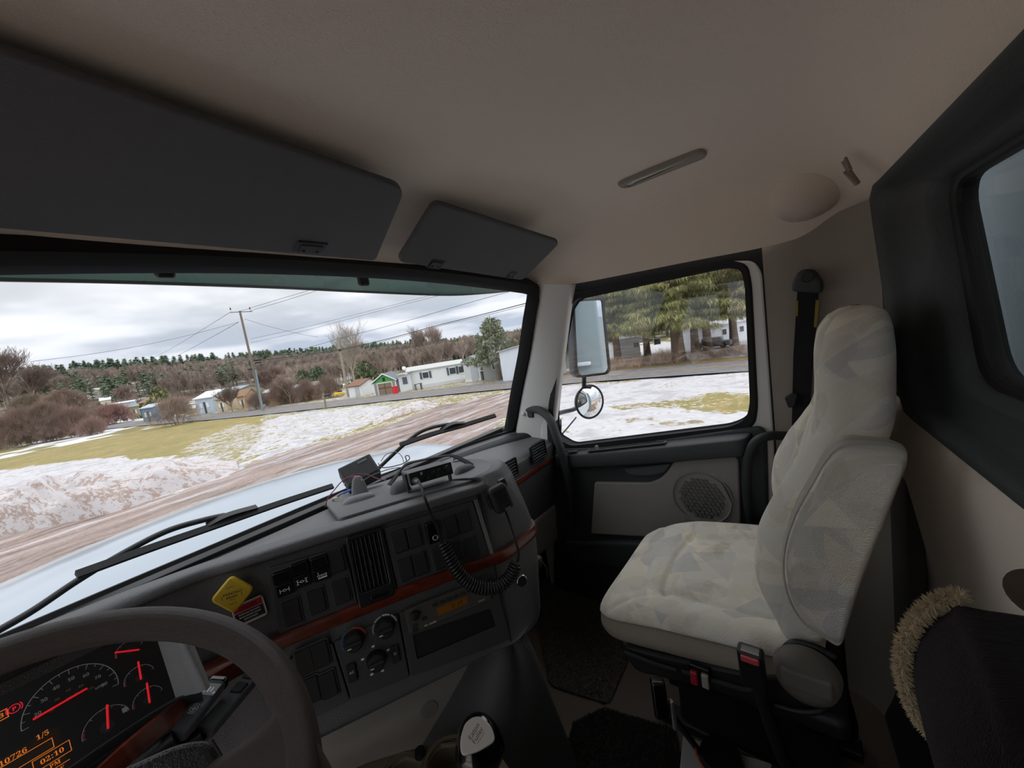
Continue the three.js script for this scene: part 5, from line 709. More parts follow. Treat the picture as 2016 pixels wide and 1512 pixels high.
{ // outside sun visor
  const t = thing('exterior_visor', 'smoked dark visor strip mounted outside above the windscreen', 'visor', [0.5, 0.25, 1.15]);
  const bot = [[-150, 546], [0, 551], [200, 555], [400, 561], [560, 567], [720, 575], [880, 581], [960, 577], [1000, 573], [1033, 569]].map(([x, y]) => { const r = ray(x, y); let s = 1; for (let i = 0; i < 30; i++) { const d = r[0] * s - 0.5; s = lerp(s, (1.2 - 0.16 * d * d) / r[2], 0.6); } return r.map((v) => v * s); });
  const rows = bot.map((p, i) => { const k = i < 7 ? 1 : [0.8, 0.6, 0.3][i - 7]; return [p, [p[0], p[1] + 0.012, p[2] + 0.003], [p[0], p[1] + 0.06 * k + 0.01, p[2] - 0.05 * k], [p[0], p[1] + 0.13 * k + 0.012, p[2] - 0.15 * k]]; });
  const g = loft(rows, 10, 60), g2 = loft(rows.map((r) => r.map((p) => [p[0], p[1] + 0.004, p[2] + 0.004])), 10, 60);
  add('smoked_strip', [g, g2], new THREE.MeshPhysicalMaterial({ color: C('#94a59f'), roughness: 0.3, transmission: 0.7, thickness: 0, side: THREE.DoubleSide, roughnessMap: cloudy }), t);
  add('lip', sweep(bot, [[-0.003, -0.003], [0.003, -0.003], [0.003, 0.004], [-0.003, 0.004]], [0, 1, 0], false, 40), plastic('#5f6663', 0.5, 0), t);
  for (const [x, y] of [[708, 552], [318, 532], [-80, 525]]) { const r = ray(x, y), s = 1.12 / r[2]; add('bracket', box([r[0] * s, r[1] * s, 1.10], [0.035, 0.045, 0.02], 0.008), M.black, t); }
}
{ // wipers
  const mk = (lab, blade, arm, carrier) => { const G = (l, o) => l.map(([x, y]) => onGlass(x, y, o)), t = thing('windscreen_wiper', lab, 'wiper', onGlass(...arm[0], 0.03));
    add('blade', sweep(G(blade, 0.02), [[-0.004, -0.010], [0.004, -0.010], [0.007, 0.008], [-0.007, 0.008]], [0, 0.6, 0.8], false, 40), M.rubber, t); add('carrier', sweep(G(carrier, 0.03), [[-0.009, -0.008], [0.009, -0.008], [0.006, 0.01], [-0.006, 0.01]], [0, 0.6, 0.8], false, 20), M.black, t); add('arm', tube(G(arm, 0.045), 0.008, 40, 8), M.black, t); };
  mk('black windscreen wiper on the driver side, lying low along the glass', [[150, 1132], [300, 1078], [450, 1026], [560, 988], [655, 957]], [[-40, 1262], [60, 1205], [150, 1145], [250, 1085], [330, 1045], [400, 1024], [440, 1015]], [[408, 1036], [450, 1016], [505, 1000]]);
  mk('black windscreen wiper in front of the passenger, with a bent arm', [[788, 876], [850, 855], [910, 838], [975, 818]], [[742, 925], [790, 880], [825, 852], [850, 842], [882, 835]], [[868, 848], [890, 836], [915, 834]]);
  const a2 = onGlass(745, 925, 0.05);
}
{ // mirrors
  const dk = plastic('#3a4048', 0.4, 0), c = at(1163, 664, 'x', 1.84), f = new Frame(c, [0.812, 0, -0.584], [0, 1, 0.0]);
  const t = thing('door_mirror', 'tall black door mirror seen through the passenger window', 'mirror', [c[0], c[1] - 0.2, c[2]]);
  const q = f.pts([[1126, 590], [1188, 586], [1202, 728], [1196, 737], [1140, 744], [1132, 735]], 0.0);
  add('shell', f.g(plate(shapeOf(q.map((p) => [p[0] * 1.04, p[1] * 1.01]), 0.02), -0.075, -0.004, 0.022, 4)), dk, t, 'black mirror shell'); const sh = shapeOf(q, 0.02); sh.holes.push(holeOf(q.map((p) => [p[0] * 0.9, p[1] * 0.96]), 0.015)); add('rim', f.g(plate(sh, -0.006, 0.006, 0.003)), M.rubber, t); add('mirror_glass', f.g(plate(shapeOf(q.map((p) => [p[0] * 0.92, p[1] * 0.97]), 0.015), -0.004, 0.0, 0)), M.mirror, t, 'mirror glass');
  add('post', bar(W(at(1150, 740, 'x', 1.86)), W(at(1150, 765, 'x', 1.86)), 0.012, 0.012, 12), M.black, t);
  add('arm', [tube([at(1078, 818, 'x', 1.55), at(1105, 812, 'x', 1.68), at(1140, 798, 'x', 1.86), at(1150, 760, 'x', 1.87)], 0.012, 30, 10), tube([at(1100, 600, 'x', 1.58), at(1130, 596, 'x', 1.86)], 0.012, 10, 10)], dk, t);
  const d = at(1161, 791, 'x', 1.84), F2 = new Frame(d, [0.9, 0, -0.44], [0, 1, 0.0]), t2 = thing('spot_mirror', 'round convex spot mirror below the tall door mirror', 'mirror', d), R0 = 0.088, ry = 0.088, pr = []; for (let i = 0; i <= 16; i++) { const a = i / 16 * 0.72; pr.push(new THREE.Vector2(R0 / Math.sin(0.72) * Math.sin(a), R0 / Math.sin(0.72) * (Math.cos(a) - Math.cos(0.72)))); }
  add('mirror_glass', F2.g(new THREE.LatheGeometry(pr.reverse(), 60).rotateX(Math.PI / 2)), M.mirror, t2, 'convex mirror glass'); add('rim', F2.g(new THREE.TorusGeometry(R0, 0.006, 10, 60)), M.rubber, t2);
  const bk = [[R0, 0], [R0 * 0.9, -0.03], [R0 * 0.4, -0.045], [0, -0.047]].map((p) => new THREE.Vector2(...p)); add('back_shell', F2.g(new THREE.LatheGeometry(bk, 40).rotateX(Math.PI / 2)), dk, t2);
  add('stay', [tube([at(1102, 860, 'x', 1.56), at(1115, 845, 'x', 1.66), at(1134, 822, 'x', 1.82)], 0.004, 20, 8), tube([at(1104, 826, 'x', 1.6), at(1104, 848, 'x', 1.6), at(1100, 860, 'x', 1.57)], 0.0035, 20, 8)], M.black, t2);
}
{ // truck body behind the cab, stack beside it
  const askew = new THREE.Matrix4().set(1, 0, 0, 0, 0, 1, 0, 0, -0.085, 0, 1, 0.0935, 0, 0, 0, 1);
  const t = thing('dump_box', 'grey steel truck body wall behind the rear window', 'truck body', [0.5, -2, -2.4]); const bm = plastic('#97a6aa', 0.6, 0);
  add('front_wall', box([0.5, -0.6, -0.39], [2.5, 2.2, 0.06], 0.02).applyMatrix4(askew), bm, t); for (const x of [0.05, 0.35, 0.65, 0.95, 1.25, 1.55]) add('rib', box([x, -0.6, -0.355], [0.03, 2.2, 0.012], 0.004).applyMatrix4(askew), bm, t); add('side', [box([1.6, -0.75, -2.95], [0.06, 1.7, 4.8], 0.01), box([-0.6, -0.75, -2.95], [0.06, 1.7, 4.8], 0.01)], bm, t); add('ledge', box([0.5, -0.30, -0.33], [2.3, 0.03, 0.06], 0.01).applyMatrix4(askew), M.white, t);
  const s = thing('exhaust_stack', 'tall chrome exhaust stack reflected in the door mirror', 'exhaust', [1.55, -1.6, -0.5]); add('pipe', bar(W([1.55, -1.6, -0.5]), W([1.55, 1.1, -0.5]), 0.07, 0.07, 24), M.metal, s); add('elbow', tube([[1.55, 1.08, -0.5], [1.55, 1.2, -0.52], [1.55, 1.28, -0.62]], 0.07, 16, 16), M.metal, s);
}
// ---------------------------------------------------------------- land: level falls away from the truck, hills beyond
const crestT = (yaw) => lerp(0.066, 0.008, clamp((yaw - 4) / 52)) - 0.012 * sst(2, -10, yaw);
function yg(r, yaw = 20) { let y = -2.4 - 2.6 * (1 - Math.exp(-Math.max(0, r - 4) / 22)); if (r > 115) { const top = crestT(yaw) * 350 - 11; y = lerp(y, top, sst(115, 350, r)); } return y; }
const yawOf = (x, z) => Math.atan2(x, z) * 180 / Math.PI;
const ground = (x, z) => { const r = Math.hypot(x, z); return yg(r, yawOf(x, z)); };
function gp(px, py) { const v = ray(px, py), h = Math.hypot(v[0], v[2]), t = v[1] / h, yaw = yawOf(v[0], v[2]); let a = 3, b = 330; for (let i = 0; i < 300; i++) { const r = 3 + i * 1.1; if (yg(r, yaw) > t * r) { b = r; a = r - 1.1; break; } a = r; } for (let i = 0; i < 30; i++) { const m = (a + b) / 2; if (yg(m, yaw) > t * m) b = m; else a = m; } return [v[0] / h * b, yg(b, yaw), v[2] / h * b]; }
const atR = (px, py, r) => { const v = ray(px, py), h = Math.hypot(v[0], v[2]); return [v[0] / h * r, v[1] / h * r, v[2] / h * r]; };
const roadMid = [[29, -60], [29.5, -30], [29.6, -8], [29.6, 4], [29.4, 14], [28.6, 24], [26.4, 35], [23.5, 46], [20.5, 57], [17.5, 70], [14, 86], [9, 105], [3, 130]];
{
  const s = struct('ground', [0, -2.4, 0]), X0 = -14, Z0 = -14, SZ = 92, N = 2048;
  // cover: R snow, G gravel, B leaf litter
  const MS = 1024, cv = document.createElement('canvas'); cv.width = cv.height = MS; const c = cv.getContext('2d'); c.fillStyle = 'rgb(118,0,0)'; c.fillRect(0, 0, MS, MS);
  const poly = (pts, col, world) => { c.fillStyle = col; c.beginPath(); pts.forEach((p, i) => { const g = world ? [p[0], 0, p[1]] : gp(p[0], p[1]), x = (g[0] - X0) / SZ * MS, y = (g[2] - Z0) / SZ * MS; i ? c.lineTo(x, y) : c.moveTo(x, y); }); c.closePath(); c.fill(); };
  poly([[-14, -14], [78, -14], [78, 12], [10, 9], [-14, 6]], 'rgb(200,0,0)', true);
  poly([[-200, 1000], [-200, 860], [0, 840], [190, 838], [420, 815], [520, 812], [500, 870], [400, 925], [250, 920], [0, 965]], 'rgb(30,0,0)');
  poly([[330, 905], [400, 862], [470, 835], [560, 828], [620, 822], [560, 870], [470, 920], [400, 930]], 'rgb(118,0,0)');
  poly([[520, 830], [560, 818], [700, 800], [780, 800], [690, 850], [560, 880], [480, 905]], 'rgb(175,0,0)');
  poly([[-300, 1100], [0, 1052], [250, 1000], [420, 945], [520, 900], [600, 880], [660, 866], [760, 838], [830, 812], [850, 803], [1000, 772], [1040, 770], [1060, 800], [1000, 820], [970, 850], [1000, 900], [900, 1010], [600, 1300], [0, 1500]], 'rgb(70,255,0)');
  poly([[-200, 1100], [0, 1050], [250, 1000], [420, 948], [470, 930], [420, 900], [200, 900], [-200, 950]], 'rgb(205,0,0)');
  poly([[420, 948], [520, 902], [600, 876], [700, 842], [760, 828], [690, 840], [560, 880], [470, 918]], 'rgb(200,0,0)');
  poly([[720, 838], [760, 820], [815, 808], [822, 812], [770, 830]], 'rgb(30,0,60)');
  poly([[1000, 860], [1010, 800], [1060, 770], [1090, 762], [1475, 737], [1700, 735], [1800, 1000], [1100, 950]], 'rgb(215,0,0)');
  poly([[1195, 802], [1290, 792], [1380, 776], [1490, 770], [1540, 800], [1490, 812], [1420, 812], [1330, 800], [1240, 806]], 'rgb(105,0,0)'); poly([[1380, 785], [1490, 772], [1490, 806], [1400, 806]], 'rgb(60,0,0)');
  poly([[1215, 828], [1280, 822], [1290, 828], [1230, 836]], 'rgb(110,140,0)'); poly([[1305, 832], [1370, 824], [1385, 830], [1320, 840]], 'rgb(110,140,0)');
  poly([[33.5, -14], [33.5, 22], [38, 22], [38, -14]], 'rgb(40,0,120)', true); poly([[38, -14], [38, 26], [78, 26], [78, -14]], 'rgb(195,0,20)', true);
  const md = c.getImageData(0, 0, MS, MS).data, smp = (x, z, k) => { const i = clamp(Math.floor((x - X0) / SZ * MS), 0, MS - 1), j = clamp(Math.floor((z - Z0) / SZ * MS), 0, MS - 1); return md[(j * MS + i) * 4 + k] / 255; };
  const dA = gp(300, 1030), dB = gp(900, 815), dl = Math.hypot(dB[0] - dA[0], dB[2] - dA[2]), dx = (dB[0] - dA[0]) / dl, dz = (dB[2] - dA[2]) / dl;
  const cover = (x, z, fine) => {
    const wx = (fbm(x * 0.5 + 3, z * 0.5, 3) - 0.5) * 2.4 + (fbm(x * 2.2, z * 2.2 + 9, 2) - 0.5) * 0.9, wz = (fbm(x * 0.5 + 40, z * 0.5 + 7, 3) - 0.5) * 2.4 + (fbm(x * 2.2 + 5, z * 2.2, 2) - 0.5) * 0.9;
    const r2 = smp(x + wx * 0.55, z + wz * 0.55, 0), g2 = sst(0.3, 0.7, smp(x + wx * 0.45, z + wz * 0.45, 1)), b2 = smp(x + wx * 0.5, z + wz * 0.5, 2);
    const al = x * dx + z * dz, ac = -x * dz + z * dx, str = fbm(al * 0.16, ac * 2.6, 4), str2 = fbm(al * 0.5 + 9, ac * 7 + 3, 3), n1 = fbm(x * 1.1, z * 1.1, 5), n2 = fbm(x * 6, z * 6, 3), n3 = fine;
    // grass
    let g = lerp(0.6, 1.25, fbm(x * 0.35 + 6, z * 0.35, 3)), R = 0.47 * lerp(0.92, 1.12, n3), G = 0.435 * lerp(0.92, 1.12, n3), B = 0.26; const dry = sst(0.42, 0.62, n1 * 0.6 + n2 * 0.4); R = lerp(R, 0.56, dry * 0.7); G = lerp(G, 0.485, dry * 0.7); B = lerp(B, 0.30, dry * 0.7); const k = lerp(0.85, 1.08, clamp(g)); R *= k; G *= k; B *= k;
    R = lerp(R, 0.42, b2); G = lerp(G, 0.33, b2); B = lerp(B, 0.25, b2);
    // gravel drive with worn tracks
    const gr = [lerp(0.49, 0.655, str), lerp(0.425, 0.58, str), lerp(0.395, 0.54, str)], wet = sst(0.52, 0.7, str2); const q = 1 - 0.26 * wet; R = lerp(R, gr[0] * q * lerp(0.9, 1.08, n3), g2); G = lerp(G, gr[1] * q * lerp(0.9, 1.08, n3), g2); B = lerp(B, gr[2] * q * lerp(0.9, 1.08, n3), g2);
    let sn = g2 > 0.5 ? sst(0.54, 0.62, str * 0.45 + n1 * 0.2 + str2 * 0.35) * 0.8 : sst(0.5 - 0.05, 0.5 + 0.07, r2 * 0.92 + 0.05 + (n1 - 0.5) * 0.55 + (n2 - 0.5) * 0.62 + (fbm(x * 9, z * 14, 2) - 0.5) * 0.5);
    if (r2 < 0.05) sn = 0; const w = lerp(0.69, 0.79, n2) - 0.1 * sst(0.5, 0.7, n1) * (1 - n3 * 0.5); R = lerp(R, w * 0.99, sn); G = lerp(G, w * 0.975, sn); B = lerp(B, w * 0.985, sn); return [R, G, B];
  };
  const near = dataTex(N, N, (u, v, i, j) => cover(X0 + u * SZ, Z0 + v * SZ, LAT[((j * 131) & 255) << 8 | (i * 7 + j) & 255]), true); near.wrapS = near.wrapT = THREE.ClampToEdgeWrapping; near.anisotropy = 8;
  const FX0 = -60, FZ0 = -60, FS = 480, far = dataTex(1024, 1024, (u, v) => { const x = FX0 + u * FS, z = FZ0 + v * FS, n = fbm(x * 0.08, z * 0.08, 4), m = fbm(x * 0.4 + 8, z * 0.4, 3), r = Math.hypot(x, z), yw = yawOf(x, z); const sn = sst(0.5, 0.56, n * 0.5 + m * 0.5 + (yw > 20 ? 0.03 : -0.03)) * (r > 150 ? 0.6 : 1), wd = sst(130, 170, r); let R = lerp(0.47, 0.36, wd), G = lerp(0.43, 0.30, wd), B = lerp(0.25, 0.24, wd); return [lerp(R, 0.80, sn), lerp(G, 0.80, sn), lerp(B, 0.82, sn)]; }, true);
  const shell = (r0, r1, nr, a0, a1, na, ux0, uz0, us, rough) => { const pos = [], uv = [], idx = []; for (let j = 0; j <= nr; j++) for (let i = 0; i <= na; i++) { const r = r0 * Math.pow(r1 / r0, j / nr), a = lerp(a0, a1, i / na) * Math.PI / 180, x = r * Math.sin(a), z = r * Math.cos(a), p = W([x, yg(r, lerp(a0, a1, i / na)) + rough * (fbm(x * 0.9, z * 0.9, 3) - 0.5) * (r < 100 ? 1 : 0), z]); pos.push(p.x, p.y, p.z); uv.push((x - ux0) / us, (z - uz0) / us); if (i < na && j < nr) { const q = j * (na + 1) + i; idx.push(q, q + 1, q + na + 1, q + 1, q + na + 2, q + na + 1); } } const g = new THREE.BufferGeometry(); g.setAttribute('position', new THREE.Float32BufferAttribute(pos, 3)); g.setAttribute('uv', new THREE.Float32BufferAttribute(uv, 2)); g.setIndex(idx); g.computeVertexNormals(); return g; };
  add('near_ground', shell(1.2, 76, 190, -20, 112, 260, X0, Z0, SZ, 0.14), new THREE.MeshStandardMaterial({ map: near, roughness: 0.95, side: THREE.DoubleSide }), s, 'snow, grass and gravel around the truck');
  add('far_ground', shell(75.9, 420, 60, -25, 112, 200, FX0, FZ0, FS, 0.14), new THREE.MeshStandardMaterial({ map: far, roughness: 1, side: THREE.DoubleSide }), s);
  add('rear_ground', shell(1.2, 300, 40, 112, 340, 90, 0, 0, 60, 0.1), new THREE.MeshStandardMaterial({ color: C('#cfc8c2'), roughness: 1, side: THREE.DoubleSide, map: dataTex(512, 512, (u, v) => { const n = 0.6 * tvn(u, v, 24) + 0.4 * tvn(u, v, 80); const k = sst(0.45, 0.6, n); return [lerp(0.66, 0.95, k), lerp(0.56, 0.95, k), lerp(0.5, 0.95, k)]; }, true) }), s);
  const centre = new THREE.CircleGeometry(1.3, 24).rotateX(-Math.PI / 2); centre.translate(0, EYE - 2.4, 0); add('soil_under_truck', centre, plastic('#a59a90', 1, 0), s);
  // road with its yellow line
  const rd = struct('road', [29, -4.5, 10]), ribbon = (w0, w1, lift) => { const pts = []; for (let i = 0; i <= 140; i++) { const p = spline(roadMid.map((q) => [q[0], 0, q[1]]), i / 140), q = spline(roadMid.map((k) => [k[0], 0, k[1]]), Math.min(1, i / 140 + 0.004)), o = i === 140 ? spline(roadMid.map((k) => [k[0], 0, k[1]]), 0.996) : null; let tx = q[0] - p[0], tz = q[2] - p[2]; if (o) { tx = p[0] - o[0]; tz = p[2] - o[2]; } const l = Math.hypot(tx, tz); pts.push([w0, lerp(w0, w1, 0.33), lerp(w0, w1, 0.66), w1].map((w) => { const x = p[0] + tz / l * w, z = p[2] - tx / l * w; return [x, ground(x, z) + 0.10 + lift, z]; })); } return loft(pts, 9, 280); };
  const asph = dataTex(512, 512, (u, v) => { const a = 0.5 * tvn(u, v, 12) + 0.5 * tvn(u, v, 200); const k = 0.43 + 0.12 * (a - 0.5); return [k * 1.02, k, k * 1.0]; }, true, 0.25, 0.25);
  add('asphalt', ribbon(-3.5, 3.5, 0), new THREE.MeshStandardMaterial({ map: asph, roughness: 0.85, side: THREE.DoubleSide }), rd, 'grey asphalt'); add('yellow_line', ribbon(-0.1, 0.12, 0.012), plastic('#b88a3a', 0.8, 0), rd, 'yellow centre line');
}
// ploughed snow banks
{
  const snow = new THREE.MeshStandardMaterial({ map: dataTex(512, 512, (u, v) => { const n = 0.35 * tvn(u, v, 10) + 0.35 * tvn(u, v, 34) + 0.3 * tvn(u, v, 110), k = sst(0.48, 0.68, n); return [lerp(0.74, 0.58, k * 0.8), lerp(0.72, 0.5, k * 0.8), lerp(0.72, 0.45, k * 0.8)]; }, true, 0.35, 0.35), roughness: 0.9, side: THREE.DoubleSide });
  const pile = (lab, path, hs, wd) => { const P = path.map(([x, y]) => gp(x, y)), t = thing('snow_bank', lab, 'snow bank', P[Math.floor(P.length / 2)]); const rows = []; for (let i = 0; i <= 60; i++) { const p = spline(P, i / 60), h = spline(hs.map((v) => [v]), i / 60)[0], r = Math.hypot(p[0], p[2]), row = []; for (let k = 0; k <= 16; k++) { const q = k / 16, rr = r + q * wd, x = p[0] / r * rr, z = p[2] / r * rr; const prof = Math.pow(Math.sin(Math.PI * Math.pow(q, 0.75)), 0.8), lump = 0.55 + 0.65 * fbm(x * 1.1 + 5, z * 1.1, 3) + 0.25 * (fbm(x * 3.4, z * 3.4, 3) - 0.5); row.push([x, ground(x, z) - 0.12 + Math.max(0, h * prof * lump + 0.1), z]); } rows.push(row); } add('snow', loft(rows, 70, 180), snow, t); };
  pile('long dirty snow bank between the gravel drive and the grass field', [[-260, 1130], [-120, 1090], [0, 1056], [90, 1038], [170, 1022], [250, 1000], [330, 972], [400, 950], [470, 926]], [1.2, 1.5, 1.35, 1.45, 1.5, 1.25, 1.15, 0.8, 0.2], 4.2);
  pile('small snow heap by the road end of the drive', [[735, 838], [765, 826], [800, 815], [835, 806], [862, 800]], [0.0, 0.3, 0.62, 0.6, 0.05], 3.6);
}
// ---------------------------------------------------------------- poles and wires
{
  const wood = plastic('#7d7468', 0.9, 0), dk = plastic('#25282b', 0.6, 0), seg = (a, b, r0, r1, n = 8) => bar(W(a), W(b), r0, r1, n);
  const b1 = gp(518, 810), r1 = Math.hypot(b1[0], b1[2]), t1 = atR(472, 612, r1), p = thing('utility_pole', 'tall wooden utility pole leaning at the edge of the grass field', 'utility pole', b1);
  const at1 = (k) => b1.map((v, i) => lerp(v, t1[i], k)); add('shaft', seg([b1[0], b1[1] - 0.4, b1[2]], t1, 0.19, 0.13, 12), wood, p);
  add('crossarm', seg(atR(453, 615, r1), atR(497, 613, r1), 0.06, 0.06, 6), wood, p); for (const [x, y] of [[454, 610], [492, 609]]) { const q = atR(x, y, r1); add('insulator', seg(q, [q[0], q[1] + 0.3, q[2]], 0.09, 0.05, 10), dk, p); }
  add('conduit', seg([b1[0] - 0.1, b1[1] - 0.3, b1[2] - 0.22], atR(503, 728, r1 - 0.3), 0.11, 0.11, 8), plastic('#7f97a5', 0.7, 0), p); for (const [x, y, w] of [[507, 709, 0.9], [508, 714, 0.8], [492, 727, 0.5]]) { const q = atR(x, y, r1 - 0.4); add('splice_case', box(q, [w, 0.22, 0.22], 0.05), dk, p); }
  add('meter_post', seg(gp(481, 813), atR(481, 773, Math.hypot(gp(481, 813)[0], gp(481, 813)[2])), 0.05, 0.05, 6), plastic('#c8a058', 0.8, 0), p);
  const b2 = gp(686, 781), r2 = Math.hypot(b2[0], b2[2]), t2 = atR(664, 664, r2), p2 = thing('utility_pole', 'pale slim utility pole in front of the bare tree by the shed', 'utility pole', b2); add('shaft', seg([b2[0], b2[1] - 0.4, b2[2]], t2, 0.19, 0.14, 12), plastic('#9a9385', 0.9, 0), p2); add('cable_clamp', box(atR(669, 689, r2 - 0.25), [0.3, 0.25, 0.3], 0.05), dk, p2);
  let k = 0; const wire = (lab, pts, r) => { const q = pts.map((v) => atR(...v)), t = thing('overhead_wire', lab, 'wire', q[0]); add('strand', tube(q, r, 40, 5), dk, t); };
  wire('upper overhead wire rising from the tall pole to the top edge of the windscreen', [[472, 613, r1], [540, 592, r1 - 6], [610, 571, r1 - 12], [760, 520, r1 - 22]], 0.022); wire('second overhead wire rising from the tall pole beside the upper one', [[492, 612, r1], [560, 592, r1 - 6], [630, 570, r1 - 12], [780, 520, r1 - 22]], 0.022);
  wire('upper of two thin overhead wires from the middle of the tall pole', [[494, 667, r1], [600, 644, 60], [720, 614, 52], [845, 582, 45], [1000, 535, 38]], 0.016); wire('lower of two thin overhead wires from the middle of the tall pole', [[494, 675, r1], [600, 651, 60], [720, 619, 52], [860, 583, 45], [1000, 548, 38]], 0.016);
  wire('single overhead wire passing above the thick cable towards the windscreen corner', [[498, 704, r1], [580, 691, 64], [664, 668, r2], [800, 632, 54], [920, 597, 46], [1036, 565, 38]], 0.024); wire('thick black overhead cable sagging past the pale pole to the right', [[500, 711, r1], [590, 700, 65], [669, 688, r2 - 0.3], [760, 668, 57], [860, 641, 50], [950, 619, 44], [1040, 596, 38]], 0.045); wire('thin cable running just under the thick black overhead cable', [[500, 716, r1], [590, 703, 65], [669, 690, r2 - 0.3], [770, 668, 57], [870, 641, 50], [960, 620, 44], [1040, 600, 38]], 0.022);
  wire('long thin overhead wire falling from the tall pole to the left edge', [[470, 634, r1], [380, 658, 62], [280, 680, 58], [180, 697, 54], [60, 712, 48]], 0.016); wire('overhead wire dropping from the tall pole to the far wooded hill', [[470, 634, r1], [420, 662, 90], [345, 702, 140], [250, 745, 200]], 0.03); wire('faint overhead wire from the left end of the crossarm down to the hill', [[454, 614, r1], [400, 648, 90], [330, 690, 140], [240, 735, 200]], 0.026);
  { const a = atR(482, 628, r1), t = thing('overhead_wire', 'short service wire slanting from the tall pole to the bare tree', 'wire', a); add('strand', tube([a, atR(520, 640, 66), atR(580, 655, 68), atR(626, 664, 72)], 0.018, 20, 5), dk, t); }
}
// ---------------------------------------------------------------- buildings
// a gabled or flat-topped house: front edge from pixel A to B on the ground, depth back along the ground, wall height in metres
function house(name, lab, A, B, depth, hgt, roofH, wall, roofM, o = {}) {
  const a = gp(...A), b = gp(...B), u = [b[0] - a[0], 0, b[2] - a[2]], w = Math.hypot(u[0], u[2]), base = Math.min(a[1], b[1]) - 0.1, v = [-u[2] / w, u[0] / w], s = (a[0] * v[0] + a[2] * v[1]) > 0 ? 1 : -1, f = new Frame([a[0], base, a[2]], u, [0, 1, 0]);
  // f: x along the front, y up, z towards the viewer
  const t = thing(name, lab, o.cat ?? 'house', [a[0], base, a[2]]), mw = plastic(wall, 0.8, 0), mr = plastic(roofM, 0.8, 0);
  add('wall', f.g(new THREE.BoxGeometry(w, hgt, depth).translate(w / 2, hgt / 2, -depth / 2)), mw, t);
  const ov = o.over ?? 0.2;
  if (o.gable === 'front') { const g = shapeOf([[-ov, hgt - 0.05], [w / 2, hgt + roofH], [w + ov, hgt - 0.05], [w + ov, hgt + 0.08], [w / 2, hgt + roofH + 0.16], [-ov, hgt + 0.08]]); add('roof', f.g(plate(g, -depth - ov, ov, 0)), mr, t); add('gable', f.g(plate(shapeOf([[0, hgt], [w, hgt], [w / 2, hgt + roofH]]), -depth, 0.0, 0)), o.gableM ? plastic(o.gableM, 0.7, 0) : mw, t); }
  else { const g = new THREE.Shape(); const pr = [[ov, hgt - 0.02], [-depth / 2, hgt + roofH], [-depth - ov, hgt - 0.02], [-depth - ov, hgt + 0.1], [-depth / 2, hgt + roofH + 0.12], [ov, hgt + 0.1]]; const sg = plate(shapeOf(pr), -w - ov, ov, 0); sg.rotateY(-Math.PI / 2); sg.scale(1, 1, 1); add('roof', f.g(plateX(pr, -ov, w + ov)), mr, t); add('gable', f.g(plateX([[0, hgt], [-depth / 2, hgt + roofH], [-depth, hgt]], 0, w)), mw, t); }
  const dkG = plastic('#3a4248', 0.3, 0), wt = plastic('#f0f0ee', 0.6, 0);
  const panel = (nm, x, y, ww, hh, m, z = 0.03, side = false) => { const g = new THREE.BoxGeometry(ww, hh, 0.08).translate(0, 0, z); if (side) g.rotateY(-Math.PI / 2).translate(0, y, -x); else g.translate(x, y, 0); return add(nm, f.g(g), m, t); };
  for (const [x, y, ww, hh, sh] of o.windows ?? []) { const fr = panel('window', x, y, ww, hh, wt); const pn = new THREE.BoxGeometry(ww * 0.84, hh * 0.84, 0.05).translate(x, y, 0.06); add('pane', f.g(pn), dkG, fr); if (sh) for (const k of [-1, 1]) panel('shutter', x + k * (ww / 2 + 0.16), y, 0.28, hh, plastic(sh, 0.7, 0), 0.045); }
  return { t, f, w, panel, mw, mr, depth, hgt, base };
}
function plateX(pr, x0, x1) { const s = pr.map((p) => [p[0], p[1]]), n = s.length, pos = [], idx = []; for (const x of [x0, x1]) for (const p of s) pos.push(x, p[1], p[0]); for (let i = 0; i < n; i++) { const j = (i + 1) % n; idx.push(i, j, n + j, i, n + j, n + i); } const tri = THREE.ShapeUtils.triangulateShape(s.map((p) => new THREE.Vector2(p[0], p[1])), []); for (const q of tri) { idx.push(q[0], q[1], q[2], n + q[0], n + q[2], n + q[1]); } const g = new THREE.BufferGeometry(); g.setAttribute('position', new THREE.Float32BufferAttribute(pos, 3)); g.setIndex(idx); const k = g.toNonIndexed(); k.computeVertexNormals(); return k; }
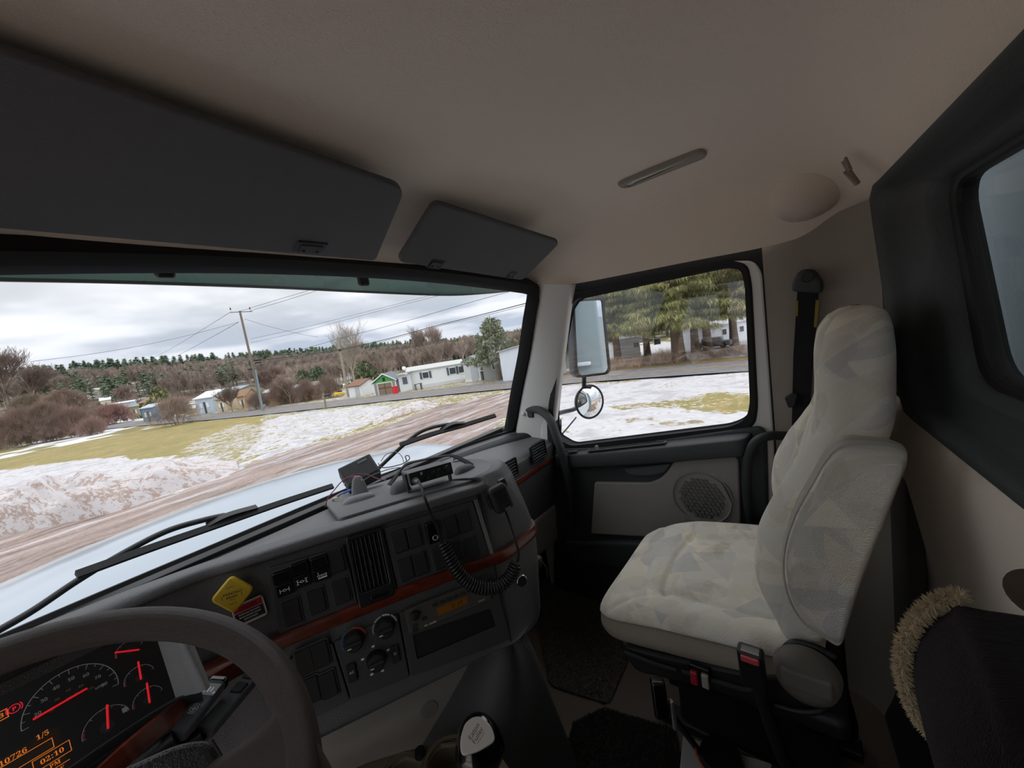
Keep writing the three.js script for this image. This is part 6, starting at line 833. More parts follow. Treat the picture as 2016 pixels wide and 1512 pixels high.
{
  // garden shed with green gable
  const h = house('garden_shed', 'small grey shed with a green gable and dark roof beside the road', [739, 780], [783, 773], 4.2, 1.75, 0.95, '#a7a39d', '#6b7077', { gable: 'front', gableM: '#52a548', cat: 'shed' });
  for (let i = 0; i < 7; i++) h.panel('siding_board', h.w / 2, 0.15 + i * 0.23, h.w, 0.03, plastic('#8f8b86', 0.8, 0), 0.0); h.panel('door', h.w * 0.5, 0.8, h.w * 0.58, 1.6, plastic('#8a7663', 0.9, 0)); h.panel('door_brace', h.w * 0.5, 0.8, 0.06, 1.6, plastic('#5b4a3c', 0.9, 0), 0.07); h.panel('door_brace', h.w * 0.5, 1.0, h.w * 0.56, 0.08, plastic('#5b4a3c', 0.9, 0), 0.07);
  for (const x of [0.03, h.w - 0.03]) h.panel('corner_board', x, 0.88, 0.12, 1.76, M.white, 0.02); for (const x of [0.18, 0.82]) h.panel('door_trim', h.w * x, 0.82, 0.09, 1.64, M.white, 0.04); h.panel('door_trim', h.w * 0.5, 1.66, h.w * 0.68, 0.09, M.white, 0.04); h.panel('lamp', h.w * 0.5, 2.1, 0.3, 0.45, M.black, 0.05);
  for (const k of [0, 1]) { const a = k ? [h.w / 2, 1.75 + 1.03] : [-0.2, 1.72], b = k ? [h.w + 0.2, 1.72] : [h.w / 2, 1.75 + 1.03]; add('rake_board', h.f.g(plate(shapeOf([a, b, [b[0], b[1] + 0.14], [a[0], a[1] + 0.14]]), 0.2, 0.26, 0)), M.white, h.t); }
  h.panel('green_sheathing', h.depth / 2, 1.5, h.depth, 0.5, plastic('#52a548', 0.7, 0), 0.02, true);
  const bin = gp(780, 776), t = thing('red_bin', 'small red bin in front of the shed corner', 'bin', [bin[0], bin[1], bin[2]]); add('tub', box([bin[0], bin[1] + 0.45, bin[2]], [0.55, 0.9, 0.5], 0.06), plastic('#e02836', 0.5, 0), t); add('lid', box([bin[0], bin[1] + 0.95, bin[2]], [0.6, 0.1, 0.55], 0.04), plastic('#c81f30', 0.5, 0), t);
}
{
  const W0 = '#e4e8ea';
  const h = house('mobile_home', 'long white mobile home with dark shutters behind the shed', [808, 768], [914, 750.5], 4, 2.5, 0.45, W0, '#b9bab6', { windows: [[2.3, 1.75, 0.9, 0.9, '#4d5a66'], [5.9, 1.75, 0.95, 1.0, '#4d5a66'], [7.1, 1.75, 0.9, 1.0, '#4d5a66'], [11.0, 1.8, 0.8, 0.55, '#4d5a66']].map((q) => q) });
  h.panel('skirting', h.w / 2, 0.28, h.w, 0.55, plastic('#d2d4d3', 0.8, 0), 0.02); h.panel('porch', -0.4, 1.15, 1.6, 2.3, plastic('#dde2e4', 0.8, 0), 0.5); h.panel('porch_window', -0.4, 1.5, 0.6, 0.9, plastic('#56616a', 0.4, 0), 0.57); add('porch_roof', h.f.g(new THREE.BoxGeometry(1.9, 0.12, 1.4).rotateZ(0.14).translate(-0.35, 2.45, 0.3)), h.mr, h.t);
  { const p = atR(794, 727, 58), g = new THREE.SphereGeometry(0.45, 20, 8, 0, 6.3, 0, 0.8); g.rotateX(1.2).rotateZ(0.5); g.translate(...W(p).toArray()); add('satellite_dish', g, M.white, h.t); }
  const b = gp(825, 768), t = thing('wooden_bench', 'low grey bench on the lawn before the white mobile home', 'bench', b); add('seat', box([b[0], b[1] + 0.8, b[2]], [1.1, 0.1, 0.4], 0.03), plastic('#77736c', 0.9, 0), t); for (const k of [-0.45, 0.45]) add('leg', box([b[0] + k, b[1] + 0.4, b[2]], [0.1, 0.8, 0.3], 0.02), plastic('#77736c', 0.9, 0), t);
}
{
  const h = house('mobile_home', 'grey gabled mobile home with a white front beside the big conifer', [917, 753], [948, 749], 4.5, 2.7, 0.55, '#cfd3d6', '#8b8d8b', { gable: 'front', windows: [[2.6, 1.9, 0.7, 1.2, null]] }); h.panel('door', 1.4, 1.1, 0.9, 2.0, plastic('#b8bcc0', 0.7, 0)); h.panel('skirting', h.w / 2, 0.2, h.w, 0.4, plastic('#e4e4e2', 0.8, 0), 0.02);
  const k = house('mobile_home', 'weathered pale mobile home at the right edge of the windscreen', [954, 749], [1060, 733], 4, 2.5, 0.6, '#b4b8b6', '#9a9b97', { windows: [[1.6, 1.7, 0.9, 0.9, null], [4.5, 1.8, 1.0, 0.8, null]] }); k.panel('lean_to', 9, 1.1, 6, 2.2, plastic('#a9aaa4', 0.9, 0), 0.3); k.panel('door', 6.2, 1.1, 0.9, 2.0, plastic('#8f9496', 0.7, 0), 0.04);
}
{
  const h = house('mobile_home', 'long tan mobile home with a white roof left of the mailbox', [524, 801], [598, 789], 4, 2.3, 0.4, '#b39a80', '#c9ccd0', { windows: [[3.0, 1.5, 0.9, 0.8, null], [7.5, 1.5, 0.9, 0.8, null], [12, 1.5, 0.8, 0.7, null]] }); for (let i = 0; i < 6; i++) h.panel('porch_post', 14 + i * 0.9, 1.1, 0.08, 2.2, M.white, 1.2); h.panel('porch_deck', 16.2, 0.3, 5.2, 0.4, plastic('#8c8378', 0.9, 0), 0.8);
  house('mobile_home', 'brown mobile home end beyond the tan one', [602, 790], [634, 784], 4, 2.3, 0.5, '#9f7d62', '#8f8a86', { windows: [[3, 1.5, 0.9, 0.8, null]] });
  const q = house('wooden_hut', 'small brown-roofed white hut left of the grey shed', [689, 783], [713, 780], 4, 1.6, 0.7, '#e2e4e6', '#7b5a48', { cat: 'hut' }); q.panel('door', 1.5, 0.8, 0.7, 1.5, plastic('#b8babc', 0.8, 0));
  const y = gp(668, 781), yt = thing('yellow_mower', 'yellow machine parked on the grass by the pale pole', 'mower', y); add('body', box([y[0], y[1] + 0.5, y[2]], [1.5, 0.4, 0.7], 0.12), plastic('#e0b828', 0.5, 0), yt); add('cab', box([y[0] + 0.3, y[1] + 0.75, y[2]], [0.5, 0.35, 0.5], 0.1), M.black, yt);
  const m = gp(642, 806), rm = Math.hypot(m[0], m[2]), mt = thing('mailbox', 'black mailbox on a wooden post at the road edge', 'mailbox', m); add('post', bar(W([m[0], m[1] - 0.2, m[2]]), W(atR(637, 774, rm)), 0.11, 0.1, 8), plastic('#8a7a62', 0.9, 0), mt); const bx = atR(644, 778, rm - 0.1); add('box', (() => { const g = new THREE.CapsuleGeometry(0.14, 0.4, 6, 12); g.rotateZ(Math.PI / 2); g.translate(...W(bx).toArray()); return g; })(), plastic('#26282a', 0.5, 0), mt);
}
{ // far houses in the valley on the left
  const L = [['yellow_shed', 'small yellow shed behind the bare trees left of the pole', [430, 812], [449, 809], 3, 2.2, 0.9, '#cbbda4', '#8d7a66', 'shed'], ['tan_shed', 'small tan shed at the road just left of the pole', [471, 806], [490, 803], 3, 2.2, 1.0, '#bda88e', '#8a6b52', 'shed'], ['white_house', 'pale blue house behind the bare trees beside the yellow shed', [390, 816], [424, 811], 6, 2.8, 1.0, '#b9c9d6', '#d6dade', 'house'], ['long_house', 'long olive house behind the tan shed', [405, 808], [470, 800], 6, 3.0, 0.8, '#9a9684', '#8f969c', 'house'],
    ['blue_shed', 'small blue shed out in the valley', [284, 832], [308, 829], 3, 2.6, 0.5, '#6d8ea3', '#aab4ba', 'shed'], ['brown_house', 'brown house with white windows above the blue shed', [278, 818], [306, 814], 6, 3.0, 1.0, '#8a6a50', '#7b6858', 'house'], ['green_shed', 'low green shed beside the brown house', [256, 824], [278, 820], 5, 2.6, 0.4, '#8f9a78', '#84897a', 'shed'], ['white_trailer', 'long pale trailer across the valley left of the green shed', [217, 815], [268, 807], 5, 2.6, 0.3, '#b4c6d4', '#d8dde0', 'house'], ['white_house', 'cream house with snow on its roof up the far slope', [202, 808], [222, 805], 6, 3.0, 0.8, '#d9d3bd', '#eef0f2', 'house'], ['white_house', 'small white house high on the far slope', [199, 785], [222, 781], 6, 3.4, 0.8, '#e6e4da', '#b5b0a8', 'house']];
  for (const [n, l, A, B, d, hh, rh, wc, rc, cat] of L) { const q = house(n, l, A, B, d, hh, rh, wc, rc, { cat }); q.panel('window', q.w * 0.3, hh * 0.55, q.w * 0.14, hh * 0.3, M.white); q.panel('window', q.w * 0.68, hh * 0.55, q.w * 0.14, hh * 0.3, M.white); q.panel('door', q.w * 0.5, hh * 0.38, q.w * 0.1, hh * 0.76, plastic('#4a4a48', 0.8, 0)); }
  const r = gp(194, 850), t = thing('red_machine', 'small red and yellow machine at the far end of the grass field', 'machine', r); add('body', box([r[0], r[1] + 0.6, r[2]], [1.6, 0.7, 0.9], 0.2), plastic('#d8202c', 0.5, 0), t); add('scoop', box([r[0] - 0.5, r[1] + 0.3, r[2] - 0.5], [0.9, 0.4, 0.5], 0.12), plastic('#e8b020', 0.5, 0), t); for (const k of [-0.5, 0.5]) { const g = new THREE.CylinderGeometry(0.28, 0.28, 0.15, 16).rotateX(Math.PI / 2); g.translate(...W([r[0] + k, r[1] + 0.28, r[2] - 0.4]).toArray()); add('wheel', g, M.rubber, t); }
}
{ // homes across the road, behind the spruces
  const h = house('mobile_home', 'white mobile home behind the spruces, left of the big trunk', [1222, 706], [1262, 700], 5, 2.5, 0.5, '#e6eaee', '#b9bcc0', { windows: [[2.2, 1.6, 0.8, 0.7, null], [5, 1.6, 0.9, 0.8, null]] }); h.panel('door', 3.6, 1.0, 0.8, 2.0, plastic('#9aa6ae', 0.7, 0)); h.panel('skirting', h.w / 2, 0.25, h.w, 0.5, plastic('#cfd2d4', 0.8, 0), 0.02);
  const k = house('mobile_home', 'white mobile home behind the spruces at the right of the door window', [1392, 684], [1500, 664], 5, 2.6, 0.5, '#dfe4ea', '#c8ccd0', { windows: [[3, 1.7, 0.8, 0.8, null], [6, 1.7, 0.8, 0.8, null], [9, 1.7, 0.8, 0.8, null], [13, 1.7, 0.9, 0.8, null]] }); k.panel('door', 4.5, 1.1, 0.9, 2.0, plastic('#8894a0', 0.7, 0));
  house('mobile_home', 'white mobile home seen beside the door mirror', [1092, 742], [1116, 733], 6, 3.4, 0.4, '#d9dee4', '#a9adb1', { windows: [[1.2, 2.0, 0.7, 0.9, null], [2.8, 2.0, 0.6, 0.9, null]] });
  const c = gp(1402, 686), t = thing('parked_car', 'grey car parked by the white home behind the spruces', 'car', c), B = (x, y, z, sx, sy, sz, r) => box([c[0] + x, c[1] + y, c[2] + z], [sx, sy, sz], r); add('body', B(0, 0.55, 0, 1.7, 0.6, 4.2, 0.2), plastic('#6f7478', 0.3, 0), t); add('cabin', B(0, 1.05, -0.1, 1.5, 0.55, 2.2, 0.25), plastic('#32373b', 0.2, 0), t); for (const z of [-1.3, 1.3]) { const g = new THREE.CylinderGeometry(0.33, 0.33, 0.2, 18).rotateZ(Math.PI / 2); g.translate(...W([c[0] - 0.8, c[1] + 0.33, c[2] + z]).toArray()); add('wheel', g, M.rubber, t); }
}
// ---------------------------------------------------------------- trees
const barkM = plastic('#9a8a7a', 0.95, 0), twigM = plastic('#a8968a', 0.95, 0), darkTwig = plastic('#917d70', 0.95, 0);
// branching skeleton of a leafless tree: [{a, b, r0, r1, level}] in metres from its foot
function skeleton(seed, H, spread, levels = 5, trunkR = 0.22, fork = 0.28, kids = 3) {
  const r = rng(seed), out = []; const V = (x, y, z) => new THREE.Vector3(x, y, z);
  const grow = (p, d, len, rad, lv) => { const n = lv === 0 ? 3 : 2; let q = p.clone(), dd = d.clone(); for (let i = 0; i < n; i++) { dd.add(V(r() - 0.5, 0.16 + (r() - 0.5) * 0.4, r() - 0.5).multiplyScalar(lv ? 0.28 : 0.08)).normalize(); const e = q.clone().addScaledVector(dd, len / n), r1 = rad * (1 - 0.42 * (i + 1) / n); out.push({ a: q, b: e, r0: rad * (1 - 0.42 * i / n), r1, lv }); if (lv < levels) { const m = lv === 0 ? (i ? kids + 1 : 0) : i || lv > 1 ? kids - (i ? 0 : 1) : 1; for (let k = 0; k < m; k++) { const a = r() * 6.283, s = spread * (0.6 + 0.6 * r()), nd = dd.clone().addScaledVector(V(Math.cos(a), 0.42, Math.sin(a)), s).normalize(); grow(e.clone().lerp(q, r() * 0.5), nd, len * (0.55 + 0.25 * r()), r1 * 0.6, lv + 1); } } q = e; } };
  grow(V(0, 0, 0), V(0, 1, 0), H * fork * 2, trunkR, 0); return out;
}
function treeGeo(sk, minR = 0.006, trunkLv = 0) { const T2 = [[], []]; const mk = (list) => { const pos = [], idx = []; for (const s of list) { const n = s.lv < 1 ? 8 : s.lv < 3 ? 4 : 3, d = s.b.clone().sub(s.a).normalize(), x = new THREE.Vector3(d.y, -d.x + 0.01, 0.02).cross(d).normalize(), y = d.clone().cross(x), o = pos.length / 3; for (const [c, rr] of [[s.a, Math.max(minR, s.r0)], [s.b, Math.max(minR * 0.7, s.r1)]]) for (let i = 0; i < n; i++) { const a = i / n * 6.283, p = c.clone().addScaledVector(x, rr * Math.cos(a)).addScaledVector(y, rr * Math.sin(a)); pos.push(p.x, p.y, p.z); } for (let i = 0; i < n; i++) { const j = (i + 1) % n; idx.push(o + i, o + j, o + n + i, o + j, o + n + j, o + n + i); } } const g = new THREE.BufferGeometry(); g.setAttribute('position', new THREE.Float32BufferAttribute(pos, 3)); g.setIndex(idx); g.computeVertexNormals(); return g; }; for (const s of sk) T2[s.lv <= trunkLv ? 0 : 1].push(s); return T2.map(mk); }
function bareTree(lab, foot, topPx, seed, o = {}) {
  const b = gp(...foot), r = Math.hypot(b[0], b[2]), top = atR(topPx[0], topPx[1], r), H = top[1] - b[1], sk = skeleton(seed, H * 0.62, o.spread ?? 0.75, o.levels ?? 5, H * 0.018, o.fork ?? 0.3, o.kids ?? 3), mx = Math.max(...sk.map((s) => s.b.y)); for (const s of sk) for (const k of ['a', 'b']) { if (!s[k].done) { s[k] = s[k].clone().multiplyScalar(H / mx); } }
  const [tr, cr2] = treeGeo(sk, o.minR ?? r * 0.00016), t = thing(o.name ?? 'bare_tree', lab, 'tree', b), p = W(b); if (o.lean) for (const g of [tr, cr2]) g.rotateZ(o.lean); add('trunk', tr.translate(p.x, p.y - 0.1, p.z), o.m ?? barkM, t); add('branch', cr2.translate(p.x, p.y - 0.1, p.z), o.m2 ?? twigM, t); return t;
}
bareTree('tall bare tree behind the pale utility pole', [700, 764], [652, 622], 11, { spread: 0.62, fork: 0.2, kids: 4, levels: 4, m2: plastic('#a89d90', 0.95, 0) });
bareTree('bare tree with upswept twigs at the left edge of the windscreen', [18, 800], [18, 672], 22, { spread: 0.7, levels: 4, kids: 4, m2: plastic('#7d6b60', 0.95, 0) }); bareTree('bare tree leaning right above the brown thicket', [60, 800], [68, 706], 23, { spread: 0.8, levels: 4, kids: 4, m2: plastic('#7d6b60', 0.95, 0), lean: -0.35 });
bareTree('bare tree rising behind the white mobile home, left of two', [832, 715], [834, 634], 31, { spread: 0.6, levels: 4, kids: 4, fork: 0.2 }); bareTree('bare tree rising behind the white mobile home, right of two', [862, 712], [864, 632], 32, { spread: 0.6, kids: 4, levels: 4, fork: 0.2 });
bareTree('spreading bare tree in front of the valley houses', [350, 832], [352, 778], 41, { spread: 1.0, fork: 0.14, kids: 4, levels: 4, m2: darkTwig }); bareTree('low spreading bare tree left of the utility pole', [458, 812], [455, 748], 42, { spread: 1.0, fork: 0.15, kids: 4, levels: 4, m2: plastic('#7d6b5e', 0.95, 0) }); bareTree('multi-stemmed bare tree right of the tall utility pole', [540, 795], [545, 712], 43, { spread: 0.85, fork: 0.15, kids: 4, levels: 5, m2: plastic('#8c766c', 0.95, 0) }); bareTree('slender bare tree before the tan mobile home', [573, 795], [572, 730], 44, { spread: 0.7, kids: 3 }); bareTree('bare tree left of the blue shed', [250, 806], [252, 752], 45, { spread: 0.8, kids: 4, levels: 4, m2: darkTwig }); bareTree('bare tree in the valley behind the red machine', [175, 845], [172, 805], 46, { spread: 0.8, levels: 4, m2: darkTwig }); bareTree('small bare tree in front of the dark conifers', [770, 745], [770, 705], 47, { spread: 0.8, levels: 4 });
bareTree('small bare tree beside the tan mobile home porch', [617, 788], [616, 756], 48, { spread: 0.8, levels: 4, m2: darkTwig });
// needles: one drooping spray, copied along the boughs
function sprayGeo(seed, n = 12, len = 0.75, w = 0.05, spread = 0.32, drop = 1) { const r = rng(seed), pos = [], idx = []; for (let i = 0; i < n; i++) { const a = r() * 6.283, s = 0.12 + r() * spread, l = len * (0.4 + 0.8 * r()), x = Math.cos(a), z = Math.sin(a), o = pos.length / 3, px = -z * w, pz = x * w, ox = (r() - 0.5) * len * spread, oz = (r() - 0.5) * len * spread, oy = (r() - 0.5) * len * 0.3, k = drop * (0.5 + 0.6 * r()); pos.push(ox + px * 0.4, oy, oz + pz * 0.4, ox - px * 0.4, oy, oz - pz * 0.4, ox + x * s * 0.6 * l + px, oy - l * 0.45 * k, oz + z * s * 0.6 * l + pz, ox + x * s * 0.6 * l - px, oy - l * 0.45 * k, oz + z * s * 0.6 * l - pz, ox + x * s * l, oy - l * k, oz + z * s * l); idx.push(o, o + 2, o + 1, o + 1, o + 2, o + 3, o + 2, o + 4, o + 3); } const g = new THREE.BufferGeometry(); g.setAttribute('position', new THREE.Float32BufferAttribute(pos, 3)); g.setIndex(idx); g.computeVertexNormals(); return g; }
const leafM = (h) => new THREE.MeshPhysicalMaterial({ color: C(h), roughness: 0.9, transmission: 0.0, side: THREE.DoubleSide });
const spray = sprayGeo(3, 34, 0.55, 0.011, 1.1, 0.85), sprayTight = sprayGeo(4, 16, 0.42, 0.05), sprayFar = sprayGeo(6, 14, 0.6, 0.05);
function conifer(lab, b, H, R, seed, o = {}) {
  const r = rng(seed), t = thing(o.name ?? 'spruce_tree', lab, 'tree', b), p = W(b), base = new THREE.Vector3(p.x, p.y - 0.2, p.z), hs = o.bare ?? 0.12, limbs = [], mats = [], d = new THREE.Object3D(), col = [], c1 = C(o.c1 ?? '#96975f'), c2 = C(o.c2 ?? '#4f5a33'), c3 = C(o.c3 ?? '#b3ad78'), tmp = new THREE.Color();
  const tr = []; for (let i = 0; i < 10; i++) { const a = i / 10, q = (i + 1) / 10; tr.push(bar(base.clone().add(new THREE.Vector3(0, H * a, 0)), base.clone().add(new THREE.Vector3(0, H * q, 0)), (o.tr ?? R * 0.075) * (1 - a) + 0.03 + (i === 0 ? 0.08 : 0), (o.tr ?? R * 0.075) * (1 - q) + 0.03, 10)); } add('trunk', tr, plastic(o.bark ?? '#6b5a4c', 0.95, 0), t);
  const whorls = o.whorls ?? 34; for (let w = 0; w < whorls; w++) { const k = lerp(hs, 0.985, w / whorls), L = R * Math.pow(1 - k, 0.75) * (0.75 + 0.4 * r()) + 0.15, n = o.per ?? 6, a0 = r() * 6.28; for (let i = 0; i < n; i++) { const a = a0 + i / n * 6.28 + (r() - 0.5) * 0.5, l = L * (0.7 + 0.45 * r()), droop = (o.droop ?? 0.28) * (0.6 + 0.7 * r()), q = (s) => new THREE.Vector3(base.x + Math.cos(a) * l * s, base.y + H * k + l * (0.06 * s - droop * s * s + 0.12 * s * s * s), base.z + Math.sin(a) * l * s); let pr = q(0); for (let j = 1; j <= 4; j++) { const e = q(j / 4); limbs.push({ a: pr, b: e, r0: 0.05 * (1.2 - j / 4) * (1 - k * 0.6) + 0.008, r1: 0.05 * (1.0 - j / 4) * (1 - k * 0.6) + 0.006, lv: 3 }); pr = e; } const m = Math.max(3, Math.round(l * (o.dense ?? 7))); for (let j = 0; j < m; j++) { const s = 0.34 + 0.66 * (j + r()) / m, c = q(s), sw = (r() - 0.5) * l * 0.42 * (0.4 + 0.6 * (1 - Math.abs(s - 0.5))); d.position.set(c.x - Math.sin(a) * sw - p.x, c.y - Math.abs(sw) * 0.15 - p.y, c.z + Math.cos(a) * sw - p.z); d.rotation.set((r() - 0.5) * (o.tilt ?? 0.7), r() * 6.28, (r() - 0.5) * (o.tilt ?? 0.7)); d.scale.setScalar((o.sz ?? 1) * (0.65 + 0.7 * r())); d.updateMatrix(); mats.push(d.matrix.clone()); const v = r(); tmp.copy(c2).lerp(v < 0.7 ? c1 : c3, clamp(v * 1.3)); col.push(tmp.clone()); } } }
  add('bough', treeGeo(limbs)[1], plastic(o.bough ?? '#66564a', 0.95, 0), t);
  const im = new THREE.InstancedMesh(o.tight ? sprayTight : o.far ? sprayFar : spray, leafM('#ffffff'), mats.length); mats.forEach((m, i) => { im.setMatrixAt(i, m); im.setColorAt(i, col[i]); }); im.name = 'foliage'; im.userData.kind = 'stuff'; im.castShadow = im.receiveShadow = true; t.add(im); return t;
}
// the spruces across the road
const sp = (lab, px, py, H, R, seed, o) => conifer(lab, gp(px, py), H, R, seed, o);
sp('big old spruce with a thick trunk at the middle of the door window', 1337, 711, 19, 6.2, 101, { bare: 0.2, tr: 0.62, whorls: 28, per: 6, dense: 8 }); sp('spruce just right of the door mirror with a dark trunk', 1218, 716, 17, 5.0, 102, { bare: 0.22, tr: 0.42, whorls: 24, per: 6, dense: 7 }); sp('spruce with a short thick trunk right of the big old spruce', 1394, 690, 18, 5.5, 103, { bare: 0.24, tr: 0.46, whorls: 24, per: 6, dense: 7, c1: '#9c9868' }); sp('spruce close behind the big old spruce', 1370, 694, 18, 5.2, 104, { bare: 0.26, tr: 0.44, whorls: 20, per: 6, dense: 6 }); sp('spruce behind the left side of the door mirror', 1108, 722, 16, 5.2, 105, { bare: 0.14, whorls: 28, per: 6, dense: 8, c1: '#7e8a5a' }); sp('spruce at the far right of the door window', 1500, 690, 18, 6, 106, { bare: 0.25, tr: 0.42, whorls: 24, per: 6, dense: 7, c1: '#a09868', c3: '#b8a880' }); sp('spruce filling the gap left of the big old spruce', 1275, 700, 18, 5.4, 107, { bare: 0.27, whorls: 20, per: 6, dense: 6 }); sp('spruce hidden behind the door mirror', 1160, 716, 16, 4.6, 108, { bare: 0.2, whorls: 20, per: 6, dense: 6 }); sp('spruce far behind the right-hand spruces', 1446, 680, 19, 6, 109, { bare: 0.3, whorls: 24, per: 6, dense: 7 });
{ const b = gp(983, 748); conifer('tall open conifer beside the grey mobile home', b, atR(982, 614, Math.hypot(b[0], b[2]))[1] - b[1], 4.6, 120, { name: 'conifer', bare: 0.3, whorls: 17, per: 6, dense: 6, far: true, tilt: 2.2, sz: 0.75, c1: '#8f9478', c2: '#6f7a62', c3: '#a5a68c', droop: 0.08, bark: '#8a7f74' }); }
for (const [l, x, y, tx, ty, R, s, c] of [['dark green conifer behind the grey gabled home, left one', 905, 712, 912, 662, 3.0, 121, '#6a7a58'], ['dark green conifer behind the grey gabled home, right one', 936, 708, 934, 672, 3.0, 122, '#72805f'], ['narrow brown-green cedar behind the mobile home dish, left one', 790, 728, 790, 708, 1.2, 123, '#8f8c60'], ['narrow brown-green cedar behind the mobile home dish, right one', 807, 726, 808, 706, 1.2, 124, '#8b8a5c'], ['dark conifer behind the tan mobile home, left of three', 603, 775, 605, 722, 3.6, 125, '#66755a'], ['dark conifer behind the tan mobile home, middle of three', 632, 772, 628, 716, 3.8, 126, '#64745a'], ['dark conifer behind the tan mobile home, right of three', 722, 752, 718, 706, 4.2, 127, '#7d8660'], ['pointed conifer above the shed roof', 742, 735, 742, 690, 3.4, 128, '#74826a'], ['yellow-green conifer in the valley', 322, 815, 320, 755, 4.5, 129, '#9a955e'], ['dark conifer in the valley beside the red machine', 200, 820, 198, 792, 3.0, 130, '#737a5e']]) { const b = gp(x, y), H = atR(tx, ty, Math.hypot(b[0], b[2]))[1] - b[1]; conifer(l, b, H, R, s, { name: 'conifer', bare: 0.04, whorls: 20, per: 7, dense: 4, sz: 1.5, far: true, tilt: 1.2, c1: c, c2: '#4a5840', c3: c, tight: R < 2 }); }
// ---------------------------------------------------------------- bushes: brown thickets of thin twigs
function twigClump(seed, n = 26, h = 1, w = 0.014) { const r = rng(seed), pos = [], idx = []; for (let i = 0; i < n; i++) { let x = (r() - 0.5) * 0.5, y = (r() - 0.5) * 0.4, z = (r() - 0.5) * 0.5, a = r() * 6.28, tilt = 0.2 + r() * 0.9; for (let k = 0; k < 3; k++) { const l = h * 0.34, x2 = x + Math.cos(a) * Math.sin(tilt) * l, y2 = y + Math.cos(tilt) * l, z2 = z + Math.sin(a) * Math.sin(tilt) * l, o = pos.length / 3, ww = w * (1 - k * 0.28); pos.push(x - ww, y, z, x + ww, y, z + ww, x2 + ww * 0.7, y2, z2, x2 - ww * 0.7, y2, z2); idx.push(o, o + 1, o + 2, o, o + 2, o + 3); x = x2; y = y2; z = z2; a += (r() - 0.5) * 1.6; tilt = clamp(tilt + (r() - 0.5) * 0.6, 0.05, 1.5); } } const g = new THREE.BufferGeometry(); g.setAttribute('position', new THREE.Float32BufferAttribute(pos, 3)); g.setIndex(idx); g.computeVertexNormals(); return g; }
const clump = twigClump(8, 26, 1.35, 0.0095), clumpF = twigClump(9, 28, 1.5, 0.018);
function shrub(lab, foot, rx, hgt, n, seed, cols, o = {}) { n = Math.round(n); const b = gp(...foot), t = thing(o.name ?? 'shrub', lab, 'shrub', b), r = rng(seed), im = new THREE.InstancedMesh(o.far ? clumpF : clump, leafM('#ffffff'), Math.round(n * (rx > 3.1 ? 0.5 : 0.4))), d = new THREE.Object3D(), c = new THREE.Color(), ca = C(cols[0]).lerp(C('#b09c8e'), 0.4), cb = C(cols[1]).lerp(C('#a08c80'), 0.35); n = im.count; for (let i = 0; i < n; i++) { const a = r() * 6.28, q = Math.sqrt(r()), y = hgt * Math.pow(r(), 0.8), k = Math.sqrt(Math.max(0.05, 1 - Math.pow(y / hgt, 2.2))); d.position.set(Math.cos(a) * q * rx * k, y * 0.9, Math.sin(a) * q * rx * 0.7 * k); d.rotation.set((r() - 0.5) * 0.8, r() * 6.28, (r() - 0.5) * 0.8); d.scale.setScalar((o.s ?? 1) * (0.6 + 0.7 * r())); d.updateMatrix(); im.setMatrixAt(i, d.matrix); im.setColorAt(i, c.copy(ca).lerp(cb, r())); } im.name = 'twigs'; im.userData.kind = 'stuff'; im.castShadow = im.receiveShadow = true; t.add(im); const st = []; for (let i = 0; i < 5; i++) { const a = r() * 6.28, p = W(b); st.push(bar(new THREE.Vector3(p.x + Math.cos(a) * rx * 0.2, p.y - 0.1, p.z + Math.sin(a) * rx * 0.2), new THREE.Vector3(p.x + Math.cos(a) * rx * 0.5, p.y + hgt * 0.6, p.z + Math.sin(a) * rx * 0.5), 0.05, 0.02, 5)); } add('stem', st, darkTwig, t); return t; }
const BR = ['#7d665a', '#5c4a40'], BR2 = ['#8a7266', '#6a564a'];
shrub('dark brown thicket at the left edge, nearest the field', [8, 882], 3.2, 4.6, 900, 201, ['#6a574c', '#4a3d36']); shrub('brown thicket second from the left edge', [58, 876], 3.4, 5.4, 1000, 202, BR); shrub('brown thicket under the leaning bare tree', [105, 868], 3.4, 5.6, 1000, 203, BR); shrub('reddish brown thicket at the right end of the hedge row', [152, 860], 2.6, 4.2, 800, 204, ['#8a685c', '#6b5048']); shrub('tall olive-brown bush behind the left thicket', [75, 845], 5, 8.0, 900, 205, ['#6f6448', '#54503a'], { far: true }); shrub('tall brown bush behind the right part of the thicket', [140, 838], 5, 8.2, 900, 206, BR2, { far: true }); shrub('low pinkish brush at the end of the thicket', [185, 856], 1.6, 1.8, 350, 207, ['#9a7468', '#7a5c54']);
shrub('round reddish bush in the valley', [226, 835], 3.4, 3.4, 500, 208, ['#a87a74', '#8c605c'], { far: true }); shrub('pale tangled bush in front of the spreading tree', [352, 836], 3.0, 3.4, 420, 209, ['#a08e82', '#7d6c60']); shrub('brown shrub against the tan shed', [510, 806], 1.6, 2.2, 300, 210, BR2); shrub('brown shrub left of the tan mobile home', [560, 796], 2.2, 3.4, 500, 211, BR2); shrub('brown shrub right of the tan mobile home', [607, 789], 2.0, 2.6, 400, 212, BR2); shrub('grey-brown shrub beside the yellow machine', [650, 783], 2.0, 2.8, 400, 213, BR2);
for (const [l, x, y, rx, h, s] of [['dead brush around the foot of the big old spruce', 1310, 716, 2.4, 0.8, 221], ['dead brush left of the big old spruce', 1250, 722, 2.6, 0.6, 222], ['dead brush under the spruce beside the door mirror', 1205, 728, 2.2, 0.6, 223], ['dry weeds on the verge right of the big old spruce', 1390, 705, 3.0, 0.4, 224], ['dry weeds on the verge at the right of the door window', 1455, 698, 3.0, 0.45, 225]]) shrub(l, [x, y], rx, h, 130, s, ['#a88c70', '#86694f'], { name: 'dead_brush', s: 0.55 });
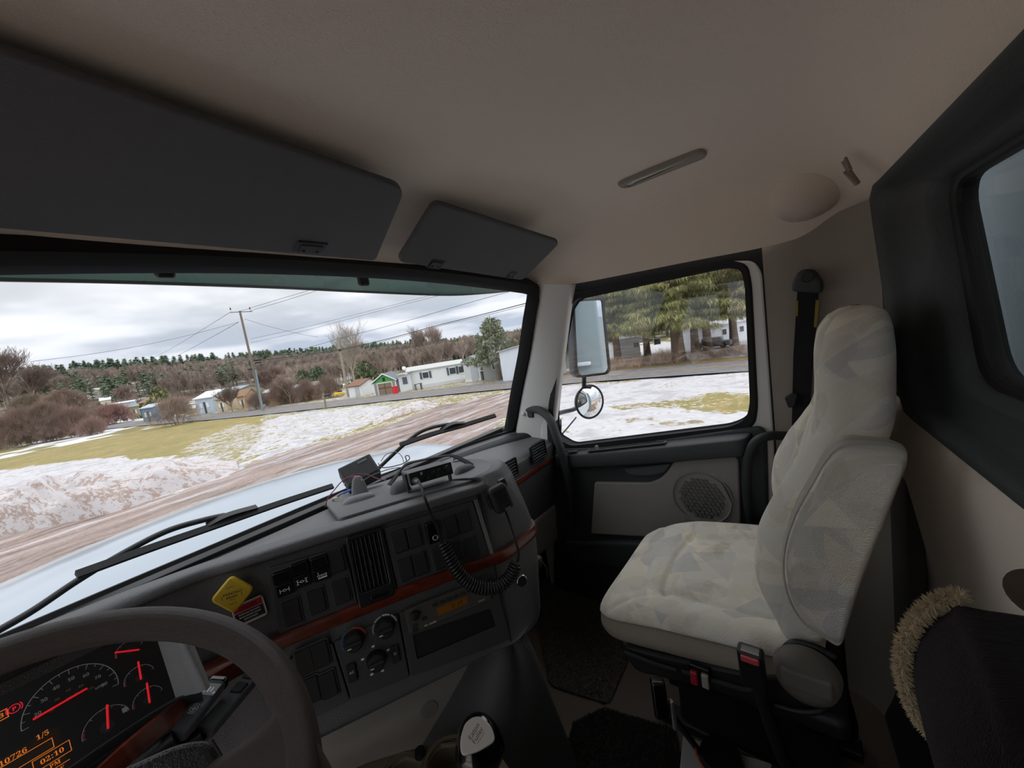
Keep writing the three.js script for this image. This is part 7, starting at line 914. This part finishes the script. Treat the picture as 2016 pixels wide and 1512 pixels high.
// ---------------------------------------------------------------- woods on the hills
{
  const r = rng(300), [bt, bc] = treeGeo(skeleton(61, 7, 0.6, 3, 0.2, 0.3, 4), 0.05), bare = merge([bt, bc]), sc = new THREE.Vector3(), d = new THREE.Object3D(), c = new THREE.Color(); bare.computeBoundingBox(); const bh = bare.boundingBox.max.y; bare.scale(1 / bh, 1 / bh, 1 / bh);
  const pineG = (() => { const q = rng(5), pos = [], idx = []; for (let i = 0; i < 130; i++) { const y = 0.16 + 0.82 * Math.pow(q(), 0.8), R = 0.23 * Math.pow(1.02 - y, 0.55) * (0.55 + 0.6 * q()), a = q() * 6.28, w = 0.05 + 0.03 * q(), x = Math.cos(a), z = Math.sin(a), o = pos.length / 3, up = (q() - 0.35) * 0.08; pos.push(x * R * 0.25, y + 0.03, z * R * 0.25, x * R - z * w, y + up, z * R + x * w, x * R + z * w, y + up, z * R - x * w); idx.push(o, o + 1, o + 2); } const g = new THREE.BufferGeometry(); g.setAttribute('position', new THREE.Float32BufferAttribute(pos, 3)); g.setIndex(idx); g.computeVertexNormals(); return merge([g, new THREE.CylinderGeometry(0.008, 0.016, 0.9, 5).translate(0, 0.45, 0)]); })();
  const wood = (name, lab, geo, n, place, cols, hh) => { const t = thing(name, lab, 'woods', [60, 0, 250]), o = offs.get(t), im = new THREE.InstancedMesh(geo, leafM('#ffffff'), n), a = C(cols[0]), b = C(cols[1]); t.userData.kind = 'stuff'; for (let i = 0; i < n; i++) { const [x, z] = place(r), y = ground(x, z), h = hh[0] + (hh[1] - hh[0]) * r(); d.position.copy(W([x, y - 0.3, z])).sub(o); d.rotation.set(0, r() * 6.28, 0); d.scale.set(h * (0.85 + 0.3 * r()), h, h * (0.85 + 0.3 * r())); d.updateMatrix(); im.setMatrixAt(i, d.matrix); im.setColorAt(i, c.copy(a).lerp(b, r())); } im.name = 'trees'; im.userData.kind = 'stuff'; im.receiveShadow = im.castShadow = true; t.add(im); };
  const ring = (r0, r1, y0, y1, gap) => (q) => { for (;;) { const rr = Math.sqrt(lerp(r0 * r0, r1 * r1, q())), a = lerp(y0, y1, q()); if (gap && gap(rr, a)) continue; return [rr * Math.sin(a * Math.PI / 180), rr * Math.cos(a * Math.PI / 180)]; } };
  wood('bare_woods', 'brown leafless woods covering the hillside across the valley', bare, 2600, ring(150, 345, -6, 62, (rr, a) => a < 9 && rr < 230 || a < 20 && rr < 170), ['#a99a8e', '#86776c'], [6.5, 10]);  // hill tree colours lightened to paint in distance haze
  wood('pine_woods', 'dark pines along the crest of the hill', pineG, 900, ring(285, 352, -4, 62, (rr, a) => fbm(a * 0.3, rr * 0.02, 2) < 0.36), ['#7d8d72', '#5c6d58'], [9, 13]);
  wood('mixed_woods', 'scattered pines lower on the hillside', pineG, 260, ring(170, 300, -4, 60, (rr, a) => fbm(a * 0.2 + 5, rr * 0.02, 2) < 0.5), ['#848f74', '#68765f'], [7, 10]);
  wood('bare_woods', 'grey-brown woods behind the mobile homes', bare, 520, ring(110, 165, 22, 58), ['#ab9b8e', '#887a6e'], [5, 8]);
  wood('roadside_woods', 'mixed woods far behind the spruces across the road', pineG, 260, ring(85, 150, 60, 100), ['#858f70', '#66745a'], [9, 13]);
}
renderer.render(scene, camera);
